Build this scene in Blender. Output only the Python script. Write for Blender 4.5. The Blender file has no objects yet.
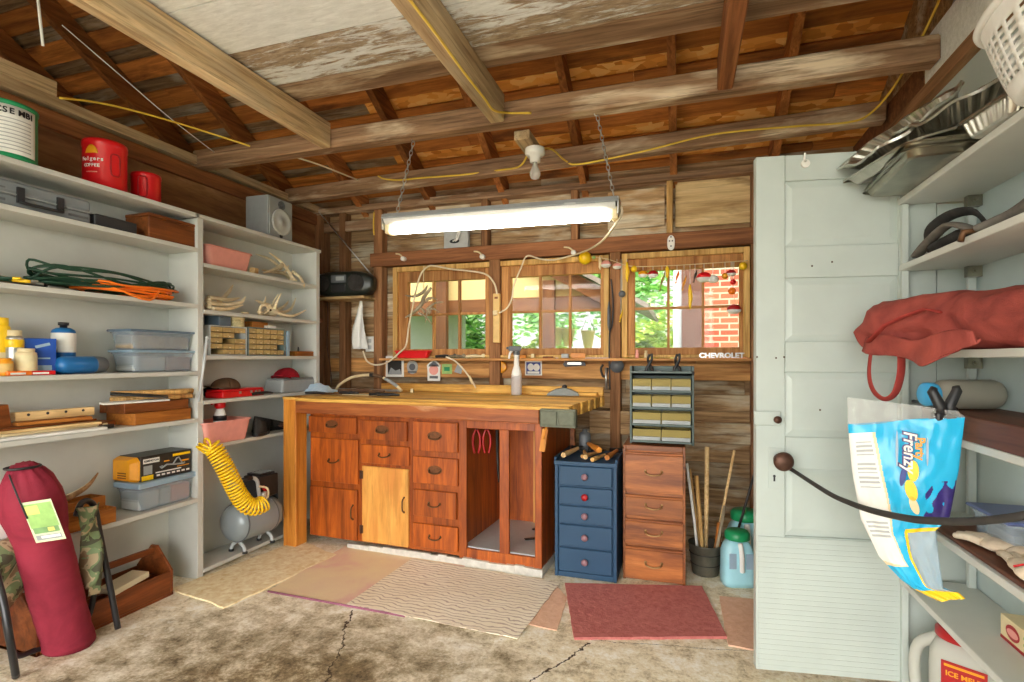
import bpy, bmesh, math, random
from mathutils import Vector, Matrix, Euler
from math import sin, cos, pi, radians as rad
random.seed(7)
S = bpy.context.scene
C = S.collection

# ------------------------------------------------------------------ camera
F = 530.0; CX = 512.0; HY = 358.5; CAMH = 1.22; YAW = rad(17.9)
cd = bpy.data.cameras.new('camera'); cam = bpy.data.objects.new('camera', cd); C.objects.link(cam)
cam.location = (0, 0, CAMH); cam.rotation_euler = (rad(90), 0, YAW)
cd.sensor_width = 36; cd.lens = F/1024*36; cd.shift_y = (HY-341)/1024; cd.clip_start = .02
S.camera = cam
FW = Vector((-sin(YAW), cos(YAW), 0)); RT = Vector((cos(YAW), sin(YAW), 0)); UP = Vector((0, 0, 1))
EYE = Vector((0, 0, CAMH))
# measured positions in the photograph turned into places in the room
def ray(px, py): return FW + RT*((px-CX)/F) + UP*((HY-py)/F)
def onX(px, py, X): d = ray(px, py); return EYE + d*(X/d.x)
def onY(px, py, Y): d = ray(px, py); return EYE + d*(Y/d.y)
def onZ(px, py, Z): d = ray(px, py); return EYE + d*((Z-CAMH)/d.z)
def onP(px, py, M, yl=0.0):            # on the plane y=yl of a local frame; returns local coords
    Mi = M.inverted(); o = Mi @ EYE; d = Mi.to_3x3() @ ray(px, py)
    return o + d*((yl-o.y)/d.y)
def fy(px, X): return onX(px, 358, X).y

# ------------------------------------------------------------------ mesh builder
def cat(pts, n=6, closed=False):
    P = [Vector(p) for p in pts]; out = []; m = len(P)
    if m < 3: return P
    rng = range(m if closed else m-1)
    for i in rng:
        if closed: a, b, c, d = P[(i-1) % m], P[i], P[(i+1) % m], P[(i+2) % m]
        else: a, b, c, d = P[max(i-1, 0)], P[i], P[i+1], P[min(i+2, m-1)]
        for k in range(n):
            t = k/n
            out.append(.5*((2*b)+(c-a)*t+(2*a-5*b+4*c-d)*t*t+(3*b-a-3*c+d)*t**3))
    if not closed: out.append(P[-1])
    return out

class MB:
    def __init__(s): s.v = []; s.f = []; s.sm = []; s.mi = []; s.va = []; s.M = None
    def add(s, vs, fs, sm=False, mi=0, var=None):
        b = len(s.v)
        s.v += [(s.M @ Vector(p)) if s.M else Vector(p) for p in vs]
        if var is None: var = random.random()
        for f in fs:
            s.f.append([b+i for i in f]); s.sm.append(sm); s.mi.append(mi); s.va.append(var)
        return s
    def box(s, c, d, rot=None, mi=0, var=None, taper=1.0):
        x, y, z = d[0]/2, d[1]/2, d[2]/2; t = taper
        vs = [(-x, -y, -z), (x, -y, -z), (x, y, -z), (-x, y, -z), (-x*t, -y*t, z), (x*t, -y*t, z), (x*t, y*t, z), (-x*t, y*t, z)]
        R = Euler(rot).to_matrix() if rot is not None else None
        vs = [Vector(c)+((R @ Vector(p)) if R else Vector(p)) for p in vs]
        return s.add(vs, [(0, 3, 2, 1), (4, 5, 6, 7), (0, 1, 5, 4), (1, 2, 6, 5), (2, 3, 7, 6), (3, 0, 4, 7)], False, mi, var)
    def bx(s, lo, hi, mi=0, var=None):
        return s.box([(a+b)/2 for a, b in zip(lo, hi)], [abs(b-a) for a, b in zip(lo, hi)], None, mi, var)
    def beam(s, p0, p1, w, h, up=(0, 0, 1), mi=0, var=None):
        p0 = Vector(p0); p1 = Vector(p1); d = (p1-p0).normalized(); u = Vector(up)
        sd = d.cross(u).normalized(); u = sd.cross(d)
        vs = []
        for p in (p0, p1):
            for a, b in ((-1, -1), (1, -1), (1, 1), (-1, 1)): vs.append(p+sd*(a*w/2)+u*(b*h/2))
        return s.add(vs, [(0, 3, 2, 1), (4, 5, 6, 7), (0, 1, 5, 4), (1, 2, 6, 5), (2, 3, 7, 6), (3, 0, 4, 7)], False, mi, var)
    def tube(s, pts, r, n=8, mi=0, var=None, closed=False, cap=True, flat=1.0):
        P = [Vector(p) for p in pts]; m = len(P)
        rs = r if isinstance(r, (list, tuple)) else None
        if rs and len(rs) != m:
            rs = [rs[min(int(i*(len(rs)-1)/(m-1)), len(rs)-2)]*(1-(i*(len(rs)-1)/(m-1)-min(int(i*(len(rs)-1)/(m-1)), len(rs)-2))) + rs[min(int(i*(len(rs)-1)/(m-1)), len(rs)-2)+1]*(i*(len(rs)-1)/(m-1)-min(int(i*(len(rs)-1)/(m-1)), len(rs)-2)) for i in range(m)]
        vs = []; fs = []; nrm = None
        for i, p in enumerate(P):
            if closed: t = P[(i+1) % m]-P[(i-1) % m]
            else: t = P[min(i+1, m-1)]-P[max(i-1, 0)]
            if t.length < 1e-9: t = Vector((0, 0, 1))
            t.normalize()
            if nrm is None:
                a = Vector((0, 0, 1)) if abs(t.z) < .9 else Vector((1, 0, 0)); nrm = (a-t*a.dot(t)).normalized()
            else:
                nrm = nrm-t*nrm.dot(t)
                nrm = nrm.normalized() if nrm.length > 1e-6 else t.orthogonal().normalized()
            bn = t.cross(nrm); rr = rs[i] if rs else r
            for k in range(n):
                a = 2*pi*k/n; vs.append(p+nrm*(cos(a)*rr*flat)+bn*(sin(a)*rr))
        for i in range(m if closed else m-1):
            j = (i+1) % m
            for k in range(n): fs.append((i*n+k, i*n+(k+1) % n, j*n+(k+1) % n, j*n+k))
        s.add(vs, fs, True, mi, var)
        if cap and not closed:
            b = len(s.v)-len(vs); v0 = s.va[-1]
            s.f += [[b+k for k in range(n)][::-1], [b+(m-1)*n+k for k in range(n)]]; s.sm += [False]*2; s.mi += [mi]*2; s.va += [v0]*2
        return s
    def cyl(s, p0, p1, r0, r1=None, n=16, mi=0, var=None, cap=True):
        return s.tube([p0, p1], [r0, r0 if r1 is None else r1], n, mi, var, cap=cap)
    def lathe(s, prof, c=(0, 0, 0), n=24, mi=0, axis=None, sm=True, var=None, sx=1, sy=1):
        vs = []; fs = []; m = len(prof)
        for r, z in prof:
            for k in range(n): a = 2*pi*k/n; vs.append(Vector((max(r, 1e-5)*cos(a)*sx, max(r, 1e-5)*sin(a)*sy, z)))
        for i in range(m-1):
            for k in range(n): fs.append((i*n+k, i*n+(k+1) % n, (i+1)*n+(k+1) % n, (i+1)*n+k))
        fs.append(tuple(range(n))[::-1]); fs.append(tuple((m-1)*n+k for k in range(n)))
        if axis is not None:
            q = Vector((0, 0, 1)).rotation_difference(Vector(axis)); vs = [q @ p for p in vs]
        vs = [p+Vector(c) for p in vs]
        return s.add(vs, fs, sm, mi, var)
    def ball(s, c, r, n=12, mi=0, var=None, rot=None):
        r = r if isinstance(r, (tuple, list)) else (r, r, r); vs = []; fs = []; m = n//2+1
        R = Euler(rot).to_matrix() if rot else None
        for i in range(m+1):
            th = pi*i/m
            for k in range(n):
                a = 2*pi*k/n; p = Vector((r[0]*max(sin(th), 1e-4)*cos(a), r[1]*max(sin(th), 1e-4)*sin(a), -r[2]*cos(th)))
                vs.append(Vector(c)+(R @ p if R else p))
        for i in range(m):
            for k in range(n): fs.append((i*n+k, i*n+(k+1) % n, (i+1)*n+(k+1) % n, (i+1)*n+k))
        return s.add(vs, fs, True, mi, var)
    def prism(s, poly, h, M=None, mi=0, var=None):        # polygon in local xy, thickness h along +z
        M = M or Matrix(); n = len(poly)
        vs = [M @ Vector((x, y, 0)) for x, y in poly]+[M @ Vector((x, y, h)) for x, y in poly]
        fs = [tuple(range(n))[::-1], tuple(range(n, 2*n))]+[(k, (k+1) % n, n+(k+1) % n, n+k) for k in range(n)]
        return s.add(vs, fs, False, mi, var)
    def slab(s, pts, h, mi=0, var=None):                   # world polygon (3D points) thickened along z
        n = len(pts); vs = [Vector(p) for p in pts]+[Vector(p)+Vector((0, 0, h)) for p in pts]
        fs = [tuple(range(n))[::-1], tuple(range(n, 2*n))]+[(k, (k+1) % n, n+(k+1) % n, n+k) for k in range(n)]
        return s.add(vs, fs, False, mi, var)
    def grid(s, fn, nu, nv, mi=0, var=None, cu=False, mfn=None):
        vs = [fn(i/nu, j/nv) for j in range(nv+1) for i in range(nu+1)]; w = nu+1
        fs = [(j*w+i, j*w+i+1, (j+1)*w+i+1, (j+1)*w+i) for j in range(nv) for i in range(nu)]
        s.add(vs, fs, True, mi, var)
        if mfn:
            k = len(s.f)-len(fs)
            for j in range(nv):
                for i in range(nu): s.mi[k] = mfn((i+.5)/nu, (j+.5)/nv); k += 1
        return s
    def build(s, name, mat, parent=None, bevel=0, solid=0, sub=0, loc=None, recalc=True, seg=1):
        me = bpy.data.meshes.new(name); me.from_pydata([tuple(p) for p in s.v], [], s.f)
        mats = mat if isinstance(mat, (list, tuple)) else [mat]
        for m in mats: me.materials.append(m)
        me.polygons.foreach_set('use_smooth', s.sm); me.polygons.foreach_set('material_index', s.mi)
        at = me.attributes.new('var', 'FLOAT', 'FACE'); at.data.foreach_set('value', s.va)
        me.update()
        if recalc:
            bm = bmesh.new(); bm.from_mesh(me); bmesh.ops.recalc_face_normals(bm, faces=bm.faces); bm.to_mesh(me); bm.free()
        o = bpy.data.objects.new(name, me); C.objects.link(o)
        if parent: o.parent = parent
        if loc is not None: o.location = loc
        if solid:
            md = o.modifiers.new('solid', 'SOLIDIFY'); md.thickness = abs(solid); md.offset = 0 if solid > 0 else -1
        if sub:
            md = o.modifiers.new('sub', 'SUBSURF'); md.levels = sub; md.render_levels = sub
        if bevel:
            md = o.modifiers.new('bevel', 'BEVEL'); md.width = bevel; md.segments = seg; md.limit_method = 'ANGLE'; md.angle_limit = rad(50)
        return o

def tag(o, label, cat_, group=None):
    o['label'] = label; o['category'] = cat_
    if group: o['group'] = group
    return o
def thing(name, label, cat_, loc=(0, 0, 0), rz=0, group=None, rot=None):
    o = bpy.data.objects.new(name, None); C.objects.link(o); o.empty_display_size = .05
    o.location = loc; o.rotation_euler = rot if rot else (0, 0, rz)
    return tag(o, label, cat_, group)
def solo(name, mb, mat, label, cat_, loc=(0, 0, 0), rz=0, group=None, rot=None, **k):
    o = mb.build(name, mat, None, **k); o.location = loc; o.rotation_euler = rot if rot else (0, 0, rz)
    return tag(o, label, cat_, group)
def struct(name, mb, mat, parent=None, **k):
    o = mb.build(name, mat, parent, **k)
    if not parent: o['kind'] = 'structure'
    return o
def dup(root, loc, rz=0, label=None, rot=None, group=None):
    r = root.copy(); C.objects.link(r); r.location = loc; r.rotation_euler = rot if rot else (0, 0, rz)
    if label: r['label'] = label
    if group: r['group'] = group
    for ch in list(root.children):
        c = ch.copy(); C.objects.link(c); c.parent = r
        for g in ch.children:
            d = g.copy(); C.objects.link(d); d.parent = c
    return r
def lettering(txt, size, mat, parent, M, name='lettering', ext=.0006, sx=1.0, align='CENTER', shear=0, bold=0):
    cu = bpy.data.curves.new(name, 'FONT'); cu.body = txt; cu.size = size; cu.extrude = ext; cu.align_x = align; cu.align_y = 'CENTER'; cu.shear = shear; cu.offset = bold
    cu.resolution_u = 3
    t = bpy.data.objects.new(name+'_src', cu); C.objects.link(t)
    dg = bpy.context.evaluated_depsgraph_get(); dg.update()
    me = bpy.data.meshes.new_from_object(t.evaluated_get(dg)); me.name = name
    C.objects.unlink(t); bpy.data.objects.remove(t); bpy.data.curves.remove(cu)
    me.materials.clear(); me.materials.append(mat)
    me.transform(M @ Matrix.Diagonal((sx, 1, 1, 1)))
    o = bpy.data.objects.new(name, me); C.objects.link(o); o.parent = parent
    return o
def frame(origin, xdir, ydir):         # matrix whose local x,y run along the given directions
    x = Vector(xdir).normalized(); y = Vector(ydir); y = (y-x*y.dot(x)).normalized(); z = x.cross(y)
    M = Matrix.Identity(4)
    for i in range(3): M[i][0] = x[i]; M[i][1] = y[i]; M[i][2] = z[i]; M[i][3] = origin[i]
    return M
def rect(w, h): return [(-w/2, -h/2), (w/2, -h/2), (w/2, h/2), (-w/2, h/2)]
def ngon(r, n=16, sx=1, sy=1): return [(r*sx*cos(2*pi*k/n), r*sy*sin(2*pi*k/n)) for k in range(n)]

# ------------------------------------------------------------------ materials
def sc(c):                              # sRGB 0-255 to linear
    def g(u):
        u /= 255.0
        return u/12.92 if u <= .04045 else ((u+.055)/1.055)**2.4
    return (g(c[0]), g(c[1]), g(c[2]), 1)
class NT:
    def __init__(s, name):
        s.m = bpy.data.materials.new(name); s.m.use_nodes = True; s.t = s.m.node_tree; s.n = s.t.nodes; s.n.clear()
        s.out = s.N('ShaderNodeOutputMaterial'); s.p = s.N('ShaderNodeBsdfPrincipled'); s.L(s.p.outputs[0], s.out.inputs[0])
    def N(s, t, **k):
        n = s.n.new(t)
        for a, b in k.items(): setattr(n, a, b)
        return n
    def L(s, a, b): s.t.links.new(a, b)
    def coord(s, scale=(1, 1, 1), rot=(0, 0, 0), kind='Object'):
        tc = s.N('ShaderNodeTexCoord'); mp = s.N('ShaderNodeMapping'); s.L(tc.outputs[kind], mp.inputs[0])
        mp.inputs['Scale'].default_value = scale; mp.inputs['Rotation'].default_value = rot
        return mp.outputs[0]
    def noise(s, vec, scale, detail=4, rough=.55, dist=0):
        n = s.N('ShaderNodeTexNoise'); n.inputs['Scale'].default_value = scale; n.inputs['Detail'].default_value = detail
        n.inputs['Roughness'].default_value = rough; n.inputs['Distortion'].default_value = dist; s.L(vec, n.inputs['Vector']); return n.outputs['Fac']
    def ramp(s, fac, stops, interp='LINEAR'):
        r = s.N('ShaderNodeValToRGB'); r.color_ramp.interpolation = interp; e = r.color_ramp.elements
        while len(e) < len(stops): e.new(.5)
        for x, (p, c) in zip(e, stops): x.position = p; x.color = c
        s.L(fac, r.inputs[0]); return r.outputs[0]
    def mix(s, fac, a, b, mode='MIX'):
        m = s.N('ShaderNodeMix', data_type='RGBA', blend_type=mode)
        for v, i in ((fac, 0), (a, 6), (b, 7)):
            if hasattr(v, 'is_linked'): s.L(v, m.inputs[i])
            else: m.inputs[i].default_value = v
        return m.outputs[2]
    def math(s, op, a, b=0.0, clamp=False):
        m = s.N('ShaderNodeMath', operation=op); m.use_clamp = clamp
        for i, v in enumerate((a, b)):
            if hasattr(v, 'is_linked'): s.L(v, m.inputs[i])
            else: m.inputs[i].default_value = v
        return m.outputs[0]
    def attr(s, name='var'):
        a = s.N('ShaderNodeAttribute'); a.attribute_name = name; return a.outputs['Fac']
    def bump(s, h, strength=.3, dist=.01):
        b = s.N('ShaderNodeBump'); b.inputs['Strength'].default_value = strength; b.inputs['Distance'].default_value = dist
        s.L(h, b.inputs['Height']); s.L(b.outputs[0], s.p.inputs['Normal'])
    def set(s, **k):
        for a, v in k.items():
            i = s.p.inputs[a.replace('_', ' ')]
            if hasattr(v, 'is_linked'): s.L(v, i)
            else: i.default_value = v
        return s
g1 = lambda v: (v, v, v, 1)
def mul(c, k): return (c[0]*k, c[1]*k, c[2]*k, 1)

def plain(name, col, rough=.5, metal=0, noise=.12, nscale=25, bump=.05, spec=.5, **k):
    t = NT(name); c = sc(col); v = t.coord()
    n = t.noise(v, nscale, 4)
    colr = t.ramp(n, [(.3, mul(c, 1-noise)), (.7, mul(c, 1+noise))])
    t.set(Base_Color=colr, Roughness=rough, Metallic=metal)
    t.p.inputs['Specular IOR Level'].default_value = spec
    if bump: t.bump(n, bump, .004)
    t.set(**k); return t.m
def wood(name, c1, c2, c3=None, axis=0, fine=30, along=2.0, rough=.6, vary=.5, stain=None, stain_t=.62, bump=.25, spec=.3, streak=.35):
    t = NT(name); scl = [fine, fine, fine]; scl[axis] = along
    var = t.attr()
    tc = t.N('ShaderNodeTexCoord'); off = t.N('ShaderNodeVectorMath', operation='ADD'); t.L(tc.outputs['Object'], off.inputs[0])
    cmb = t.N('ShaderNodeCombineXYZ')
    for i in range(3): t.L(t.math('MULTIPLY', var, 7.3+3*i), cmb.inputs[i])
    t.L(cmb.outputs[0], off.inputs[1])
    mp = t.N('ShaderNodeMapping'); t.L(off.outputs[0], mp.inputs[0]); mp.inputs['Scale'].default_value = scl
    n = t.noise(mp.outputs[0], 1.0, 6, .65, .6)
    stops = [(.3, sc(c1)), (.6, sc(c2))] + ([(.8, sc(c3))] if c3 else [])
    col = t.ramp(n, stops)
    mp2 = t.N('ShaderNodeMapping'); t.L(off.outputs[0], mp2.inputs[0]); s2 = [7, 7, 7]; s2[axis] = 1.6; mp2.inputs['Scale'].default_value = s2
    big = t.noise(mp2.outputs[0], 1.0, 5, .6, .3)
    if stain: col = t.mix(t.math('MULTIPLY', t.math('SUBTRACT', big, stain_t-.12, True), 6.0, True), col, sc(stain))
    if streak:
        mp3 = t.N('ShaderNodeMapping'); t.L(off.outputs[0], mp3.inputs[0]); s3 = [fine*2.6]*3; s3[axis] = along*1.5; mp3.inputs['Scale'].default_value = s3
        st = t.noise(mp3.outputs[0], 1.0, 5, .7, .3)
        sm = t.math('MULTIPLY', t.math('SUBTRACT', st, .52, True), 9.0, True)
        col = t.mix(t.math('MULTIPLY', sm, streak), col, mul(sc(c1), .55))
    lo = t.math('MULTIPLY', big, .9); lo = t.math('ADD', lo, .55)
    vv = t.math('ADD', t.math('MULTIPLY', var, vary), 1-vary/2)
    hs = t.N('ShaderNodeHueSaturation'); t.L(col, hs.inputs['Color']); t.L(t.math('MULTIPLY', lo, vv), hs.inputs['Value'])
    t.set(Base_Color=hs.outputs[0], Roughness=rough); t.p.inputs['Specular IOR Level'].default_value = spec
    if bump: t.bump(n, bump, .004)
    return t.m
def cloth(name, c1, c2, scale=9, rough=.9, bump=.3):
    t = NT(name); v = t.coord(); n = t.noise(v, scale, 5, .6, .5); w = t.noise(v, 400, 2)
    t.set(Base_Color=t.ramp(n, [(.3, sc(c1)), (.7, sc(c2))]), Roughness=rough)
    t.p.inputs['Specular IOR Level'].default_value = .2
    t.bump(t.math('ADD', n, t.math('MULTIPLY', w, .15)), bump, .01); return t.m
def clear(name, col, rough=.2, trans=.7, alpha=1.0):
    t = NT(name); t.set(Base_Color=sc(col), Roughness=rough, Transmission_Weight=trans, IOR=1.2, Alpha=alpha)
    n = t.noise(t.coord(), 12, 3); t.set(Roughness=t.math('ADD', t.math('MULTIPLY', n, .15), rough)); return t.m
def emis(name, col, st):
    t = NT(name); t.set(Base_Color=sc(col), Emission_Color=sc(col), Emission_Strength=st, Roughness=.4); return t.m

M = {}
M['plank'] = wood('weathered_plank', (112, 82, 54), (184, 150, 108), (216, 194, 158), 0, 22, 1.6, .85, .6, (190, 180, 156), .60, .6, streak=.6)
M['plank_warm'] = wood('warm_plank', (146, 94, 50), (214, 160, 96), (228, 188, 128), 0, 24, 1.4, .7, .4, (150, 100, 55), .64, .35)
M['plank_pale'] = wood('pale_plank', (172, 134, 86), (224, 194, 142), (238, 216, 174), 0, 20, 1.2, .75, .4, (110, 80, 50), .64, .35)
M['stud'] = wood('stud_wood', (98, 64, 38), (158, 112, 74), (186, 146, 104), 2, 30, 1.8, .8, .5, None, .6, .35)
M['stud_pale'] = wood('pale_stud_wood', (150, 110, 60), (206, 166, 104), (222, 190, 134), 2, 30, 1.8, .75, .4, None, .6, .3)
M['beam'] = wood('beam_wood', (104, 76, 54), (162, 128, 98), (190, 162, 130), 0, 22, 1.4, .85, .4, (200, 182, 156), .64, .5, streak=.6)
M['beam_dark'] = wood('dark_beam_wood', (94, 56, 34), (148, 98, 62), (172, 122, 84), 0, 26, 1.4, .8, .4, None, .6, .4)
M['joist'] = wood('joist_wood', (164, 132, 94), (216, 188, 146), (234, 212, 174), 1, 22, 1.4, .8, .3, (164, 148, 122), .62, .5, streak=.6)
M['joist_dark'] = wood('dark_joist_wood', (100, 58, 32), (150, 94, 54), (172, 116, 72), 1, 26, 1.4, .8, .3, None, .6, .35)
M['rafter'] = wood('rafter_wood', (112, 66, 32), (176, 112, 58), (196, 136, 78), 1, 26, 1.6, .8, .5, None, .6, .3)
M['sheath'] = wood('sheathing_wood', (150, 88, 40), (214, 136, 64), (230, 160, 86), 0, 24, 1.6, .8, .5, (110, 64, 30), .64, .35)
M['window_wood'] = wood('window_wood', (138, 84, 40), (196, 142, 84), (216, 168, 108), 2, 30, 1.8, .65, .3, None, .6, .25)
M['casing_wood'] = wood('casing_wood', (176, 128, 66), (226, 186, 114), (236, 204, 142), 2, 28, 1.4, .65, .25, None, .6, .25)
M['ply_brown'] = wood('brown_plywood', (112, 74, 44), (158, 112, 72), (178, 134, 92), 1, 7, 1.5, .7, .3, (104, 66, 40), .64, .2)
M['bench_red'] = wood('bench_red_wood', (108, 44, 8), (182, 90, 22), (202, 114, 38), 2, 22, 2.0, .42, .35, (112, 48, 16), .68, .15, .5)
M['bench_redx'] = wood('bench_apron_wood', (128, 60, 22), (184, 104, 46), (204, 136, 78), 0, 22, 2.0, .5, .35, (224, 182, 130), .70, .2, .5)
M['bench_light'] = wood('bench_light_plywood', (196, 130, 52), (230, 168, 84), (240, 186, 106), 2, 12, 1.6, .45, .2, (196, 128, 60), .7, .12, .5)
M['bench_top'] = wood('bench_top_wood', (170, 110, 44), (244, 196, 98), (255, 226, 150), 0, 26, 1.6, .5, .35, (150, 100, 50), .66, .25)
M['bench_leg'] = wood('bench_leg_wood', (170, 96, 28), (216, 144, 58), (226, 164, 82), 2, 20, 1.5, .5, .2, (170, 96, 36), .68, .2)
M['drawer_brown'] = wood('chest_brown_wood', (96, 48, 20), (168, 98, 44), (196, 128, 68), 0, 14, 1.5, .45, .4, (104, 54, 24), .64, .15, .5)
M['box_wood'] = wood('box_wood', (140, 78, 28), (196, 124, 52), (214, 148, 76), 1, 22, 2, .55, .3, None, .6, .2)
M['box_dark'] = wood('dark_box_wood', (92, 46, 18), (146, 82, 36), (168, 104, 54), 1, 22, 2, .5, .3, None, .6, .2)
M['pale_wood'] = wood('pale_wood', (190, 150, 96), (228, 196, 142), (238, 214, 170), 1, 26, 2, .6, .4, None, .6, .2)
M['stick'] = wood('stick_wood', (176, 126, 66), (220, 178, 112), (232, 198, 140), 2, 40, 3, .6, .4, None, .6, .2)
def painted(name, col, chip, amt=.70, rough=.45, scale=14):
    t = NT(name); v = t.coord(); c = sc(col); n = t.noise(v, 3, 5, .6); m = t.noise(v, scale, 8, .7, .2); k = t.noise(v, 2.0, 3)
    base = t.ramp(n, [(.3, mul(c, .9)), (.7, mul(c, 1.04))])
    mask = t.math('MULTIPLY', t.math('SUBTRACT', t.math('ADD', m, t.math('MULTIPLY', k, .25)), amt, True), 14, True)
    t.set(Base_Color=t.mix(mask, base, sc(chip)), Roughness=rough); t.p.inputs['Specular IOR Level'].default_value = .35
    t.bump(n, .1, .003); return t.m
M['shelf'] = painted('grey_shelf_paint', (206, 208, 202), (150, 140, 120), .99)
M['shelf_edge'] = painted('shelf_edge_paint', (206, 207, 200), (160, 150, 130), .93)
M['door'] = painted('white_door_paint', (190, 199, 193), (150, 120, 80), 1.0, .4)
M['wall_paint'] = painted('pale_wall_paint', (192, 206, 204), (170, 165, 150), 1.0)
M['peel'] = None
def peeling():
    t = NT('peeling_white_boards'); v = t.coord((1.6, 9, 9)); c = t.coord((3, 14, 14)); big = t.coord((.7, 2.4, 2.4))
    w = t.noise(v, 3.0, 9, .75, .5); d = t.noise(c, 4, 8, .7, .4); b = t.noise(big, 1.0, 4)
    base = t.ramp(d, [(.3, sc((112, 90, 70))), (.55, sc((172, 152, 126))), (.75, sc((204, 190, 166)))])
    pt = t.ramp(d, [(.25, sc((200, 202, 198))), (.7, sc((238, 240, 238)))])
    vv = t.attr()
    mask = t.math('MULTIPLY', t.math('SUBTRACT', t.math('ADD', t.math('ADD', w, t.math('MULTIPLY', b, .5)), t.math('MULTIPLY', vv, .30)), .80, True), 12, True)
    t.set(Base_Color=t.mix(mask, base, pt), Roughness=.85); t.bump(mask, .5, .004); return t.m
M['peel'] = peeling()
def concrete():
    t = NT('stained_concrete'); v = t.coord(); n1 = t.noise(v, 1.1, 7, .62, .4); n2 = t.noise(v, 7, 8, .7, .3); n3 = t.noise(v, 60, 5, .7)
    n4 = t.noise(v, 22, 6, .75); n5 = t.noise(v, 75, 4, .7); nn = t.math('ADD', t.math('ADD', t.math('MULTIPLY', n2, .45), t.math('MULTIPLY', n4, .3)), t.math('MULTIPLY', n5, .25)); base = t.ramp(nn, [(.38, sc((160, 142, 108))), (.49, sc((236, 224, 194))), (.58, sc((254, 250, 238)))])
    spx = t.N('ShaderNodeSeparateXYZ'); t.L(v, spx.inputs[0]); x = spx.outputs[0]; y = spx.outputs[1]
    # the oil-darkened area of the slab, in front of the shelves
    dx = t.math('MULTIPLY', t.math('ADD', x, 1.35), .95); dy = t.math('MULTIPLY', t.math('SUBTRACT', y, 1.55), 1.5)
    rr = t.math('SQRT', t.math('ADD', t.math('MULTIPLY', dx, dx), t.math('MULTIPLY', dy, dy)))
    oil = t.math('SUBTRACT', 1.2, t.math('ADD', rr, t.math('MULTIPLY', t.math('SUBTRACT', n2, .5), 1.5)), True)
    oil = t.math('MULTIPLY', oil, t.math('ADD', t.math('MULTIPLY', n1, 1.2), .42), True)
    dark = t.ramp(nn, [(.40, sc((78, 66, 48))), (.50, sc((140, 122, 92))), (.60, sc((214, 198, 166)))])
    col = t.mix(t.math('MULTIPLY', oil, 1.1, True), base, dark)
    # yellow-brown wear
    wear = t.math('MULTIPLY', t.math('SUBTRACT', t.noise(v, 2.6, 6, .65, .6), .52, True), 3.2, True)
    col = t.mix(t.math('MULTIPLY', wear, .4), col, sc((186, 160, 112)))
    # pale spatter of old paint
    sp = t.math('MULTIPLY', t.math('SUBTRACT', t.math('MULTIPLY', t.noise(v, 16, 6, .75, .8), t.math('ADD', t.noise(v, 1.9, 2), .38)), .60, True), 30, True)
    col = t.mix(t.math('MULTIPLY', sp, .75), col, sc((226, 220, 204)))
    speck = t.math('MULTIPLY', t.math('SUBTRACT', t.noise(v, 38, 4, .6), .66, True), 14, True)
    col = t.mix(t.math('MULTIPLY', speck, .5), col, sc((90, 76, 58)))
    # cracks: distance to wandering lines
    def crack(x0, y0, x1, y1, wid, wob, sc_):
        L = math.hypot(x1-x0, y1-y0); nx, ny = -(y1-y0)/L, (x1-x0)/L; tx, ty = (x1-x0)/L, (y1-y0)/L
        px = t.math('SUBTRACT', x, x0); py = t.math('SUBTRACT', y, y0)
        d = t.math('ADD', t.math('MULTIPLY', px, nx), t.math('MULTIPLY', py, ny))
        l = t.math('ADD', t.math('MULTIPLY', px, tx), t.math('MULTIPLY', py, ty))
        d = t.math('ABSOLUTE', t.math('ADD', d, t.math('MULTIPLY', t.math('SUBTRACT', t.noise(v, sc_, 6, .7), .5), wob)))
        m = t.math('LESS_THAN', d, wid)
        return t.math('MULTIPLY', m, t.math('MULTIPLY', t.math('GREATER_THAN', l, 0), t.math('LESS_THAN', l, L)))
    A = onZ(352, 610, 0); B = onZ(325, 690, 0); D = onZ(588, 642, 0); E = onZ(520, 690, 0); G = onZ(590, 640, 0); H = onZ(760, 652, 0)
    ck = t.math('MAXIMUM', crack(A.x, A.y, B.x, B.y, .0035, .16, 5), t.math('MAXIMUM', crack(D.x, D.y, E.x, E.y, .0035, .14, 6), crack(G.x, G.y, H.x, H.y, .0012, .05, 6)))
    col = t.mix(ck, col, sc((70, 56, 40)))
    t.set(Base_Color=col, Roughness=.75); t.p.inputs['Specular IOR Level'].default_value = .3
    t.bump(t.math('SUBTRACT', t.math('ADD', n2, t.math('MULTIPLY', n3, .3)), ck), .45, .012); return t.m
M['concrete'] = concrete()
M['blue_paint'] = painted('blue_chest_paint', (44, 76, 106), (120, 120, 110), 1.02, .5)
M['steel'] = plain('brushed_steel', (190, 190, 186), .35, .9, .1, 40)
M['alum'] = plain('aluminium_foil', (188, 186, 176), .3, 1.0, .12, 30, .3)
M['tray'] = plain('tarnished_tray_metal', (150, 146, 130), .28, 1.0, .2, 14, .1)
M['rust'] = plain('brown_metal', (92, 64, 52), .45, .6, .25, 40)
M['dark_metal'] = plain('dark_metal', (58, 56, 54), .45, .7, .2, 30)
M['brass'] = plain('aged_brass', (104, 72, 44), .5, .5, .25, 40)
M['black'] = plain('black_plastic', (34, 34, 36), .45, 0, .15)
M['black_rub'] = plain('black_rubber', (48, 45, 42), .65, 0, .15)
M['grey'] = plain('grey_plastic', (152, 157, 158), .45, 0, .06)
M['lgrey'] = plain('light_grey_plastic', (190, 194, 194), .4, 0, .05)
M['dgrey'] = plain('dark_grey_plastic', (92, 96, 100), .45, 0, .08)
M['tank'] = plain('grey_tank_enamel', (142, 152, 156), .3, .1, .06, 6, 0)
M['red'] = plain('red_plastic', (214, 20, 28), .3, 0, .05)
M['dred'] = plain('dark_red_plastic', (168, 18, 26), .4, 0, .08)
M['pink'] = plain('salmon_plastic', (232, 160, 148), .4, 0, .05)
M['white'] = plain('white_plastic', (236, 236, 232), .4, 0, .04)
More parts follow.
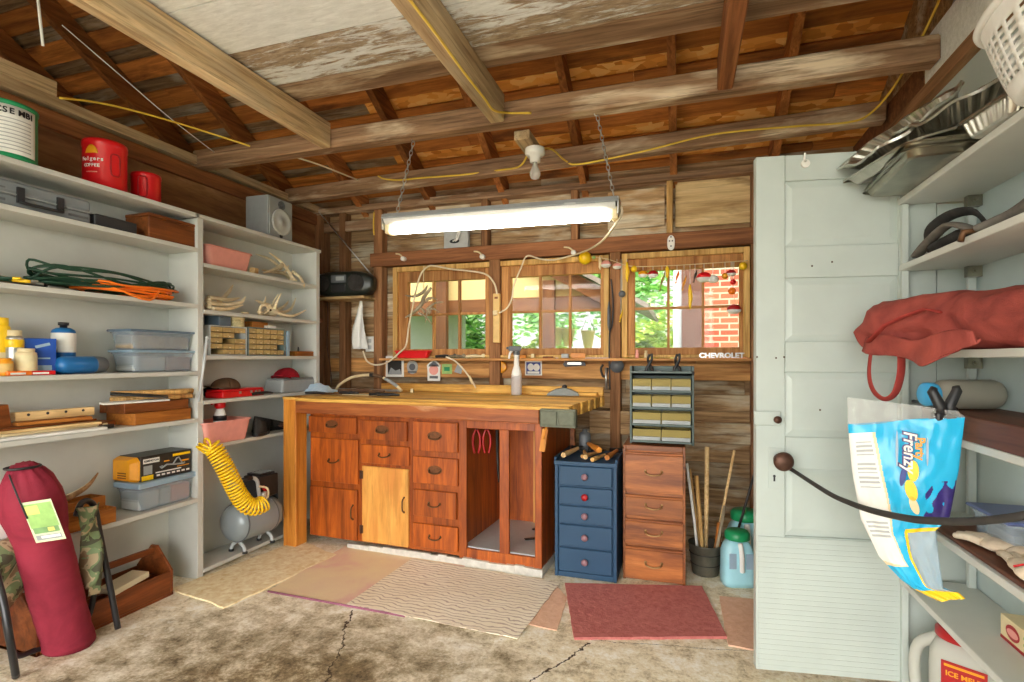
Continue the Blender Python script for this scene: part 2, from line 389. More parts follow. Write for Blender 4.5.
M['cream'] = plain('cream_plastic', (226, 208, 164), .45, 0, .06)
M['tan'] = plain('tan_plastic', (222, 184, 112), .45, 0, .08)
M['yellow'] = plain('yellow_plastic', (246, 202, 26), .35, 0, .06)
M['dyellow'] = plain('orange_yellow_plastic', (232, 156, 24), .35, 0, .06)
M['orange'] = plain('orange_plastic', (252, 128, 30), .4, 0, .08)
M['green'] = plain('green_plastic', (24, 142, 88), .4, 0, .08)
M['dgreen'] = plain('dark_green_rubber', (28, 66, 46), .5, 0, .12)
M['lgreen'] = plain('light_green_print', (150, 190, 110), .6, 0, .15)
M['blue'] = plain('blue_plastic', (24, 104, 168), .35, 0, .06)
M['dblue'] = plain('deep_blue_print', (36, 56, 130), .45, 0, .08)
M['paleblue'] = plain('pale_blue_plastic', (150, 176, 196), .4, 0, .05)
M['cyan'] = plain('cyan_film', (40, 178, 226), .22, 0, .06, 6, .1)
M['sky'] = plain('light_cyan_plastic', (70, 176, 230), .35, 0, .05)
M['violet'] = plain('violet_print', (50, 36, 110), .4, 0, .3, 40)
M['paper'] = plain('white_paper', (232, 232, 226), .8, 0, .04)
M['pgrey'] = plain('grey_print', (176, 178, 176), .8, 0, .08)
M['antler'] = wood('antler_bone', (204, 180, 138), (242, 228, 194), (252, 244, 220), 1, 14, 6, .5, .5, None, .6, .2)
M['antler_grey'] = wood('grey_antler_bone', (120, 104, 80), (168, 156, 132), (200, 190, 170), 2, 14, 6, .6, .5, None, .6, .2)
M['porcelain'] = plain('white_porcelain', (232, 230, 222), .25, 0, .03)
M['cable_y'] = plain('yellow_cable', (232, 196, 70), .45, 0, .06)
M['cable_w'] = plain('cream_cable', (226, 212, 182), .5, 0, .06)
M['maroon'] = cloth('maroon_nylon', (122, 34, 50), (156, 50, 68), 7, .7, .5)
M['duffel'] = cloth('brick_red_nylon', (118, 52, 48), (182, 88, 76), 7, .7, .9)
M['duffel_s'] = cloth('red_webbing', (146, 52, 48), (170, 66, 58), 20, .8, .2)
M['blackcloth'] = cloth('black_webbing', (38, 37, 36), (66, 64, 62), 14)
M['greycloth'] = cloth('grey_webbing', (92, 88, 82), (124, 118, 110), 14)
M['bluecloth'] = cloth('pale_blue_cloth', (176, 206, 230), (212, 230, 242), 20)
M['browncloth'] = cloth('brown_cap_cloth', (78, 58, 44), (110, 84, 62), 20)
M['redcloth'] = cloth('dark_red_cloth', (116, 14, 26), (156, 26, 38), 20)
M['glove'] = cloth('cream_glove_cloth', (206, 186, 160), (232, 216, 194), 24)
M['rug_tan'] = cloth('tan_rug_pile', (226, 200, 146), (254, 244, 210), 26, .95, .2)
M['rug_red'] = cloth('red_rug_pile', (176, 98, 94), (204, 128, 120), 40, .95, .6)
M['rug_pink'] = cloth('pink_rug_pile', (222, 176, 146), (238, 198, 170), 30, .95, .5)
def camo():
    t = NT('camouflage_cloth'); v = t.coord((1, 1, 1)); n = t.noise(v, 14, 2, .5, .8); m = t.noise(v, 19, 2, .5, .6)
    c = t.ramp(n, [(0, sc((84, 84, 66))), (.44, sc((116, 132, 94))), (.52, sc((178, 160, 128))), (.6, sc((136, 114, 86)))], 'CONSTANT')
    t.set(Base_Color=t.mix(t.math('GREATER_THAN', m, .6), c, sc((128, 148, 108))), Roughness=.9); t.bump(t.noise(v, 30, 4), .3, .01); return t.m
M['camo'] = camo()
def squiggle():
    t = NT('wavy_print_mat'); v = t.coord((1, 1, 1), (0, 0, rad(2.7))); w = t.N('ShaderNodeTexWave', wave_type='BANDS', bands_direction='Y'); t.L(v, w.inputs[0])
    w.inputs['Scale'].default_value = 11; w.inputs['Distortion'].default_value = 7; w.inputs['Detail'].default_value = 2.5; w.inputs['Detail Scale'].default_value = 1.2
    m = t.math('LESS_THAN', w.outputs['Fac'], .16); n = t.noise(v, 3, 4)
    base = t.ramp(n, [(.3, sc((240, 228, 202))), (.7, sc((252, 244, 224)))])
    t.set(Base_Color=t.mix(t.math('MULTIPLY', m, .75), base, sc((176, 152, 136))), Roughness=.6); t.bump(n, .2, .004); return t.m
M['squiggle'] = squiggle()
def padmat():
    t = NT('dusty_pink_mat'); v = t.coord(); n = t.noise(v, 2.6, 5, .6, .4)
    t.set(Base_Color=t.ramp(n, [(.38, sc((236, 216, 174))), (.55, sc((232, 206, 172))), (.66, sc((228, 186, 170)))]), Roughness=.7); t.bump(t.noise(v, 80, 3), .2, .004); return t.m
M['padmat'] = padmat()
M['padedge'] = plain('mauve_mat_edge', (150, 92, 112), .8)
M['bin_clear'] = clear('clear_bin_plastic', (214, 222, 226), .16, .8)
M['bin_amber'] = clear('amber_drawer_plastic', (178, 160, 92), .3, .35)
M['film'] = clear('clear_bag_film', (228, 226, 218), .18, .75)
M['jug'] = clear('milky_jug_plastic', (226, 236, 238), .35, .35)
M['jug_blue'] = plain('pale_blue_liquid', (168, 222, 236), .3, 0, .04)
def glass():
    t = NT('window_glass'); t.n.remove(t.p); a = t.N('ShaderNodeBsdfTransparent'); b = t.N('ShaderNodeBsdfGlossy'); b.inputs['Roughness'].default_value = .03
    m = t.N('ShaderNodeMixShader'); m.inputs[0].default_value = .008; t.L(a.outputs[0], m.inputs[1]); t.L(b.outputs[0], m.inputs[2]); t.L(m.outputs[0], t.out.inputs[0]); return t.m
M['glass'] = glass()
M['bulb'] = clear('bulb_glass', (245, 245, 240), .1, .7)
def brick():
    t = NT('red_brick_wall'); v = t.coord((1, 1, 1), (rad(90), 0, 0)); b = t.N('ShaderNodeTexBrick'); t.L(v, b.inputs[0])
    b.inputs['Color1'].default_value = sc((140, 62, 42)); b.inputs['Color2'].default_value = sc((168, 90, 62)); b.inputs['Mortar'].default_value = sc((160, 142, 122))
    b.inputs['Scale'].default_value = 1; b.inputs['Brick Width'].default_value = .215; b.inputs['Row Height'].default_value = .075; b.inputs['Mortar Size'].default_value = .01
    t.set(Base_Color=b.outputs[0], Roughness=.9); return t.m
M['brick'] = brick()
def leafm(name, a, b):
    t = NT(name); t.set(Base_Color=t.ramp(t.attr(), [(0, sc(a)), (1, sc(b))]), Roughness=.5, Transmission_Weight=0.0)
    t.p.inputs['Subsurface Weight'].default_value = 0; return t.m
M['leaf'] = leafm('green_leaves', (110, 160, 50), (226, 240, 110))
M['leaf2'] = leafm('blue_green_leaves', (90, 160, 90), (190, 226, 140))
M['bark'] = plain('bark', (96, 76, 58), .9, 0, .3, 14, .5)
def grass():
    t = NT('grass'); n = t.noise(t.coord(), 6, 6, .7); t.set(Base_Color=t.ramp(n, [(.3, sc((96, 136, 52))), (.7, sc((160, 196, 84)))]), Roughness=.9); return t.m
M['grass'] = grass()
M['siding'] = plain('pale_siding', (168, 174, 178), .6, 0, .04)
M['soffit'] = plain('cream_soffit', (196, 172, 112), .6, 0, .04)
M['porch_wood'] = wood('porch_wood', (70, 40, 16), (100, 62, 30), (114, 74, 40), 2, 20, 1.5, .7, .2, None, .6, .2)
M['porch_woodx'] = wood('porch_beam_wood', (80, 46, 18), (114, 72, 36), (126, 84, 46), 0, 20, 1.5, .7, .2, None, .6, .2)
M['shingle'] = plain('roof_shingle', (120, 110, 100), .9, 0, .2, 20)
def osb():
    t = NT('strand_board'); v = t.N('ShaderNodeTexVoronoi'); t.L(t.coord((1, 2.6, 2.6), (0, 0, .5)), v.inputs[0]); v.inputs['Scale'].default_value = 14
    t.set(Base_Color=t.ramp(v.outputs['Color'], [(.15, sc((206, 128, 46))), (.5, sc((244, 170, 76))), (.85, sc((252, 200, 116)))]), Roughness=.8); return t.m
M['osb'] = osb()
M['rackg'] = plain('grey_green_enamel', (72, 86, 82), .45, .2, .12)
M['khaki'] = plain('khaki_hardware', (150, 134, 72), .6, .2, .3, 60, .3)
M['pail'] = plain('dull_galvanised', (104, 100, 88), .5, .6, .2, 20)
M['steel_g'] = plain('grey_green_vise', (92, 95, 78), .5, .3, .2, 30, .2)
M['dyellow_w'] = plain('orange_varnished_wood', (206, 130, 46), .4, 0, .15, 30)
M['browns'] = wood('dark_stained_board', (84, 48, 32), (112, 68, 48), (124, 80, 58), 1, 22, 2, .55, .2, None, .6, .15)
M['greybottle'] = clear('grey_bottle_plastic', (176, 172, 156), .25, .35)
M['bluelid'] = plain('violet_blue_lid', (92, 104, 150), .35, 0, .05)
M['milk'] = clear('milky_white_plastic', (206, 206, 196), .4, .25)
M['film_grey'] = clear('clear_window_film', (206, 202, 190), .2, .7)
M['pale'] = plain('pale_label', (226, 214, 170), .6, 0, .1)
M['pinkish'] = plain('brown_pink_stuff', (170, 126, 108), .7, 0, .3, 20)
M['khaki2'] = plain('tan_stuff', (170, 150, 122), .7, 0, .25, 20)
M['greyblue'] = plain('grey_blue_plastic', (96, 116, 136), .4, 0, .06)
M['horny'] = wood('brown_horn', (96, 66, 42), (156, 118, 78), (206, 176, 130), 1, 10, 8, .4, .3, None, .6, .1)
M['amber_solid'] = plain('amber_drawer_front', (186, 160, 104), .4, 0, .2, 30)
M['tealgrey'] = plain('teal_grey_enamel', (110, 128, 128), .45, 0, .1)
M['patt'] = plain('cream_pattern_print', (216, 200, 150), .5, 0, .35, 60)
M['tote'] = wood('tote_brown_wood', (92, 44, 18), (142, 76, 36), (160, 94, 50), 1, 18, 2, .45, .3, None, .6, .15)
M['padpaper'] = plain('pale_pad_paper', (212, 200, 170), .8, 0, .06)
M['tubeblk'] = plain('black_painted_tube', (48, 48, 50), .3, .3, .1)
M['labelpale'] = plain('pale_green_label', (206, 216, 180), .5, 0, .06)
M['yellowpale'] = plain('pale_yellow_print', (222, 212, 120), .5, 0, .1)
M['greenmid'] = plain('mid_green_print', (120, 160, 104), .5, 0, .2)
M['blackp'] = plain('black_printed_card', (44, 42, 40), .4, 0, .2)
M['dbluec'] = plain('bright_blue_card', (20, 74, 168), .4, 0, .05)
M['jugw'] = clear('clear_bottle_plastic', (226, 222, 222), .25, .4)
M['chrome'] = plain('chrome', (214, 214, 212), .3, .5, .03)
M['radioblk'] = plain('green_black_plastic', (36, 42, 38), .3, 0, .1)
M['tubelit'] = emis('fluorescent_tube', (255, 249, 238), 26.0)

def film(name, col, a):
    t = NT(name); t.set(Base_Color=sc(col), Roughness=.15, Alpha=a); n = t.noise(t.coord(), 16, 4); t.bump(n, .5, .01); return t.m
M['film'] = film('clear_bag_film', (214, 216, 212), .26)
M['film_grey'] = film('clear_window_film', (206, 204, 196), .5)
M['case_grey'] = plain('mid_grey_case_plastic', (124, 130, 134), .45, 0, .05)
M['plane_metal'] = plain('dull_plane_metal', (120, 124, 120), .5, .4, .1)
M['plate_stain'] = plain('dark_handle_plate', (112, 66, 30), .5, .2, .3, 60)
M['brassl'] = plain('tarnished_brass_pull', (168, 132, 88), .4, .7, .15)
M['knobpink'] = plain('dusty_mauve_knob', (140, 104, 112), .4, 0, .1)
M['stripw'] = plain('worn_white_strip', (206, 202, 192), .6, 0, .15, 30)
M['bin_clear'] = film('clear_bin_plastic_b', (176, 190, 202), .34)
M['window_ledge'] = wood('window_ledge_wood', (150, 100, 54), (204, 150, 92), (222, 180, 126), 0, 24, 1.6, .7, .3, None, .6, .3)
M['joist_y'] = wood('plate_brown_wood', (110, 76, 50), (156, 116, 82), (180, 144, 108), 1, 24, 1.6, .8, .3, None, .6, .3)
M['bounce'] = plain('pale_bounce_slab', (216, 210, 198), .85, 0, .12, 3)
SKY_FRONT, SKY_BACK, EXPO = 9.0, 1.1, 0.12
# ------------------------------------------------------------------ the room
XL, XR, YB = -2.90, .98, 3.72
m = MB(); m.bx((-5.6, -2.6, -.08), (1.6, 4.0, 0)); struct('floor', m, M['concrete'])
m = MB(); m.bx((-40, -40, -.2), (40, 40, -.09)); struct('ground', m, M['grass'])
m = MB(); m.bx((-9, -16, -.089), (7, -2.6, -.06)); struct('bounce_slab', m, M['bounce'])  # unseen pale slab, added to bounce skylight up onto roof and loft boards

# back wall sheathing: rough horizontal boards with three window openings
WIN = [(-2.17, -1.32), (-1.315, -.485), (-.40, .405)]
ZW0, ZW1 = 1.225, 1.935
m = MB(); z = 0.0; k = 0
hs = [.17, .19, .16, .19, .15, .12, .245, .14, .16, .17, .165, .15, .16, .2, .2]
zc = [0]
for h in hs: zc.append(zc[-1]+h)
def boards(x0, x1, z0, z1, lo, hi, mi):
    """one course of sheathing, in lengths butted at random"""
    x = x0
    while x < x1-.01:
        e = min(x1, x+random.uniform(.7, 1.9))
        if x1-e < .3: e = x1
        m.bx((x+.001, YB+.03+random.uniform(0, .008), z0+.003), (e-.001, YB+.055, z1-.002), mi); x = e
zs = [0, .17, .36, .53, .72, .87, .98, 1.11, 1.225, 1.40, 1.56, 1.74, 1.935, 2.05, 2.17, 2.30, 2.45, 2.62]
for i in range(len(zs)-1):
    z0, z1 = zs[i], zs[i+1]
    segs = [(-5.6, 1.4)] if not (z0 >= ZW0-.01 and z1 <= ZW1+.01) else [(-5.6, WIN[0][0]), (WIN[0][1], WIN[1][0]), (WIN[1][1], WIN[2][0]), (WIN[2][1], 1.4)]
    for a, b in segs:
        if b-a < .02: continue
        boards(a, b, z0, z1, 0, 0, 1 if .98 < z0 < 1.2 else (0 if (z0 < 2.0 or a < -5) else 0))
for a, b, z0, z1 in ((-5.6, 1.4, 0, ZW0-.01), (-5.6, 1.4, ZW1+.01, 2.62), (-5.6, WIN[0][0], ZW0-.01, ZW1+.01), (WIN[2][1], 1.4, ZW0-.01, ZW1+.01), (WIN[0][1], WIN[1][0], ZW0-.01, ZW1+.01), (WIN[1][1], WIN[2][0], ZW0-.01, ZW1+.01)):
    m.bx((a, YB+.056, z0), (b, YB+.085, z1), 0, .3)
struct('wall_back', m, [M['plank'], M['plank_warm']])
# pale board above the right-hand window
m = MB(); m.bx((-.05, YB+.005, 2.10), (.50, YB+.028, 2.40)); struct('trim_1', m, M['plank_pale'])
m = MB(); m.bx((-.50, YB+.006, 2.12), (-.12, YB+.028, 2.38)); struct('trim_2', m, M['plank'])
# left partition: brown sheet boards above the shelves, top plate
m = MB()
m.bx((XL-.03, -1.0, 0), (XL, YB, 1.2)); m.bx((XL-.03, -1.0, 1.203), (XL, 1.35, 2.42)); m.bx((XL-.03, 1.353, 1.203), (XL, YB, 2.42))
struct('wall_left', m, M['ply_brown'])
m = MB(); m.bx((XL-.04, -1.0, 2.42), (XL+.05, YB-.02, 2.47)); struct('trim_3', m, M['joist'])
m = MB(); m.bx((XL, -1.0, 2.32), (XL+.03, YB-.04, 2.405)); struct('trim_4', m, M['joist_dark'])
# right wall, painted, with its plates
m = MB(); m.bx((XR, -1.9, 0), (XR+.05, YB, 2.29)); struct('wall_right', m, M['wall_paint'])
m = MB(); m.bx((XR-.035, -1.9, 2.29), (XR+.06, YB-.03, 2.345)); struct('trim_5', m, M['joist_y'])
m = MB(); m.bx((XR-.01, -1.9, 2.345), (XR+.08, 2.66, 2.56), 0, 1.0); struct('trim_6', m, M['peel'])
m = MB(); m.bx((XR+.0, 2.70, 2.36), (XR+.08, YB-.03, 2.50)); struct('trim_7', m, M['beam_dark'])
# front of the building: piers and header of the wide open doorway
m = MB(); m.bx((-5.6, -2.0, 0), (-3.3, -1.9, 2.6)); m.bx((-3.3, -2.0, 2.35), (1.1, -1.9, 2.6)); struct('wall_front', m, M['plank'])
m = MB(); m.bx((-5.66, -2.0, 0), (-5.6, YB+.03, 2.6)); struct('wall_far_left', m, M['plank'])
# studs standing in front of the sheathing
for (x, z0, z1, w, mt) in [(-2.85, 0, 2.4, .09, 'stud'), (-2.63, 0, 2.4, .06, 'stud'), (-2.30, 0, 2.4, .075, 'stud'), (-1.318, .9, 1.95, .085, 'stud'), (-.442, 0, 1.95, .07, 'stud'),
                           (-1.40, 2.05, 2.4, .05, 'stud'), (-.725, 2.05, 2.4, .05, 'stud'), (-.085, 2.05, 2.4, .04, 'stud_pale'), (.455, 0, 2.42, .09, 'stud'), (.95, 0, 2.3, .06, 'stud')]:
    m = MB(); m.box((0, 0, (z1-z0)/2), (w, .085, z1-z0)); o = struct('wall_stud', m, M[mt], bevel=.004); o.location = (x, YB-.015, z0)
# window header, sill rail, plates along the back wall
m = MB(); m.bx((-2.36, YB-.075, 1.945), (.50, YB-.055, 2.05), 0); m.bx((-2.36, YB-.055, 1.945), (.50, YB+.01, 2.035)); struct('window_header', m, M['beam_dark'], bevel=.003)
m = MB(); m.bx((-2.255, YB-.115, 1.203), (.405, YB+.03, 1.222)); struct('window_ledge', m, M['window_ledge'], bevel=.004)
m = MB(); m.bx((-2.28, YB-.01, 1.075), (.50, YB+.028, 1.183)); struct('trim_8', m, M['plank_warm'], bevel=.003)
m = MB(); m.bx((-.36, YB-.02, .665), (.42, YB+.01, .80)); struct('trim_9', m, M['plank'], bevel=.003)
m = MB(); m.bx((-.62, YB-.05, .70), (-.30, YB-.02, .86)); struct('trim_10', m, M['plank'], bevel=.003)
m = MB(); m.bx((XL, YB-.07, 2.40), (XR+.05, YB+.03, 2.45)); struct('wall_plate', m, M['beam'], bevel=.004)
m = MB(); m.bx((XL, YB-.055, 2.25), (-2.1, YB-.03, 2.33)); struct('trim_11', m, M['beam'], bevel=.004)
# windows: casing, sash with glazing bars, six panes
def window(i, x0, x1, margl, margr):
    r = bpy.data.objects.new('window_%d' % i, None); C.objects.link(r); r.location = (x0, YB-.02, ZW0); r['kind'] = 'structure'
    w = x1-x0; h = ZW1-ZW0; c = .038
    f = MB(); f.bx((0, -.03, 0), (c, .07, h)); f.bx((w-c, -.03, 0), (w, .07, h)); f.bx((c, -.03, h-c), (w-c, .07, h)); f.bx((c, -.03, 0), (w-c, .07, .02)); f.build('casing', M['casing_wood'], r, bevel=.003)
    s = MB(); a = margl; b = w-margr; t = h-.118; d = .068
    s.bx((c, .0, .02), (a, .05, h-c)); s.bx((b, .0, .02), (w-c, .05, h-c)); s.bx((a, .0, t), (b, .05, h-c)); s.bx((a, .0, .02), (b, .05, d)); s.build('sash', M['window_wood'], r, bevel=.003)
    q = MB()
    for k in (1, 2): x = a+(b-a)*k/3; q.bx((x-.008, .01, d), (x+.008, .04, t))
    z = d+(t-d)*.51; q.bx((a, .012, z-.008), (b, .038, z+.008)); q.build('glazing_bars', M['window_wood'], r)
    g = MB(); g.bx((a, .022, d), (b, .026, t)); g.build('pane', M['glass'], r)
window(1, *WIN[0], .115, .085); window(2, *WIN[1], .11, .062); window(3, *WIN[2], .085, .06)

# ------------------------------------------------------------------ beams, joists, loft boards
m = MB(); m.box((0, 0, 0), (XR-.02-XL, .09, .105)); o = struct('ceiling_beam', m, M['beam'], bevel=.008); o.location = ((XL+XR)/2, 2.555, 2.455)
m = MB(); m.box((0, 0, 0), (XR-.02-XL, .08, .10)); o = struct('ceiling_beam', m, M['beam'], bevel=.006); o.location = ((XL+XR)/2, 3.235, 2.46); o.rotation_euler = (0, 0, -.058)
for x, mt, z, w in ((-1.90, 'joist', 2.465, .06), (-.885, 'joist', 2.47, .075), (.175, 'joist_dark', 2.47, .065)):
    m = MB(); m.box((0, 0, 0), (w, 4.3, .14)); o = struct('ceiling_joist', m, M[mt], bevel=.006); o.location = (x, .355, z)
m = MB(); m.box((0, 0, 0), (.085, .28, .05)); o = struct('ceiling_block', m, M['joist'], bevel=.004); o.location = (-.80, 2.78, 2.385)
y = 2.27
for w, mt, x1 in ((.17, 'beam', XR), (.28, 'peel', XR), (.29, 'peel', XR), (.28, 'peel', XR), (.30, 'peel', XR), (.3, 'peel', XR), (.3, 'peel', XR), (.3, 'peel', XR), (.3, 'peel', XR), (.3, 'peel', XR), (.3, 'peel', XR)):
    m = MB(); m.box((0, 0, 0), (x1+1.98, w-.006, .03), None, 0, {2.27: .3, 2.1: .25}.get(round(y, 2), random.uniform(.55, 1))); o = struct('loft_board', m, M[mt]); o.location = ((x1-1.98)/2, y-w/2, 2.558+random.uniform(0, .004)); y -= w
# roof: rafters, spaced boards, strand board
TH = rad(30); EZ, EY = 2.50, 3.80
RY = .95; RZ = EZ+(EY-RY)*math.tan(TH)
def rp(y, off=0): return Vector((0, y, EZ+(EY-y)*math.tan(TH)))+Vector((0, sin(TH), cos(TH)))*off
k = 0
for i in range(-9, 3):
    x = -.06+.6*i
    m = MB(); m.beam(rp(EY+.25, -.07)+Vector((x, 0, 0)), rp(RY, -.07)+Vector((x, 0, 0)), .045, .13); struct('rafter', m, M['rafter'])
y = EY+.2
while y > RY+.1:
    m = MB(); a = rp(y, .012); b = rp(y-.125*cos(TH), .012)
    x = -5.6
    while x < 1.5:
        e = min(1.5, x+random.uniform(1.6, 3)); m.beam(Vector((x, 0, 0))+(a+b)/2, Vector((e, 0, 0))+(a+b)/2, .125, .02, (0, sin(TH), cos(TH))); x = e+.004
    struct('roof_board', m, M['sheath']); y -= .215*cos(TH)
m = MB(); a = rp(EY+.3, .04); b = rp(RY, .04); m.beam((-2.05, (a.y+b.y)/2, (a.z+b.z)/2), (1.5, (a.y+b.y)/2, (a.z+b.z)/2), (a-b).length, .012, (0, sin(TH), cos(TH))); struct('roof_sheet', m, M['osb'])
m = MB(); m.beam((-5.66, (a.y+b.y)/2, (a.z+b.z)/2), (-2.05, (a.y+b.y)/2, (a.z+b.z)/2), (a-b).length, .012, (0, sin(TH), cos(TH))); struct('roof_sheet', m, M['plank'])
m = MB(); a = Vector((0, -2.2, RZ-(RY+2.2)*math.tan(TH)+.05)); b = Vector((0, RY, RZ+.05)); m.beam((-5.7, (a.y+b.y)/2, (a.z+b.z)/2), (1.5, (a.y+b.y)/2, (a.z+b.z)/2), (a-b).length, .04, (0, -sin(TH), cos(TH))); struct('roof_front', m, M['plank'])
m = MB(); m.prism([(-2.0, 2.5), (3.9, 2.45), (RY, RZ+.05)], .04, frame((1.06, 0, 0), (0, 1, 0), (0, 0, 1))); struct('gable_right', m, M['plank'])
m = MB(); m.prism([(-2.0, 2.5), (3.9, 2.45), (RY, RZ+.05)], .04, frame((-5.66, 0, 0), (0, 1, 0), (0, 0, 1))); struct('gable_left', m, M['plank'])
m = MB(); m.bx((XL-.05, 1.50, 2.471), (XL+.055, 1.74, 2.54)); struct('ceiling_block', m, M['joist'])

# ------------------------------------------------------------------ outside
m = MB(); m.bx((.25, 7.0, -.1), (5, 7.2, 4)); o = struct('brick_wall', m, M['brick'])
m = MB(); m.bx((-.02, 7.0, -.1), (.25, 7.1, 4)); m.bx((-.12, 7.05, -.1), (-.02, 7.15, 4), 1); struct('house_trim', m, [M['rust'], M['siding']])
m = MB(); m.bx((-4.6, 7.0, -.1), (-3.0, 7.1, 1.85)); struct('shed_wall', m, M['siding'])
# open porch with gabled end behind the garage
pz = thing('porch', 'open timber porch with cream gable outside the first two windows', 'porch', (-2.5, 6.0, -.09))
for x, hh, wx in ((-2.82, 2.5, .09), (-1.46, 2.2, .07), (-.72, 1.86, .05), (-4.4, 2.3, .07)):
    m = MB(); m.bx((x+2.5-wx, -.14, 0), (x+2.5+wx, -.072, hh)); m.build('post', M['porch_wood'], pz)
m = MB(); m.bx((-2.6, -.07, 1.86), (1.86, .07, 2.02)); m.build('header', M['porch_woodx'], pz)
m = MB(); m.prism([(-2.6, 2.02), (1.7, 2.02), (.55, 2.55), (-.9, 3.35), (-2.6, 2.6)], .05, frame((0, .05, 0), (1, 0, 0), (0, 0, 1))); m.build('gable_panel', M['soffit'], pz)
m = MB()
for a, b in (((1.95, 1.83), (-.9, 3.45)), ((-.9, 3.45), (-3.2, 2.2))): m.beam((a[0], -.12, a[1]), (b[0], -.12, b[1]), .10, .16, (0, 0, 1))
m.build('rake_board', M['porch_woodx'], pz)
m = MB()
for a, b in (((2.15, 1.86), (-.9, 3.56)), ((-.9, 3.56), (-3.4, 2.25))): m.beam((a[0], .9, a[1]), (b[0], .9, b[1]), 2.4, .05, (0, 0, 1))
m.build('roof', M['shingle'], pz)
# pale pots hung in a row under the porch
pots = [(547, 333), (557, 335), (568, 336), (588, 338)]
def pot(px, py, n):
    c = onY(px, py, 6.5)
    t = thing('hanging_pot', 'pale hanging pot behind the middle window, '+n, 'pot', (c.x, c.y, c.z-.13), 0, 'hanging pots outside the middle window')
    m = MB(); m.lathe([(.05, 0), (.085, .2), (.09, .2), (.09, .22)], n=12); m.build('pot_body', M['soffit'], t)
    m = MB(); m.tube([(-.085, 0, .21), (0, 0, .42), (.085, 0, .21)], .005, 5); m.build('hanger', M['dark_metal'], t)
for (px, py), n in zip(pots, ('first from the left', 'second from the left', 'third from the left', 'set apart on the right')): pot(px, py, n)
# trees and shrubs
def leafcloud(n, r, size, seed):
    rnd = random.Random(seed); m = MB()
    for i in range(n):
        d = Vector((rnd.gauss(0, 1), rnd.gauss(0, 1), rnd.gauss(0, 1))).normalized()*(rnd.random()**.4)
        lump = .75+.3*sin(5*d.x+seed)*cos(4*d.z+2*d.y)
        c = Vector((d.x*r[0], d.y*r[1], d.z*r[2]))*lump
        a = rnd.uniform(0, 6.28); b = rnd.uniform(-.9, .9); s = size*rnd.uniform(.7, 1.3)
        u = Vector((cos(a), sin(a), b*.5)).normalized()*s; w = Vector((-sin(a)*cos(b), cos(a)*cos(b), sin(b)))*s*.5
        m.add([c-u, c+w, c+u, c-w], [(0, 1, 2, 3)], False, 0, rnd.random())
    return m
lm = [leafcloud(3800, (1.3, .9, 1.15), .085, 3), leafcloud(3800, (1.1, .9, 1.6), .085, 9)]
lo = [None, None]
def tree(k, x, y, z, s, lab, cat_, mt):
    t = thing('tree' if cat_ == 'tree' else 'shrub', lab, cat_, (x, y, -.09))
    if lo[k] is None: o = lm[k].build('foliage', M[mt], t, recalc=False); lo[k] = o
    else: o = lo[k].copy(); C.objects.link(o); o.parent = t
    o.location = (0, 0, z+.09); o.scale = (s, s, s)
    m = MB(); m.tube([(0, 0, 0), (.05, 0, z*.5), (0, .03, z+.2)], [.09*s, .07*s, .03*s], 8); m.build('trunk', M['bark'], t)
tree(0, -2.4, 8.7, .95, .75, 'rounded green shrub beyond the porch posts', 'shrub', 'leaf')
tree(1, -3.75, 9.2, 1.35, .85, 'tall dense shrub seen in the lower corner of the first window', 'shrub', 'leaf2')
tree(0, -.42, 9.9, 1.2, 1.05, 'bushy yellow-green shrub filling the low panes of the last window', 'shrub', 'leaf')
tree(1, -1.3, 13.2, 3.2, 1.4, 'tall leafy tree beside the brick house', 'tree', 'leaf')
tree(1, -3.3, 12.8, 3.0, 1.3, 'tall leafy tree rising behind the porch roof', 'tree', 'leaf')
tree(0, -6.9, 11.5, 1.4, 1.2, 'broad green shrub by the pale shed wall', 'shrub', 'leaf')
# ------------------------------------------------------------------ left shelving
XF, XB = -2.55, -2.765; YA0, YA1, YB1 = .95, 2.27, 3.285
ZA = [2.018, 1.83, 1.52, 1.15, .89, .45]; ZB = [2.018, 1.754, 1.494, 1.237, .985, .73, .045]
def shelf_unit(label, y0, y1, zs, panels, edge):
    t = thing('shelving_unit', label, 'shelves', (XF, y0, 0))
    for y in panels:
        m = MB(); m.bx((XB-XF, y-y0-.02, 0), (0, y-y0+.018, zs[0]-.001)); m.build('side_panel', M['shelf'], t, bevel=.002)
    m = MB(); m.bx((XB-XF-.012, 0, 0), (XB-XF, y1-y0, zs[0])); m.build('back_panel', M['shelf'], t)
    for i, z in enumerate(zs):
        m = MB(); a = 0 if i == 0 else .0; m.bx((XB-XF+.0125 if i else XB-XF, (.0385 if i else -.02), z-.022), (.004 if i else .012, y1-y0-(.0 if i == 0 else .0405 if y1 > 2.5 else .0005), z)); m.build('shelf', M['shelf_edge'], t, bevel=.002)
    return t
shelf_unit('long grey painted shelving with extension cords and spray cans, at the photo\'s left edge', YA0, YA1-.02, ZA, (YA0+.02,), 0)
shelf_unit('grey painted shelving with antlers and drawer cabinets, between the corner and the cord shelves', YA1-.02, YB1, ZB, (YA1, YB1-.02), 0)

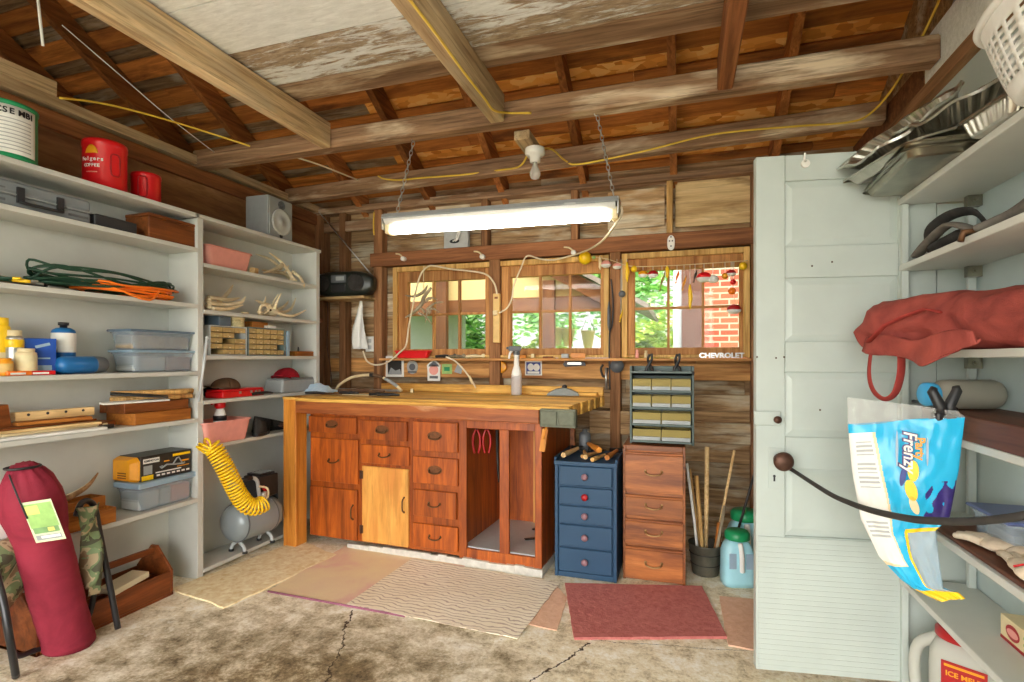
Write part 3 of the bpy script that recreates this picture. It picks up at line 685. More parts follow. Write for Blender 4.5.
# ------------------------------------------------------------------ workbench
bM = Matrix.Translation((-2.365, 2.95, 0)) @ Matrix.Rotation(rad(-2.7), 4, 'Z')
def cp(cx, cy, yl=0.0): return onP(270+cx*.3373, 360+cy*.3373, bM, yl)
bench = thing('workbench', 'long wooden workbench with red-brown drawers and a thick yellow butcher-block top', 'workbench', (-2.365, 2.95, 0), rad(-2.7))
W_ = 1.614; D_ = .62; ZT = .86
XO0 = cp(578, 380).x; XM0 = cp(681, 400).x; XM1 = cp(709, 400).x; XR0 = cp(786, 400).x
m = MB()
m.bx((0, 0, .05), (.02, D_, ZT)); m.bx((W_-.02, .0, .02), (W_, D_, ZT)); m.bx((.02, .02, .05), (XO0-.02, D_, .07))
m.bx((.02, D_-.02, .05), (W_-.02, D_, ZT)); m.bx((.02, .02, ZT-.02), (W_-.02, D_-.02, ZT))
m.bx((XO0-.035, .004, .05), (XO0-.017, D_-.02, ZT-.02)); m.build('carcass', M['bench_red'], bench)
m = MB(); m.bx((0, 0, .05), (XO0-.036, .018, ZT), 0, .2); m.build('front_panel', M['bench_red'], bench)
m = MB(); m.bx((XO0-.036, -.004, .02), (XO0+.012, .016, ZT), 0, .6); m.bx((XM0, -.004, .10), (XM1, .016, ZT-.05), 0, .7); m.bx((XR0, -.004, .02), (W_, .016, ZT), 0, .6)
m.bx((XO0+.012, -.004, ZT-.05), (XR0, .016, ZT), 0, .4); m.bx((XO0+.012, -.004, .02), (XR0, .016, .10), 0, .8); m.build('face_frame', M['bench_red'], bench, bevel=.002)
m = MB(); m.bx((XO0-.017, .02, .09), (W_-.02, D_-.02, .105)); m.build('compartment_floor', M['lgrey'], bench)
m = MB(); m.bx((XM0+.01, D_-.035, .105), (W_-.02, D_-.02, ZT-.02)); m.build('back_plywood', M['bench_light'], bench)
m = MB(); xk = cp(236, 556).x
for k in range(24): m.bx((xk+(W_+.01-xk)*k/24, -.022-.004*random.random(), 0), (xk+(W_+.01-xk)*(k+1)/24, -.0045, .030+.012*random.random()+.012*k/24), 0, .5)
m.bx((W_-.006, -.0, 0), (W_+.006, .3, .045)); m.build('kick_strip', M['stripw'], bench)
def handle(parent, x, z, w=.075, y=-.018, mat='brass', drop=.016, vert=False):
    m = MB()
    if vert:
        m.tube(cat([(x, y, z-w/2), (x, y-.02, z-w*.3), (x, y-.02, z+w*.3), (x, y, z+w/2)]), .0045, 6)
        m.ball((x, y, z-w/2), .007, 8); m.ball((x, y, z+w/2), .007, 8)
    else:
        m.tube(cat([(x-w/2, y, z), (x-w*.42, y-.018, z-drop*.6), (x, y-.022, z-drop), (x+w*.42, y-.018, z-drop*.6), (x+w/2, y, z)]), .0045, 6)
        m.ball((x-w/2, y, z), (.008, .004, .01), 8); m.ball((x+w/2, y, z), (.008, .004, .01), 8)
    m.build('handle', M[mat], parent)
def drawer(name, a, b, mat='bench_red', hx=None, style='h', plate=False, lip=.018):
    p = cp(*a); q = cp(*b); x0, x1, z1, z0 = p.x+.004, q.x-.004, p.z-.004, q.z+.004
    m = MB(); m.bx((x0, -lip, z0), (x1, -.0005, z1), 0, random.random()); d = m.build(name, M[mat], bench, bevel=.003)
    cx, cz = (x0+x1)/2, (z0+z1)/2
    if style == 'h':
        if plate:
            m = MB(); m.prism(ngon(.045, 16, 1.1, .6), .002, frame((cx, -lip, cz+.006), (1, 0, 0), (0, 0, 1))); m.build('handle_plate', M['plate_stain'], d)
        handle(d, cx, cz+.004, y=-lip)
    elif style == 'v':
        handle(d, x1-.03, cz+.02, .09, -lip, vert=True)
    return d
drawer('drawer', (118, 163), (262, 222), plate=True)
drawer('drawer', (124, 226), (266, 370))
drawer('door', (122, 369), (264, 537), style='v')
drawer('drawer', (268, 174), (412, 243), plate=True, lip=.024)
drawer('drawer', (272, 246), (418, 316))
d = drawer('door', (276, 310), (416, 556), 'bench_light', style='v')
p = cp(276, 310); q = cp(416, 556)
for z in (p.z-.06, q.z+.08):
    m = MB(); m.bx((p.x-.012, -.022, z-.025), (p.x+.014, -.014, z+.025)); m.cyl((p.x, -.024, z-.026), (p.x, -.024, z+.026), .004, n=8); m.build('hinge', M['rust'], d)
drawer('drawer', (427, 178), (562, 277), plate=True, lip=.022)
drawer('drawer', (427, 281), (562, 376), plate=True)
drawer('drawer', (428, 378), (558, 474), lip=.022)
drawer('drawer', (426, 477), (562, 570))
# legs, apron, top
LX0, LX1, LY0, LY1 = -.105, .0, -.135, -.03
m = MB(); m.bx((LX0, LY0, .0), (LX1, LY1, .972)); m.build('leg', M['bench_leg'], bench, bevel=.006)
m = MB(); m.bx((LX0, .62, 0), (LX1, .71, .89)); m.build('leg', M['bench_leg'], bench, bevel=.006)
m = MB(); m.bx((-.002, -.135, .872), (1.64, -.09, .955)); m.build('apron', M['bench_redx'], bench, bevel=.004)
m = MB(); m.bx((-.003, -.088, .862), (1.62, .70, .90)); m.build('top_frame', M['bench_red'], bench)
m = MB(); n = 10
for k in range(n):
    y0 = -.14+k*.083; xr = 1.81-.012*random.random()+.03*(k/n)
    zt = .972-(.0 if k else .004)
    m.bx((-.105 if k > 1 else (.0 if k == 0 else -.105), y0+.0008, .905 if k > 0 else .945), (xr, y0+.0822, zt-random.uniform(0, .002)), 0, random.random())
m.bx((-.105, -.14, .955), (-.001, -.058, .972), 0, .5)
m.build('bench_top', M['bench_top'], bench, bevel=.003)
m = MB(); m.bx((.1, .662, .972), (1.83, .70, 1.03), 0, .5); m.bx((1.35, .60, .972), (1.80, .662, .995), 0, .9); m.build('back_ledge', M['bench_top'], bench, bevel=.003)
v = cp(805, 137, -.14); v2 = cp(903, 190, -.14)
m = MB(); m.bx((v.x, -.175, .86), (v.x+.195, -.136, .955)); m.bx((v.x+.006, -.181, .872), (v.x+.094, -.175, .945), 0); m.bx((v.x+.102, -.181, .872), (v.x+.189, -.175, .945)); m.build('vise_jaw', M['steel_g'] if 'steel_g' in M else M['tray'], bench, bevel=.004)
m = MB(); m.tube([(v.x+.02, -.17, .80), (v.x+.035, -.165, .86)], .006, 6); m.box((v.x+.02, -.16, .79), (.03, .02, .12), (0, .15, 0)); m.build('vise_handle', M['bench_leg'], bench)
BT = .972
def bw(x, y, z=BT): return bM @ Vector((x, y, z))
def bpix(px, py, z=BT): p = onZ(px, py, z); return bM.inverted() @ p

# things in the open compartment of the bench: pliers hanging, scraps on the floor
for k, (dx, mt, n) in enumerate(((.03, 'dred', 'red-handled pliers hanging in the open bench compartment, nearer the drawers'), (.085, 'dred', 'red-handled pliers hanging in the open bench compartment, second from the drawers'))):
    p = bw(XO0+dx, .10+.03*k, .80)
    t = thing('pliers', n, 'pliers', p, rad(15))
    m = MB()
    for s in (-1, 1): m.tube(cat([(0.004*s, 0, -.01), (.02*s, 0, -.05), (.022*s, 0, -.10), (.012*s, 0, -.155)]), [.006, .008, .008, .007], 7)
    m.build('grip', M[mt], t)
    m = MB(); m.tube([(0, 0, -.012), (0, 0, .01), (0, 0, .05)], [.014, .014, .005], 8, flat=.5); m.build('jaw', M['dark_metal'], t)
p = bw(XO0+.10, .26, .80); t = thing('pipe_wrench', 'long dark steel tongs hanging behind the red pliers', 'wrench', p, rad(10))
m = MB(); m.tube(cat([(0, 0, .03), (.0, 0, -.15), (.01, 0, -.36)]), [.012, .009, .007], 8); m.build('handle', M['dark_metal'], t)
m = MB(); m.box((0, 0, .04), (.03, .016, .06), None); m.build('jaw', M['steel'], t, bevel=.004)
for (x, y, r, L, n) in ((XM1+.10, .30, 35, .22, 'dark metal bracket arm lying on the bench compartment floor, at the front'), (XM1+.12, .40, -20, .26, 'dark metal bracket arm lying on the bench compartment floor, at the back')):
    m = MB(); m.beam((-L/2, 0, .006), (L/2, 0, .006), .022, .008); m.beam((L/2, 0, .006), (L/2-.03, .08, .03), .02, .008)
    solo('bracket_arm', m, M['dark_metal'], n, 'bracket', bw(x, y, .1065), rad(r), bevel=.002)

# ------------------------------------------------------------------ blue chest
x0, x1, yf = -.687, -.343, 2.91; w = x1-x0; H = .648
t = thing('drawer_chest', 'small blue painted chest of five drawers with round knobs', 'chest of drawers', (x0, yf, 0)); D = .40
m = MB(); m.bx((0, 0, 0), (.018, D, H-.02)); m.bx((w-.018, 0, 0), (w, D, H-.02)); m.bx((.018, D-.012, 0), (w-.018, D, H-.02)); m.bx((.018, .004, .0), (w-.018, D-.012, .03))
m.bx((-.004, -.008, H-.022), (w+.004, D, H)); m.bx((.018, .012, .03), (w-.018, .024, H-.022))
m.bx((-.004, .0, H), (.008, D, H+.02)); m.bx((w-.008, 0, H), (w+.004, D, H+.02)); m.build('carcass', M['blue_paint'], t, bevel=.002)
fr = [(.035, .165), (.175, .295), (.305, .40), (.41, .505), (.515, .622)]
for k, (a, b) in enumerate(fr):
    m = MB(); m.bx((.024, -.006, a), (w-.024, .012, b)); d = m.build('drawer', M['blue_paint'], t, bevel=.004)
    m = MB(); m.lathe([(.004, 0), (.007, .008), (.018, .014), (.019, .02), (.014, .026), (0, .028)], (w/2, -.006, (a+b)/2), 14, axis=(0, -1, 0)); kn = m.build('knob', M['knobpink'] if k != 3 else M['dred'], d)
# tools piled on the blue chest
zt = H+.001
def hammer(x, y, rz, L, col, lab, head=True, tilt=0, r=.012, z=0):
    t = thing('hammer' if head else 'chisel', lab, 'hammer' if head else 'chisel', (x, y, zt+r+z+(.012 if head else .001)), 0, None, (rad(tilt), 0, rad(rz)))
    m = MB(); m.tube(cat([(0, -L/2, 0), (0, -L*.2, 0), (0, L*.25, 0), (0, L/2, 0)]), [r, r*1.1, r*.8, r*.75], 10); m.build('handle', M[col], t)
    m = MB()
    if head: m.cyl((-.045, L/2, 0), (.03, L/2, 0), .013, .015, 10); m.box((.045, L/2, 0), (.04, .016, .022), None, 0, None)
    else: m.cyl((0, L/2, 0), (0, L/2+.06, 0), .008, .004, 8)
    m.build('head' if head else 'blade', M['dark_metal'], t)
hammer(-.625, 3.06, -8, .26, 'pale_wood', 'pale-handled hammer on the blue chest, its handle end sticking out at the far left', True, 0, .015)
hammer(-.49, 3.05, 25, .22, 'dyellow_w' if 'dyellow_w' in M else 'box_wood', 'orange-wood handle lying across the top of the tool pile on the blue chest', False, 0, .016, .045)
hammer(-.545, 3.07, 12, .20, 'pale_wood', 'grey-tipped wooden tool handle in the middle of the blue chest', False, 0, .013)
hammer(-.51, 3.10, -20, .22, 'stick', 'thin wooden tool handle under the orange-wood one on the blue chest', False, 0, .011)
hammer(-.455, 3.00, -14, .18, 'stick', 'short worn tool handle poking over the front edge of the blue chest', False, 0, .012)
hammer(-.385, 3.06, -6, .26, 'box_wood', 'yellowish hammer handle at the end of the blue chest beside the brown chest', True, 0, .014)
m = MB(); m.lathe([(.034, 0), (.036, .01), (.036, .10), (.03, .115), (.016, .12), (.016, .135), (0, .136)], n=18); t = solo('round_can', m, M['dgrey'], 'dark grey round can standing at the back of the blue chest', 'can', (-.575, 3.24, zt))
m = MB(); m.bx((0, 0, 0), (.03, .03, .20)); solo('wood_block', m, M['box_dark'], 'upright dark wooden block behind the tools on the blue chest', 'block', (-.665, 3.22, zt), bevel=.003)

# ------------------------------------------------------------------ brown chest
x0, x1, yf = -.318, .012, 2.99; w = x1-x0; H = .742; D = .38
chest = thing('drawer_chest', 'narrow red-brown wooden chest of four drawers under the bin rack', 'chest of drawers', (x0, yf, 0))
m = MB(); m.bx((0, .0, 0), (.016, D, H)); m.bx((w-.016, 0, 0), (w, D, H)); m.bx((.016, .002, H-.028), (w-.016, D, H)); m.bx((.016, .012, .0), (w-.016, .028, H-.028)); m.bx((.016, D-.01, 0), (w-.016, D, H-.028)); m.build('carcass', M['drawer_brown'], chest, bevel=.002)
for a, b, lip in ((.013, .185, .012), (.203, .337, .012), (.355, .469, .006), (.489, .706, .016)):
    m = MB(); m.bx((.012, -lip, a), (w-.012, .012, b-.012), 0, random.random()); m.bx((.012, -lip+.002, b-.012), (w-.012, .012, b), 0, .95); d = m.build('drawer', M['drawer_brown'], chest, bevel=.003)
    handle(d, w/2, (a+b)/2+.008, .085, -lip, 'brassl', .018)
# ------------------------------------------------------------------ bin rack on the brown chest
c0 = onZ(632, 446, H); rw = .345
rack = thing('bin_rack', 'dark green metal rack of clear amber parts bins on the brown chest', 'bin rack', (x0+.03, yf+.02, H)); RH = .435
m = MB()
m.bx((0, .05, 0), (.012, .17, RH)); m.bx((rw-.012, .05, 0), (rw, .17, RH)); m.bx((0, .165, 0), (rw, .17, RH))
for k in range(5): m.bx((.012, .02 if k < 4 else .03, .012+k*.093), (rw-.012, .165, .018+k*.093)); m.bx((.012, .012 if k < 4 else .02, .012+k*.093), (rw-.012, .02, .024+k*.093))
m.bx((.012, .03, .385), (rw-.012, .036, .408)); m.build('rack_frame', M['rackg'] if 'rackg' in M else M['dark_metal'], rack, bevel=.0015)
for k in range(4):
    n = 2 if k < 2 else 3
    for j in range(n):
        a = .016+(rw-.032)*j/n+.002; b = .016+(rw-.032)*(j+1)/n-.002; z = .0245+k*.093
        m = MB(); q = .0025
        m.bx((a, .03, z), (b, .033, z+.060)); m.bx((a, .155, z), (b, .158, z+.060)); m.bx((a, .033, z), (a+q, .155, z+.060)); m.bx((b-q, .033, z), (b, .155, z+.060)); m.bx((a+q, .033, z), (b-q, .155, z+q))
        d = m.build('bin', M['bin_amber'], rack)
        m = MB(); m.bx((a+.002, .0195, z), (b-.002, .0295, z+.020)); m.build('label_strip', M['grey'], d)
        m = MB(); m.bx((a+q+.003, .036, z+q), (b-q-.003, .15, z+.048+.006*random.random())); m.build('contents', M['khaki'] if 'khaki' in M else M['tan'], d)
# clutter in the rack's open top tray
tz = H+.018+4*.093
for k in range(2):
    px = (653, 677)[k]
    p = Vector((x0+.03+(.105, .255)[k], yf+.115, tz+.001))
    t = thing('clamp', 'black hand clamp standing up in the top tray of the bin rack, '+('nearer the bench' if k == 0 else 'nearer the door'), 'clamp', p, rad(20*k))
    m = MB(); m.tube(cat([(-.018, 0, 0), (-.014, 0, .03), (0, 0, .055), (.014, 0, .085), (.012, 0, .115)]), [.010, .009, .009, .007, .008], 8); m.build('arm', M['black'], t)
    m = MB(); m.tube(cat([(.02, 0, 0), (.014, 0, .03), (0, .012, .055), (-.008, 0, .085), (.002, 0, .11)]), [.010, .009, .009, .007, .007], 8); m.build('arm', M['dark_metal'], t)
for k, (x, L, mt, n) in enumerate(((.06, .07, 'steel', 'steel pliers lying at the bench end of the rack tray'), (.16, .06, 'steel', 'small steel snips lying in the middle of the rack tray'), (.305, .08, 'black', 'black drill chuck lying at the door end of the rack tray'))):
    m = MB(); m.tube([(-L/2, 0, .008), (0, .006, .010), (L/2, -.004, .008)], [.007, .009, .006], 8); m.ball((L/2, -.004, .008), .0085, 8)
    solo(('pliers', 'snips', 'drill_chuck')[k], m, M[mt], n, ('pliers', 'snips', 'chuck')[k], (x0+.03+x, yf+.075, tz+.001), rad(15-20*k))

# ------------------------------------------------------------------ bucket of sticks and the jugs
b = onZ(706, 579, 0); bx_, by_ = b.x, b.y+.09
t = thing('bucket', 'small dull galvanised bucket holding wooden sticks by the door', 'bucket', (bx_, by_, 0))
m = MB(); m.lathe([(.070, 0), (.072, .006), (.090, .165), (.094, .168), (.094, .174), (.088, .172), (.085, .16), (.066, .012), (0, .012)], n=28); m.build('pail', M['pail'] if 'pail' in M else M['tray'], t)
m = MB()
for z, r in ((.06, .0795), (.12, .0865)): m.lathe([(r-.002, z-.003), (r+.002, z), (r-.002, z+.003)], n=28)
m.build('hoop', M['dark_metal'], t)
SK = [((-.03, -.03), (-.10, -.02, .62), .008, 'stick', 'thin grey-brown stick in the bucket, leaning furthest towards the brown chest', 'white'),
      ((-.02, .01), (-.085, .03, .58), .009, 'stick', 'second stick from the brown chest in the bucket', None),
      ((-.01, -.04), (-.05, -.05, .56), .012, 'stick', 'reddish dowel leaning in the bucket against the thick pale stick', None),
      ((.0, .01), (.008, -.02, .72), .0125, 'pale_wood', 'thick pale straight stick standing upright in the bucket', None),
      ((.03, .02), (.155, .03, .70), .0075, 'pale_wood', 'thin pale stick leaning towards the door from the bucket', None),
      ((.045, -.03), (.075, -.03, .30), .016, 'box_wood', 'short turned wooden tool handle in the bucket', None),
      ((.03, -.055), (.10, -.04, .40), .009, 'antler_grey', 'grey flat stick on the near side of the bucket', None)]
for (bx, tp, r, mt, n, e) in SK:
    m = MB(); a = Vector((bx[0], bx[1], .02)); c = Vector(tp); m.tube([a, a.lerp(c, .5)+Vector((.002, 0, 0)), c], [r, r, r*.95], 8)
    solo('stick', m, M['white'] if e else M[mt], n, 'stick', (bx_, by_, 0))
m = MB(); a = Vector((bx_-.14, by_+.16, .005)); m.tube([a, a+Vector((-.06, .19, .55)), a+Vector((-.11, .2, 1.0))], .006, 6); solo('metal_rod', m, M['dark_metal'], 'dark thin rod leaning on the wall behind the bucket, tilting towards the brown chest', 'rod')
m = MB(); a = Vector((bx_+.11, by_+.03, .005)); m.tube([a, a+Vector((.10, .0, .38)), a+Vector((.20, .01, .76))], .007, 6); solo('metal_rod', m, M['dark_metal'], 'long grey rod leaning behind the bucket and tilting towards the door', 'rod')
def jug(x, y, rz, lab, s=1.0, liquid='jug_blue', cap='green'):
    t = thing('jug', lab, 'jug', (x, y, 0), rz)
    w, d, h = .074*s, .058*s, .225*s
    m = MB()
    prof = [(0.0, 1), (.12*h, 1.02), (.6*h, 1.0), (.72*h, 1.0), (.86*h, .86), (h, .62)]
    vs = []; fs = []; n = 20
    for z, k in prof:
        for i in range(n):
            a = 2*pi*i/n; ca, sa = cos(a), sin(a); e = .45
            vs.append((w*k*math.copysign(abs(ca)**e, ca), d*k*math.copysign(abs(sa)**e, sa), z))
    for j in range(len(prof)-1):
        for i in range(n): fs.append((j*n+i, j*n+(i+1) % n, (j+1)*n+(i+1) % n, (j+1)*n+i))
    fs.append(tuple(range(n))[::-1]); fs.append(tuple((len(prof)-1)*n+i for i in range(n)))
    m.add(vs, fs, True); m.build('jug_body', M[liquid], t)
    m = MB(); m.tube(cat([(.005*s, -d*1.02, h*.36), (.0, -d*1.18, h*.5), (0, -d*1.15, h*.72), (0, -d*.75, h*.95)]), .012*s, 10); m.build('handle', M['white'], t)
    for sg in (-1, 1):
        m = MB(); m.prism(rect(.034*s, .075*s), .002, frame((sg*.04*s, -d*1.0, h*.58), (1, 0, 0), (0, 0, 1))); m.build('recess', M['paleblue'], t)
    m = MB(); m.lathe([(.058*s, h), (.06*s, h+.004), (.06*s, h+.03*s), (.05*s, h+.042*s), (0, h+.044*s)], n=24); m.build('lid', M[cap], t)
jp = onZ(738, 587, 0)
jug(jp.x, jp.y+.05, rad(14), 'pale blue plastic jug with wide green lid standing on the floor by the door', 1.08)
jug(jp.x+.06, jp.y+.26, rad(5), 'second pale blue jug with a green lid half hidden behind the door edge', 1.3)
from mathutils import noise as mnoise
def rough(m, amt, sc_=8, start=0, seed=0):
    for i in range(start, len(m.v)):
        p = m.v[i]; m.v[i] = p+mnoise.noise_vector(p*sc_+Vector((seed, seed*.7, 0)))*amt
    return m
# ------------------------------------------------------------------ mats on the floor
def mat_(name, px, z, h, mt, lab, cat_, wob=.0, edge=None):
    pts = [onZ(a, b, z) for a, b in px]; c = sum(pts, Vector())/len(pts); c.z = 0
    q = []
    for i in range(len(pts)):
        a, b = pts[i], pts[(i+1) % len(pts)]; n = max(2, int((b-a).length/.05))
        for k in range(n): p = a.lerp(b, k/n); q.append(p+Vector((mnoise.noise(p*14), mnoise.noise(p*14+Vector((5, 3, 1))), 0))*wob-c)
    m = MB(); m.slab(q, h); o = solo(name, m, M[mt], lab, cat_, c)
    if edge:
        e = MB(); a, b = pts[edge[0]]-c, pts[edge[1]]-c; e.tube([a+Vector((0, 0, h*.6)), b+Vector((0, 0, h*.6))], .006, 6); e.build('bound_edge', M['padedge'], o)
    return o
mat_('floor_rug', [(171, 590), (224, 609), (336, 556), (300, 541)], .001, .008, 'rug_tan', 'tan flecked shag rug on the floor in front of the compressor', 'rug', .014)
mat_('floor_mat', [(268, 592), (405, 617), (470, 562), (345, 547)], .001, .006, 'padmat', 'dusty pink and beige mat with a mauve bound edge, under the wavy-print mat', 'mat', .004, (0, 1))
mat_('floor_mat', [(347, 604), (517, 639), (560, 583), (412, 559)], .0078, .003, 'squiggle', 'cream plastic mat with wavy brown print in front of the workbench', 'mat', .006)
mat_('floor_mat', [(505, 620), (557, 631), (567, 598), (556, 586), (530, 590)], .001, .0045, 'rug_pink', 'salmon mat half hidden between the wavy-print mat and the red mat', 'mat', .004)
mat_('floor_mat', [(565, 585), (702, 588), (727, 639), (574, 640)], .001, .012, 'rug_red', 'dusky red rectangular mat in front of the blue and brown chests', 'mat', .004)
mat_('floor_mat', [(719, 597), (775, 602), (778, 655), (728, 646)], .001, .006, 'rug_pink', 'salmon mat sticking out from behind the white door', 'mat', .004)

# ------------------------------------------------------------------ white door standing open
drz = math.atan2(.144, .99); dM = Matrix.Translation((.267, 2.23, 0)) @ Matrix.Rotation(drz, 4, 'Z')
def dp(px, py, yl=0.0): return onP(px, py, dM, yl)
door = bpy.data.objects.new('door_1', None); C.objects.link(door); door.location = (.267, 2.23, 0); door.rotation_euler = (0, 0, drz); door['kind'] = 'structure'
DW, DH = .62, 1.995; st = dp(785, 300).x; rs = .497
m = MB(); m.bx((0, 0, .025), (st, .036, DH)); m.bx((rs, 0, .025), (DW, .036, DH))
rails = [(DH, dp(785, 181).z), (dp(785, 247).z, dp(785, 278).z), (dp(785, 342).z, dp(785, 372).z), (dp(785, 437).z, dp(785, 468).z), (dp(785, 536).z, .50), (.2, .025)]
for a, b in rails: m.bx((st+.0015, .0005, b), (rs-.0015, .0355, a))
m.build('stiles_and_rails', M['door'], door, bevel=.0015)
for k in range(5):
    z1 = rails[k][1]; z0 = rails[k+1][0]
    m = MB(); m.bx((st-.003, .014, z0-.003), (rs+.003, .022, z1+.003))
    a, b, c, d = st+.028, rs-.028, z0+.028, z1-.028
    m.add([(st, .0135, z0), (rs, .0135, z0), (rs, .0135, z1), (st, .0135, z1), (a, .007, c), (b, .007, c), (b, .007, d), (a, .007, d)], [(0, 1, 5, 4), (1, 2, 6, 5), (2, 3, 7, 6), (3, 0, 4, 7), (4, 5, 6, 7)])
    m.build('door_panel', M['door'], door)
kz = dp(785, 537).z
m = MB(); n = 26
for k in range(n): a = .03+(kz-.03)*k/n; b = .03+(kz-.03)*(k+1)/n; m.bx((.006, -.006, a+.00025), (DW-.12, -.0002, b-.00025), 0, .5)
m.build('kick_board', M['door'], door)
k1 = dp(779, 459)
m = MB(); m.prism(rect(.058, .155), .003, frame((k1.x-.01, -.0005, k1.z-.035), (1, 0, 0), (0, 0, 1))); pl = m.build('lock_plate', M['door'], door, bevel=.001)
m = MB(); m.prism(ngon(.005, 10), .002, frame((k1.x-.018, -.0036, k1.z-.065), (1, 0, 0), (0, 0, 1))); m.bx((k1.x-.021, -.0055, k1.z-.085), (k1.x-.015, -.0036, k1.z-.067)); m.build('keyhole', M['black'], pl)
m = MB(); m.lathe([(.022, 0), (.022, .006), (.012, .010), (.011, .026), (.024, .032), (.034, .042), (.036, .052), (.030, .062), (.015, .067), (0, .068)], (k1.x, -.003, k1.z), 24, axis=(0, -1, 0)); m.build('door_knob', M['rust'], door)
l1 = dp(768, 418)
m = MB(); m.prism(rect(.095, .055), .012, frame((l1.x-.005, 0, l1.z), (1, 0, 0), (0, 0, 1))); la = m.build('latch', M['door'], door, bevel=.003)
m = MB(); m.lathe([(.007, 0), (.007, .012), (.014, .016), (.014, .024), (0, .028)], (l1.x+.025, -.012, l1.z-.003), 14, axis=(0, -1, 0)); m.build('latch_knob', M['rust'], la)
h1 = dp(805, 164)
m = MB(); m.prism(ngon(.016, 14), .008, frame((h1.x, 0, h1.z), (1, 0, 0), (0, 0, 1))); m.tube(cat([(h1.x, -.01, h1.z+.01), (h1.x-.012, -.03, h1.z+.005), (h1.x-.012, -.034, h1.z+.03)]), .004, 6); m.build('robe_hook', M['porcelain'], door)
m = MB()
for px, py in ((757, 357), (776, 358), (784, 357), (820, 410), (832, 262), (812, 266), (786, 465)): q = dp(px, py); m.ball((q.x, -.001, q.z), .0035, 8)
m.build('nail', M['rust'], door)
m = MB(); m.bx((DW+.004, .004, .0), (.728, .03, 1.785)); o = struct('trim_12', m, M['door']); o.location = (.267, 2.23, 0); o.rotation_euler = (0, 0, drz)

# ------------------------------------------------------------------ right-hand shelves
RX = .755
rsh = thing('shelving_unit', 'pale painted wall shelves holding the red duffel bag and baking trays', 'shelves', (RX, -1.0, 0))
ZS = [1.806, 1.562, 1.245, .988, .672, .418]
for z in ZS:
    m = MB(); e = 2.292 if z < 1.8 else 2.30
    m.bx((0, 0, z-.022), (XR-RX-.002, e+1.0, z)); m.build('shelf', M['shelf_edge'], rsh, bevel=.002)
for y in (3.30-.004, 1.2):
    m = MB(); m.bx((.004, y-.022, 0), (.026, y, 1.783)); m.build('post', M['door'], rsh, bevel=.002)
for y in (3.255,):
    m = MB(); m.bx((XR-RX-.03, y, .3), (XR-RX-.006, y+.02, 1.783)); m.build('post', M['door'], rsh, bevel=.002)
for z in ZS[:5]:
    m = MB(); m.bx((.18, 3.225, z-.06), (.222, 3.25, z-.0225)); m.cyl((.20, 3.225, z-.04), (.20, 3.21, z-.04), .006, n=8); m.build('bracket', M['tray'], rsh)
def fol(z0, y0, y1, x0, lab, nm):
    m = MB(); m.bx((x0, y0, z0), (x0+.012, y1, z0+.07)); return solo(nm, m, M['box_dark'], lab, 'board')
m = MB(); m.bx((0, 0, 0), (.012, 2.4, .07)); m.bx((.0121, 0, .058), (.21, 2.4, .07)); m.bx((.198, 0, 0), (.21, 2.4, .0579)); m.bx((.0121, 2.388, 0), (.1979, 2.4, .0579)); solo('brown_box', m, M['browns'], 'long low brown wooden box filling the shelf, the grey bottle lying on it', 'box', (RX+.001, -.30, .9885), bevel=.002)
m = MB(); m.bx((0, 0, 0), (.205, 2.4, .012)); solo('brown_board', m, M['browns'], 'brown board lying flat on the shelf under the gloves and battery packs', 'board', (RX+.012, -.25, .6725), bevel=.002)

# --- top shelf: baking trays, foil pans, laundry basket
def pan(w, d, h, rim, taper=.86, n=8, r=.03, flute=0, nf=44):
    """open rectangular pan with rounded corners"""
    m = MB()
    def loop(w, d, r):
        out = []
        for cx, cy, a0 in ((w/2-r, d/2-r, 0), (-w/2+r, d/2-r, 90), (-w/2+r, -d/2+r, 180), (w/2-r, -d/2+r, 270)):
            for k in range(n+1): a = rad(a0+90*k/n); out.append((cx+r*cos(a), cy+r*sin(a)))
        return out
    def resamp(L, N):
        P = [Vector((x, y, 0)) for x, y in L]; P.append(P[0]); ds = [0]
        for a, b in zip(P, P[1:]): ds.append(ds[-1]+(b-a).length)
        out = []; j = 0
        for i in range(N):
            t = ds[-1]*i/N
            while ds[j+1] < t: j += 1
            out.append(P[j].lerp(P[j+1], (t-ds[j])/max(1e-9, ds[j+1]-ds[j])))
        return out
    N = nf*4 if flute else 4*(n+1)
    g = (lambda a, b, c: resamp(loop(a, b, c), N)) if flute else (lambda a, b, c: [Vector((x, y, 0)) for x, y in loop(a, b, c)])
    A = g(w*taper, d*taper, r); B = g(w, d, r); R = g(w+2*rim, d+2*rim, r+rim); A2 = g(w*taper-.01, d*taper-.01, r); R2 = g(w+2*rim+.004, d+2*rim+.004, r+rim)
    if flute:
        for i, (a, b) in enumerate(zip(A, B)):
            f = 1+flute*(1 if i % 4 < 2 else -1)
            A[i] = Vector((a.x*f, a.y*f, 0)); B[i] = Vector((b.x*f, b.y*f, 0))
    rings = [[p+Vector((0, 0, .0)) for p in A2], [p+Vector((0, 0, .004)) for p in A], [p+Vector((0, 0, h)) for p in B], [p+Vector((0, 0, h+.002)) for p in R], [p+Vector((0, 0, h-.005)) for p in R2]]
    vs = [p for q in rings for p in q]; fs = [tuple(range(N))[::-1]]
    for j in range(len(rings)-1):
        for i in range(N): fs.append((j*N+i, j*N+(i+1) % N, (j+1)*N+(i+1) % N, (j+1)*N+i))
    m.add(vs, fs, False); return m
z1 = 1.8065
m = pan(.33, .44, .022, .012, .95); solo('baking_tray', m, M['tray'], 'dull baking tray at the bottom of the stack on the top right shelf', 'baking tray', (.795, 2.03, z1), rad(-2), solid=.0016)
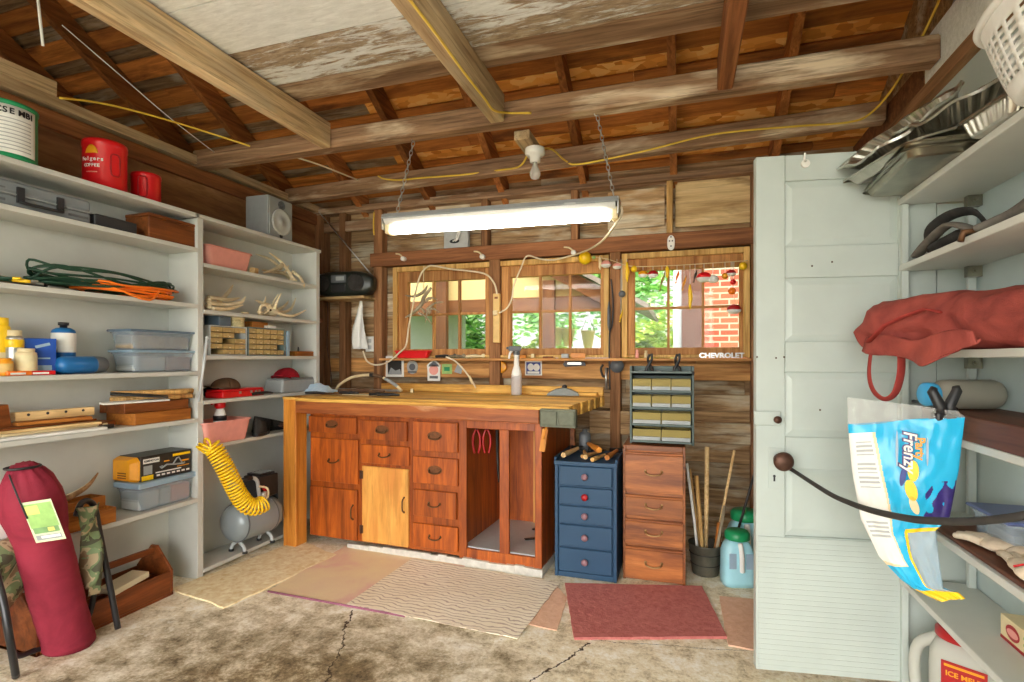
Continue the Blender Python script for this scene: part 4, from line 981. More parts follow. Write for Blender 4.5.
m = pan(.31, .42, .024, .010, .95); solo('baking_tray', m, M['tray'], 'second dull baking tray in the stack, resting in the bottom tray', 'baking tray', (.785, 2.01, z1+.013), rad(-4), solid=.0016)
m = pan(.34, .44, .028, .016, .92); solo('baking_tray', m, M['alum'], 'bright rimmed baking tray tipped on top of the tray stack', 'baking tray', (.77, 2.05, z1+.070), 0, rot=(rad(4), rad(-14), rad(6)), solid=.0016)
def foilpan(lab, loc, rot, w, d, h, sd):
    m = pan(w, d, h, .016, .84, 8, .07, .018, 34); rough(m, .016, 11, 0, sd)
    solo('foil_pan', m, M['alum'], lab, 'foil pan', loc, rot=rot, solid=.001)
foilpan('large crumpled foil roasting pan, outermost of the pair leaning over the baking trays', (.715, 2.10, z1+.135), (rad(8), rad(-38), rad(4)), .27, .36, .06, 1)
foilpan('crumpled foil roasting pan nested behind the outer one above the baking trays', (.805, 1.98, z1+.14), (rad(12), rad(-26), rad(-6)), .25, .34, .06, 5)
m = pan(.12, .20, .045, .008, .82, 6, .02, .012, 26); solo('loaf_pan', m, M['alum'], 'small fluted foil loaf pan between the baking trays and laundry basket', 'foil pan', (.785, 1.655, z1), rad(8), solid=.001)
# laundry basket with rows of slots
t = thing('laundry_basket', 'white slotted plastic laundry basket on the top right shelf', 'basket', (.815, 1.31, z1))
m = MB(); nu, nv = 144, 22; vs = []; W0, W1, L0, L1, HH = .115, .155, .24, .335, .20
def bp(i, v, off=0):
    a = 2*pi*i/nu; e = .6; ca, sa = cos(a), sin(a); k = v**.8
    return Vector(((W0+(W1-W0)*k+off)*math.copysign(abs(ca)**e, ca), (L0+(L1-L0)*k+off)*math.copysign(abs(sa)**e, sa), HH*v))
for j in range(nv+1):
    for i in range(nu): vs.append(bp(i, j/nv))
fs = []
for j in range(nv):
    for i in range(nu):
        if 3 <= j <= 17 and j % 2 == 0 and i % 3 != 0: continue
        fs.append((j*nu+i, j*nu+(i+1) % nu, (j+1)*nu+(i+1) % nu, (j+1)*nu+i))
fs.append(tuple(range(nu))[::-1]); m.add(vs, fs, True); m.build('basket_body', M['white'], t, solid=-.003, recalc=True)
m = MB(); m.tube([bp(i, 1, .004) for i in range(nu)], .009, 8, closed=True); m.build('rim', M['white'], t)

# --- second shelf: black bag with straps
z2 = 1.5625
t = thing('bag', 'flat black fabric bag with an arched strap on the second right shelf', 'bag', (.86, 2.06, z2))
m = MB(); m.ball((0, 0, .032), (.085, .17, .032), 20); rough(m, .010, 14); 
for i, v in enumerate(m.v): m.v[i].z = max(v.z, .001)
m.build('bag_body', M['blackcloth'], t)
m = MB(); m.tube(cat([(-.03, .15, .03), (-.05, .12, .095), (-.03, .03, .125), (-.01, -.07, .11), (0, -.13, .05)]), .018, 8, flat=.35); m.build('strap', M['blackcloth'], t)
m = MB(); m.tube(cat([(-.075, .16, .02), (-.08, .06, .045), (-.07, -.04, .075), (-.075, -.13, .06), (-.05, -.2, .02)]), .02, 8, flat=.4); m.build('strap', M['greycloth'], t)
t = thing('strap_roll', 'grey webbing strap with a brass end clip lying over the second right shelf\'s edge', 'strap', (.83, 1.69, z2))
m = MB(); m.tube(cat([(-.06, .10, .015), (-.02, .05, .03), (.0, -.06, .045), (.02, -.2, .055), (.03, -.4, .06)]), [.014, .022, .026, .03, .03], 10, flat=.7); rough(m, .005, 20); m.build('webbing', M['greycloth'], t)
m = MB(); m.tube([(-.052, .105, .014), (-.082, .115, .012), (-.088, .115, -.014)], [.007, .009, .008], 8); m.build('clip', M['brass'], t)
m = MB(); m.lathe([(.02, -.02), (.055, -.02), (.06, 0), (.055, .02), (.02, .02)], (0, 0, 0), 20, axis=(1, .2, 0)); solo('webbing_roll', m, M['greycloth'], 'rolled grey webbing standing behind the strap on the second right shelf', 'strap', (.92, 1.60, z2+.061))

# --- third shelf: red duffel bag
z3 = 1.2455
t = thing('duffel_bag', 'slumped brick-red nylon duffel bag hanging over the third right shelf', 'bag', (.80, 1.75, z3))
L = lambda X, Y, Z: Vector((X-.80, Y-1.75, Z-z3))
path = cat([L(.60, 2.14, 1.30), L(.66, 2.08, 1.325), L(.75, 1.98, 1.325), L(.83, 1.78, 1.325), L(.865, 1.5, 1.305), L(.875, 1.2, 1.288), L(.88, .95, 1.28)], 8)
rr = [.045, .09, .105, .10, .08, .058, .05]
m = MB(); m.tube(path, rr, 28, flat=.86)
for i, v in enumerate(m.v):
    f = mnoise.noise(v*9)*.014+abs(mnoise.noise(Vector((v.x*6+v.y*4, v.y*7+v.z*9, v.z*14-v.y*6))))*-.042+.012
    v = v*1.0; ctr = min(path, key=lambda p: (p-v).length); m.v[i] = v+(v-ctr).normalized()*f
    if m.v[i].z < .002 and m.v[i].x+.80 > RX-.0: m.v[i].z = .002
    if m.v[i].x > XR-.80-.004: m.v[i].x = XR-.80-.004
m.build('bag_body', M['duffel'], t)
m = MB(); m.grid(lambda u, v: L(.625+.11*u+.0, 2.06-.42*u, 1.285-.03*v-.05*sin(pi*u)*v+.012*sin(9*u+5*v))+Vector((-.035-.02*v*sin(3*u*pi+1), 0, 0)), 18, 10); m.build('hanging_flap', M['duffel'], t, solid=.006)
s0 = EYE+ray(872, 345)*1.80; s1 = EYE+ray(901, 345)*1.70
sp = [s0, EYE+ray(869, 372)*1.78, EYE+ray(873, 390)*1.76, EYE+ray(884, 399)*1.74, EYE+ray(895, 393)*1.72, EYE+ray(901, 372)*1.70, s1]
m = MB(); m.tube([p-Vector((.80, 1.75, z3)) for p in cat(sp)], .016, 8, flat=.25); m.build('strap', M['duffel_s'], t)
sp = [(868, 342, 1.80), (885, 325, 1.73), (905, 316, 1.68), (925, 309, 1.62), (940, 312, 1.58)]
m = MB(); m.tube([EYE+ray(a, b)*s*.955-Vector((.80, 1.75, z3)) for a, b, s in sp], .012, 8, flat=.3); m.build('strap', M['duffel_s'], t)
z_ = EYE+ray(937, 357)*1.58-Vector((.80, 1.75, z3)); m = MB(); m.box(z_, (.006, .006, .012)); m.build('zip_pull', M['steel'], t)

# --- fourth shelf: bottle, clamp, flat bar
z4 = .9885
t = thing('bottle', 'clear grey bottle with a blue cap lying on the fourth right shelf', 'bottle', (.868, 2.035, z4+.1185), rot=(0, 0, rad(107.9))); t.scale = (.82, .82, .82)
m = MB(); m.lathe([(.02, .155), (.034, .15), (.055, .12), (.057, .08), (.057, -.07), (.05, -.088), (0, -.09)], (0, 0, 0), 24, axis=(0, 1, 0)); m.build('bottle_body', M['greybottle'], t)
m = MB(); m.lathe([(.043, .15), (.045, .153), (.045, .182), (.038, .187), (0, .187)], (0, 0, 0), 20, axis=(0, 1, 0)); m.build('cap', M['sky'], t)
q = EYE+ray(945, 404)*1.49
t = thing('spring_clamp', 'black spring clamp gripping the top of the blue bag', 'clamp', q)
ux = RT; uz = UP
def cl(a, b, c=0): return ux*a+uz*b-FW*c
m = MB(); m.tube([cl(-.012, -.03), cl(-.014, -.005), cl(-.036, .036), cl(-.03, .046)], [.018, .015, .013, .009], 8); m.build('grip', M['black'], t)
m = MB(); m.tube([cl(.016, -.03), cl(.012, -.005), cl(.034, .038), cl(.03, .05)], [.018, .015, .013, .009], 8); m.build('grip', M['black'], t)
m = MB(); m.box(cl(0, -.034), (.062, .03, .024), (0, 0, YAW)); m.build('jaw', M['black'], t, bevel=.004)
m = MB(); m.beam((0, 0, 0), (-.02, -.5, .02), .06, .02); solo('flat_bar', m, M['blackcloth'], 'dark padded flat bar lying beside the grey bottle', 'bar', (.895, 1.68, z4+.083), bevel=.005)
m = MB(); m.tube([(0, 0, 0), (-.005, .3, .0)], .006, 6); solo('thin_rod', m, M['black'], 'thin black rod poking out behind the blue bag under the red strap', 'rod', (.79, 1.95, z4+.078))

# --- fifth shelf: tub, gloves, battery packs, bottles
z5 = .686
t = thing('clear_tub', 'clear plastic tub with a violet-blue lid on the fifth right shelf', 'tub', (.895, 1.86, z5))
m = pan(.13, .20, .085, .004, .9, 6, .025); m.build('tub_body', M['bin_clear'], t, solid=.002)
m = MB(); m.bx((-.075, -.11, .087), (.075, .11, .097)); m.build('lid', M['bluelid'], t, bevel=.004)
m = MB(); m.bx((-.04, -.07, .006), (.05, .07, .05)); rough(m, .006, 20); m.build('contents', M['lgrey'], t)
for k, (x, y, r, n) in enumerate(((.835, 1.80, 20, 'cream work glove on the fifth right shelf, nearer the blue bag'), (.815, 1.64, -15, 'cream work glove with a red line, beside the battery packs'))):
    t = thing('glove', n, 'glove', (x, y, z5), rad(r))
    m = MB(); m.ball((0, 0, .018), (.042, .055, .017), 14); rough(m, .004, 30, 0, k)
    for j, (a, l) in enumerate(((-.032, .06), (-.011, .075), (.011, .075), (.032, .06))): m.tube(cat([(a*.8, .035, .017), (a, .07, .02), (a*1.15, .05+l, .012)]), [.012, .011, .008], 8)
    m.tube(cat([(.035, -.01, .015), (.06, .02, .018), (.066, .05, .012)]), [.013, .011, .008], 8); m.build('glove_body', M['glove'], t)
    m = MB(); m.lathe([(.034, 0), (.04, .01), (.036, .04), (.0, .04)], (0, -.04, .018), 14, axis=(0, -1, 0), sy=.45); m.build('cuff', M['glove' if k == 0 else 'redcloth'] if False else M['glove'], t)
    if k: m = MB(); m.tube(cat([(-.036, -.035, .024), (0, -.04, .038), (.036, -.035, .024)]), .003, 6); m.build('red_edge', M['red'], t)
for k, (x, y, r, n) in enumerate(((.88, 1.655, 8, 'yellow and white battery pack on the fifth right shelf, nearer the clear tub'), (.885, 1.52, -6, 'yellow and white battery pack at the photo\'s right edge'))):
    t = thing('battery_pack', n, 'battery pack', (x, y, z5+.03), rad(r), 'battery packs on the fifth shelf')
    m = MB(); m.bx((-.03, -.05, 0), (.03, .05, .05)); m.build('carton', M['yellow'], t, bevel=.002)
    m = MB(); m.bx((-.0312, -.02, .004), (-.03, .02, .046)); m.build('print', M['paper'], t); m = MB(); m.bx((-.0314, .03, .01), (-.03, .046, .044)); m.build('print', M['paper'], t)
    m = MB(); m.bx((-.0316, -.045, .022), (-.03, -.024, .047)); m.build('print', M['black'], t)
m = MB(); m.bx((-.04, -.14, 0), (.04, .14, .029)); solo('tin_box', m, M['dgrey'], 'flat dark grey tin under the battery packs', 'tin', (.885, 1.60, z5), rad(1), bevel=.003)
t = thing('small_bottle', 'small green bottle lying in front of the battery packs at the photo\'s right edge', 'bottle', (.80, 1.50, z5+.02), rot=(0, 0, rad(12)))
m = MB(); m.lathe([(.012, .075), (.018, .05), (.019, -.05), (0, -.052)], (0, 0, 0), 16, axis=(0, 1, 0)); m.build('bottle_body', M['lgreen'], t)
m = MB(); m.lathe([(.012, .075), (.012, .10), (0, .10)], (0, 0, 0), 12, axis=(0, 1, 0)); m.build('cap', M['white'], t)

# --- sixth shelf and below
z6 = .4185
q = Vector((.872, 1.83, z6))
t = thing('carton', 'small cream carton with a red oval mark on the lowest right shelf', 'carton', q)
m = MB(); m.bx((0, -.16, 0), (.09, .06, .068)); m.build('carton_body', M['cream'], t, bevel=.001)
m = MB(); m.bx((-.0006, -.16, 0), (0, .06, .009)); m.build('stripe', M['dred'], t)
fr_ = frame((-.0004, .0, .036), (0, -1, 0), (0, 0, 1))
m = MB(); m.prism(ngon(.026, 20, 1.25, .8), .0005, fr_); b_ = m.build('badge', M['dred'], t)
m = MB(); m.prism(ngon(.022, 20, 1.2, .5), .0005, fr_ @ Matrix.Translation((0, -.001, .0006))); m.build('badge_centre', M['pink'], b_)
m = MB()
for a, b, w in ((.05, .012, .03), (.06, -.006, .05), (.055, -.018, .035)): m.prism(rect(w, .007), .0005, fr_ @ Matrix.Translation((a+.015, b, 0)))
m.build('print', M['lgreen'], t)
t = thing('ice_melt_jug', 'large milky jug with a red lid under the lowest right shelf', 'jug', (.865, 2.13, 0), rad(-32))
m = MB(); prof = [(0, .98), (.02, 1), (.2, 1), (.25, .97), (.285, .8), (.30, .58)]; n = 28; vs = []; fs = []
for z, k in prof:
    for i in range(n):
        a = 2*pi*i/n; e = .55; vs.append((.018+.088*k*math.copysign(abs(cos(a))**e, cos(a)), .072*k*math.copysign(abs(sin(a))**e, sin(a)), z))
for j in range(len(prof)-1):
    for i in range(n): fs.append((j*n+i, j*n+(i+1) % n, (j+1)*n+(i+1) % n, (j+1)*n+i))
fs.append(tuple(range(n))[::-1]); fs.append(tuple((len(prof)-1)*n+i for i in range(n))); m.add(vs, fs, True); m.build('jug_body', M['milk'], t)
m = MB(); m.tube(cat([(-.065, -.0, .05), (-.105, -.0, .075), (-.115, -.0, .16), (-.10, -.0, .235), (-.045, -.0, .278)]), [.02, .018, .017, .018, .022], 12); m.build('handle', M['milk'], t)
m = MB(); m.lathe([(.07, .295), (.075, .298), (.075, .318), (.06, .330), (0, .332)], (.018, 0, 0), 28); m.build('lid', M['dred'], t)
fl = frame((.03, -.0725, .172), (1, 0, 0), (0, 0, 1))
m = MB(); m.prism(rect(.115, .13), .001, fl); lb = m.build('label', M['dred'], t)
lettering('ICE MELT', .0225, M['dyellow'], lb, fl @ Matrix.Translation((0, .026, .0012)), bold=.0006)
m = MB(); m.prism(rect(.10, .008), .0006, fl @ Matrix.Translation((0, .052, .001))); m.build('print', M['dyellow'], lb); m = MB(); m.prism(rect(.10, .04), .0006, fl @ Matrix.Translation((0, -.03, .001))); m.build('print', M['dyellow'], lb)

# ------------------------------------------------------------------ blue pet food bag clipped to the shelf
gx = Vector((.262, -.087, 0)).normalized(); G0 = Vector((.478, 1.857, 0)); gM = frame(G0, gx, (-gx.y, gx.x, 0))
bag = thing('pet_food_bag', 'big empty turquoise plastic bag with a yellow tip, clipped to the right shelves', 'bag', (.60, 1.815, .62))
Bi = Matrix.Translation(bag.location).inverted()
gm = Matrix.Translation(G0) @ Matrix.Rotation(math.atan2(gx.y, gx.x), 4, 'Z')
def gp(px, py): return onP(px, py, gm, 0)
LB = [(0, 847, 397), (.12, 848, 425), (.35, 852, 470), (.6, 861, 520), (.78, 879, 557), (.9, 901, 580), (.95, 916, 590), (1, 938, 601)]
RB = [(0, 958, 411), (.12, 965, 417), (.35, 959, 470), (.58, 950, 517), (.66, 936, 530), (.8, 939, 560), (.92, 943, 588), (.95, 958, 592), (1, 965, 598)]
def interp(T, v):
    for a, b in zip(T, T[1:]):
        if v <= b[0]: k = (v-a[0])/(b[0]-a[0]); return (a[1]+(b[1]-a[1])*k, a[2]+(b[2]-a[2])*k)
    return T[-1][1:]
def bth(u, v):
    return max(0, min(1, u*(1-u)*4))**.5*(.004+.02*sin(pi*min(1, v*1.02)))+.0012
def bagf(sgn):
    def f(u, v):
        a = interp(LB, v); b = interp(RB, v); p = gp(a[0]+(b[0]-a[0])*u, a[1]+(b[1]-a[1])*u)
        w = .006*mnoise.noise(Vector((u*4, v*7, 2)))+.005*sin(u*9+v*6)+.004*mnoise.noise(Vector((u*11, v*13, 5)))
        return Bi @ (gm @ Vector((p.x, -w+sgn*bth(u, v), p.z)))
    return f
def edge_u(v): return .22+.20*min(1, max(0, (v-.13)/.65))
def bmat(u, v):
    n = .012*sin(v*40)
    if v < .115+.01*sin(u*8): return 1
    if v > .945: return 3
    if .64 < v < .945 and u > .52+.25*max(0, .74-v): return 4 if u > .56+.3*max(0, .74-v) and v > .66 else 3
    e = edge_u(v)
    if .16 < v < .80+.05*u and u < e-.025:
        if .15 < v < .16: return 0
        for a, b, c in ((.205, .27, 5), (.285, .29, 5), (.30, .36, 6), (.375, .41, 6), (.425, .435, 0), (.60, .69, 6)):
            if a < v < b and .06 < u < e-.05: return 6 if int(v*90) % 2 == 0 else 2
        return 2
    if .16 < v < .82 and u < e: return 7
    if .40 < v < .60 and u > .70 and mnoise.noise(Vector((u*14, v*16, 3)))+(u-.7)*2+(v-.4)*2.2 > .35: return 8
    return 0
m = MB(); m.grid(bagf(-1), 120, 180, mfn=bmat); m.grid(bagf(1), 40, 60, mfn=lambda u, v: 1 if v < .115 else (3 if v > .945 else 0))
m.build('bag_film', [M['cyan'], M['film'], M['paper'], M['yellow'], M['film_grey'], M['pgrey'], M['pgrey'], M['cream'], M['violet']], bag, recalc=False)
def bagtext(txt, px, py, size, mat, name='lettering', sx=1.0, shear=0, bold=0):
    p = gp(px, py); c = Bi @ (gm @ Vector((p.x, -.034, p.z)))
    return lettering(txt, size, mat, bag, frame(c, (0, 0, -1), gx), name, .0004, sx, shear=shear, bold=bold)
bagtext('Frenzy', 909, 450, .043, M['violet'], 'lettering_outline', shear=.2, bold=.0035); 
for o in (bagtext('Frenzy', 909, 450, .043, M['paper'], shear=.2, bold=.0008), bagtext('Party', 919, 447, .030, M['dyellow'], bold=.001)): o.location = FW*-.002

p = gp(911, 475)
def badge(px, py, w, h, mt, rot=0):
    p = gp(px, py); c = Bi @ (gm @ Vector((p.x, -.034, p.z))); m = MB(); m.prism(ngon(.5, 16, w, h), .0008, frame(c, gx, (0, 0, 1)) @ Matrix.Rotation(rot, 4, 'Z')); return m.build('print_badge', M[mt], bag)
badge(897, 447, .006, .105, 'paleblue'); badge(927, 450, .005, .08, 'paleblue'); badge(913, 469, .026, .06, 'yellow'); badge(911, 488, .028, .06, 'yellow', .2); badge(903, 474, .014, .06, 'dblue', -.15); badge(914, 503, .02, .05, 'cream', .3)

# ------------------------------------------------------------------ black strap from the door knob
sp = [(781, 462, 2.10), (786, 466, 2.03), (800, 475, 1.95), (830, 494, 1.72), (850, 503, 1.60), (870, 510, 1.50), (895, 516, 1.42), (920, 520, 1.36), (960, 521.5, 1.28), (1000, 519, 1.20), (1040, 512, 1.14), (1120, 490, 1.06)]
pp = [EYE+ray(a, b)*s for a, b, s in sp]; o0 = pp[0].copy()
t = thing('rubber_strap', 'long dark rubber strap stretched from the door knob to the right', 'strap', o0)
m = MB(); m.tube([p-o0 for p in cat(pp[1:])], [.007, .008, .009, .0095, .0095, .0095], 8); m.build('strap_band', M['black_rub'], t)
ctr = dM @ Vector((k1.x, -.02, k1.z)); ring = []
for k in range(20): a = 2*pi*k/20; ring.append(dM @ Vector((k1.x+.016*cos(a), -.0225, k1.z+.016*sin(a)-.002))-o0)
m = MB(); m.tube(ring, .005, 6, closed=True); m.tube([dM @ Vector((k1.x+.008, -.0225, k1.z-.016))-o0, pp[1]-o0+Vector((0, -.0, 0))], .007, 6); m.build('loop', M['black_rub'], t)
# ------------------------------------------------------------------ things on the left shelves
XM = -2.66
def at(px, X=XM): return fy(px, X)
def shp(px, z, X=XM): return Vector((X, fy(px, X), z+.0008))
z = ZA[0]
# paint can with printed label
p = Vector((-2.645, 1.425, z+.0008)); t = thing('paint_can', 'big green-rimmed can with a white printed label on top of the shelves', 'can', p)
m = MB(); m.lathe([(.105, 0), (.108, .004), (.108, .012), (.104, .016), (.104, .214), (.108, .218), (.108, .228), (.1, .23), (.094, .222), (0, .222)], n=36); m.build('can_body', M['green'], t)
m = MB(); n = 26; A0, A1 = rad(-150), rad(34)
m.grid(lambda u, v: Vector((.1052*cos(A0+(A1-A0)*u), .1052*sin(A0+(A1-A0)*u), .02+.19*v)), n, 4); lb = m.build('label', M['paper'], t, solid=-.0006)
for k, (tx, a) in enumerate((('C', -38), ('S', -27), ('E', -16), ('M', 1), ('B', 13), ('I', 22))):
    a = rad(a); c = Vector((.1060*cos(a), .1060*sin(a), .186)); lettering(tx, .032, M['black'], lb, frame(c, (-sin(a), cos(a), 0), (0, 0, 1)), bold=.001)
m = MB()
for k in range(9): m.grid(lambda u, v, k=k: Vector((.1056*cos(A0+(A1-A0)*(.05+.88*u)), .1056*sin(A0+(A1-A0)*(.05+.88*u)), .035+.015*k+.004*v)), 20, 1)
m.build('print', M['pgrey'], lb, solid=-.0002)
def coffee_can(px, r, h, lab, logo, X=XM, hang=0):
    p = shp(px, ZA[0], X); t = thing('coffee_can', lab, 'can', p)
    m = MB(); m.lathe([(r*.9, 0), (r, .006), (r, h*.86), (r*1.03, h*.87), (r*1.03, h*.97), (r*.98, h), (r*.9, h*.985), (0, h*.985)], n=36); m.build('can_body', M['red'], t)
    a = rad(hang); c = Vector((cos(a), sin(a), 0)); e = Vector((-sin(a), cos(a), 0))
    def q(u, z, off=.004): b = a+u/r; return Vector((cos(b)*(r+off), sin(b)*(r+off), z))
    pts = []
    for k in range(24):
        w = 2*pi*k/24; pts.append(q(.02*math.copysign(abs(cos(w))**.5, cos(w)), h*.5+.052*math.copysign(abs(sin(w))**.5, sin(w)), .0))
    m = MB(); m.tube(pts, .004, 6, closed=True); m.build('grip_recess', M['dred'], t)
    if logo:
        a0 = rad(hang-62)
        def lq(u, z, off): b = a0+u/r; return Vector((cos(b)*(r+off), sin(b)*(r+off), z))
        m = MB(); m.grid(lambda u, v: lq(-.03+.06*u, h*.68+.04*v*sin(pi*u)**.6, .0012), 12, 4); lg = m.build('logo', M['dyellow'], t, solid=-.0006)
        for tx, zz, s in (('Folgers', h*.57, .026), ('COFFEE', h*.44, .021)):
            for k, ch in enumerate(tx):
                u = (k-(len(tx)-1)/2)*s*.56; b = a0+u/r; lettering(ch, s, M['paper'], t, frame(lq(u, zz, .0012), (-sin(b), cos(b), 0), (0, 0, 1)), 'lettering', bold=.0006)
        m = MB(); m.grid(lambda u, v: lq(-.025+.05*u, h*.30+.005*v, .001), 10, 1); m.build('print', M['pink'], t, solid=-.0004)
coffee_can(105, .088, .235, 'tall red plastic coffee can with a sun logo on top of the shelves', True, -2.655, -8)
coffee_can(146, .066, .155, 'short red plastic coffee can beside the tall one on top of the shelves', False, -2.66, -50)
# second shelf
z = ZA[1]+.0008
t = thing('tool_case', 'grey plastic tool case with a black handle on the upper left shelf', 'case', (-2.66, 1.25, z))
m = MB(); m.bx((-.09, 0, 0), (.085, .465, .052)); m.bx((-.09, 0, .055), (.085, .465, .108)); m.build('shell', M['case_grey'], t, bevel=.012, seg=2)
m = MB(); m.bx((-.092, -.002, .051), (.088, .467, .056)); m.build('seam', M['grey'], t)
m = MB()
for y in (.19, .335): m.bx((.084, y-.012, .022), (.096, y+.012, .085))
m.tube(cat([(.092, .19, .03), (.105, .20, .022), (.105, .325, .022), (.092, .335, .03)]), .007, 8); m.build('handle', M['black'], t)
m = MB(); m.bx((.0855, .03, .02), (.088, .14, .03)); m.bx((.0855, .37, .02), (.088, .45, .03)); m.bx((.0855, .05, .07), (.088, .14, .076)); m.build('ridge', M['dgrey'], t)
m = MB(); m.bx((0, 0, 0), (.15, .20, .055)); m.bx((-.0, .02, .0551), (.13, .16, .062)); solo('flat_case', m, M['black'], 'flat black ribbed case between the grey tool case and wooden box', 'case', (-2.72, 1.725, z), bevel=.004)
t = thing('wooden_box', 'plain reddish-brown wooden box on the upper left shelf', 'box', (-2.735, 1.985, z))
m = MB(); m.bx((0, 0, 0), (.165, .31, .112)); m.build('box_body', M['box_dark'], t, bevel=.003)
m = MB(); m.bx((-.001, -.001, .1125), (.167, .312, .13)); m.build('lid', M['box_dark'], t, bevel=.003)
# third shelf: cords
z = ZA[2]+.001
def cord(name, lab, mat, y0, y1, xs, n, r, hang, seed, loops):
    rnd = random.Random(seed); pts = []
    c = Vector((-2.635, (y0+y1)/2, z)); hl = (y1-y0)/2
    for k in range(n*8):
        a = 2*pi*k/8; l = k/8/n
        x = xs*cos(a)*(1+.25*rnd.uniform(-1, 1)); y = hl*(.82+.18*rnd.random())*sin(a)+rnd.uniform(-.03, .03)
        zz = r+rnd.uniform(0, 1)*.014+l*.045+loops*(.35+.65*max(0, sin(a*1.0+l*3)))*.075*rnd.random()
        x_ = x; pts.append(Vector((x_, y, zz)))
    P = cat(pts, 5)
    for p in P:
        wx = c.x+p.x
        if wx > XF+.012: p.z -= hang*(wx-XF-.012)*2.2; 
        if wx < XF+.012: p.z = max(p.z, r+.0005)
    m = MB(); m.tube(P, r, 7)
    return solo(name, m, M[mat], lab, 'cord', c)
cord('extension_cord', 'orange extension cord coiled underneath the green one and drooping over the shelf edge', 'orange', 1.66, 2.16, .105, 9, .0055, .75, 4, .02)
cord('extension_cord', 'dark green extension cord in loose coils on the left shelf', 'dgreen', 1.47, 2.18, .075, 10, .0055, .3, 11, 1.1)
for k, (y, r, L, mt, n, c_) in enumerate(((1.36, 70, .20, 'dgreen', 'dark green-handled pruning tool at the far left of the cord shelf', 'pruner'), (1.39, 40, .20, 'yellow', 'yellow-green hand tool beside the pruning tool on the cord shelf', 'hand tool'), (1.45, 60, .18, 'steel', 'steel hand tool lying next to the green cord', 'hand tool'), (1.50, 85, .14, 'black', 'black tool end tucked under the green cord', 'hand tool'))):
    m = MB(); m.tube(cat([(0, -L/2, .014), (.006, -L*.1, .02), (0, L/2, .012)]), [.012, .013, .006], 8); m.tube([(0, 0, .018), (.03, L*.4, .02)], [.008, .005], 8)
    solo('hand_tool', m, M[mt], n, c_, (-2.60-.012*k, y, z+.001), rad(r-90))
# fourth shelf: cans, jars, propane, bins
z = ZA[3]+.0008
def can(px, X, r, h, mt, lab, nm='spray_can', cap=None, band=None, cat__='can', dome=True):
    t = thing(nm, lab, cat__, (X, fy(px, X), z)); m = MB()
    m.lathe([(r*.95, 0), (r, .004), (r, h*.82), (r*.92, h*.86)] + ([(r*.6, h*.9), (0, h*.9)] if dome else [(0, h*.86)]), n=24); m.build('can_body', M[mt], t)
    if cap: m = MB(); m.lathe([(r*.8, h*.83), (r*.82, h), (r*.7, h*1.01), (0, h*1.01)], n=20); m.build('cap', M[cap], t)
    if band:
        for mt2, a, b in band: m = MB(); m.lathe([(r+.0004, h*a), (r+.0012, h*(a+.01)), (r+.0012, h*(b-.01)), (r+.0004, h*b)], n=24); m.build('label', M[mt2], t)
    return t
can(0, -2.67, .033, .235, 'yellow', 'tall yellow spray can at the photo\'s left edge', cap='yellow', band=[('cream', .1, .4)])
can(14, -2.64, .031, .185, 'steel', 'silver spray can with a cream cap and yellow bands', cap='cream', band=[('yellow', .62, .8), ('lgrey', .05, .3)])
can(4, -2.59, .028, .07, 'dyellow', 'small orange-yellow tin in front of the spray cans', nm='tin', cap='dyellow', dome=False, band=[('tan', .2, .7)])
can(26, -2.60, .035, .11, 'cream', 'squat glass jar with a cream lid and printed label', nm='jar', cap='cream', cat__='jar', dome=False, band=[('pale', .15, .75)])
t = thing('carton', 'bright blue carton with pale print beside the propane bottle', 'carton', (-2.645, at(38, -2.645), z), rad(-22))
m = MB(); m.bx((-.035, -.055, 0), (.035, .055, .155)); m.build('carton_body', M['dbluec'], t, bevel=.001)
fr_ = frame((.0352, 0, .08), (0, 1, 0), (0, 0, 1)); m = MB(); m.prism(rect(.05, .012), .0005, fr_ @ Matrix.Translation((.01, .045, 0)) @ Matrix.Rotation(.3, 4, 'Z')); m.prism(rect(.06, .03), .0005, fr_ @ Matrix.Translation((.01, -.055, 0))); m.prism(rect(.05, .006), .0005, fr_ @ Matrix.Translation((.01, -.01, 0))); m.build('print', M['paleblue'], t)
t = can(63.5, -2.665, .044, .23, 'blue', 'blue propane bottle with a white upper label standing on the shelf', nm='gas_bottle', band=[('paper', .42, .80)], cat__='gas bottle')
m = MB(); m.lathe([(.014, .205), (.014, .218), (.02, .219), (.02, .232), (0, .232)], n=14); m.build('valve', M['black'], t)
t = thing('gas_bottle', 'blue gas bottle with a grey end lying on its side on the shelf', 'gas bottle', (-2.60, at(80, -2.60), z+.040), rot=(0, 0, rad(4)))
m = MB(); m.lathe([(.0, -.105), (.025, -.10), (.038, -.08), (.039, .07), (.03, .092), (0, .095)], (0, 0, 0), 24, axis=(0, 1, 0)); m.build('bottle_body', M['blue'], t)
m = MB(); m.lathe([(.039, .055), (.0395, .06), (.0395, .082), (.036, .105), (.025, .118), (0, .12)], (0, 0, 0), 24, axis=(0, 1, 0)); m.build('end_cap', M['dgrey'], t)
for k, (y, mt, n) in enumerate(((1.43, 'orange', 'flat orange blister pack at the can shelf\'s front, nearest the photo\'s edge'), (1.515, 'red', 'flat red and white blister pack on the can shelf beside the lying gas bottle'))):
    t = thing('blister_pack', n, 'pack', (-2.577, y, z), rad(5-12*k)); m = MB(); m.bx((-.02, -.045, 0), (.02, .045, .018)); m.build('pack_body', M[mt], t, bevel=.003)
    m = MB(); m.bx((.0202, -.035, .004), (.021, .02, .012)); m.build('print', M['paper'], t)
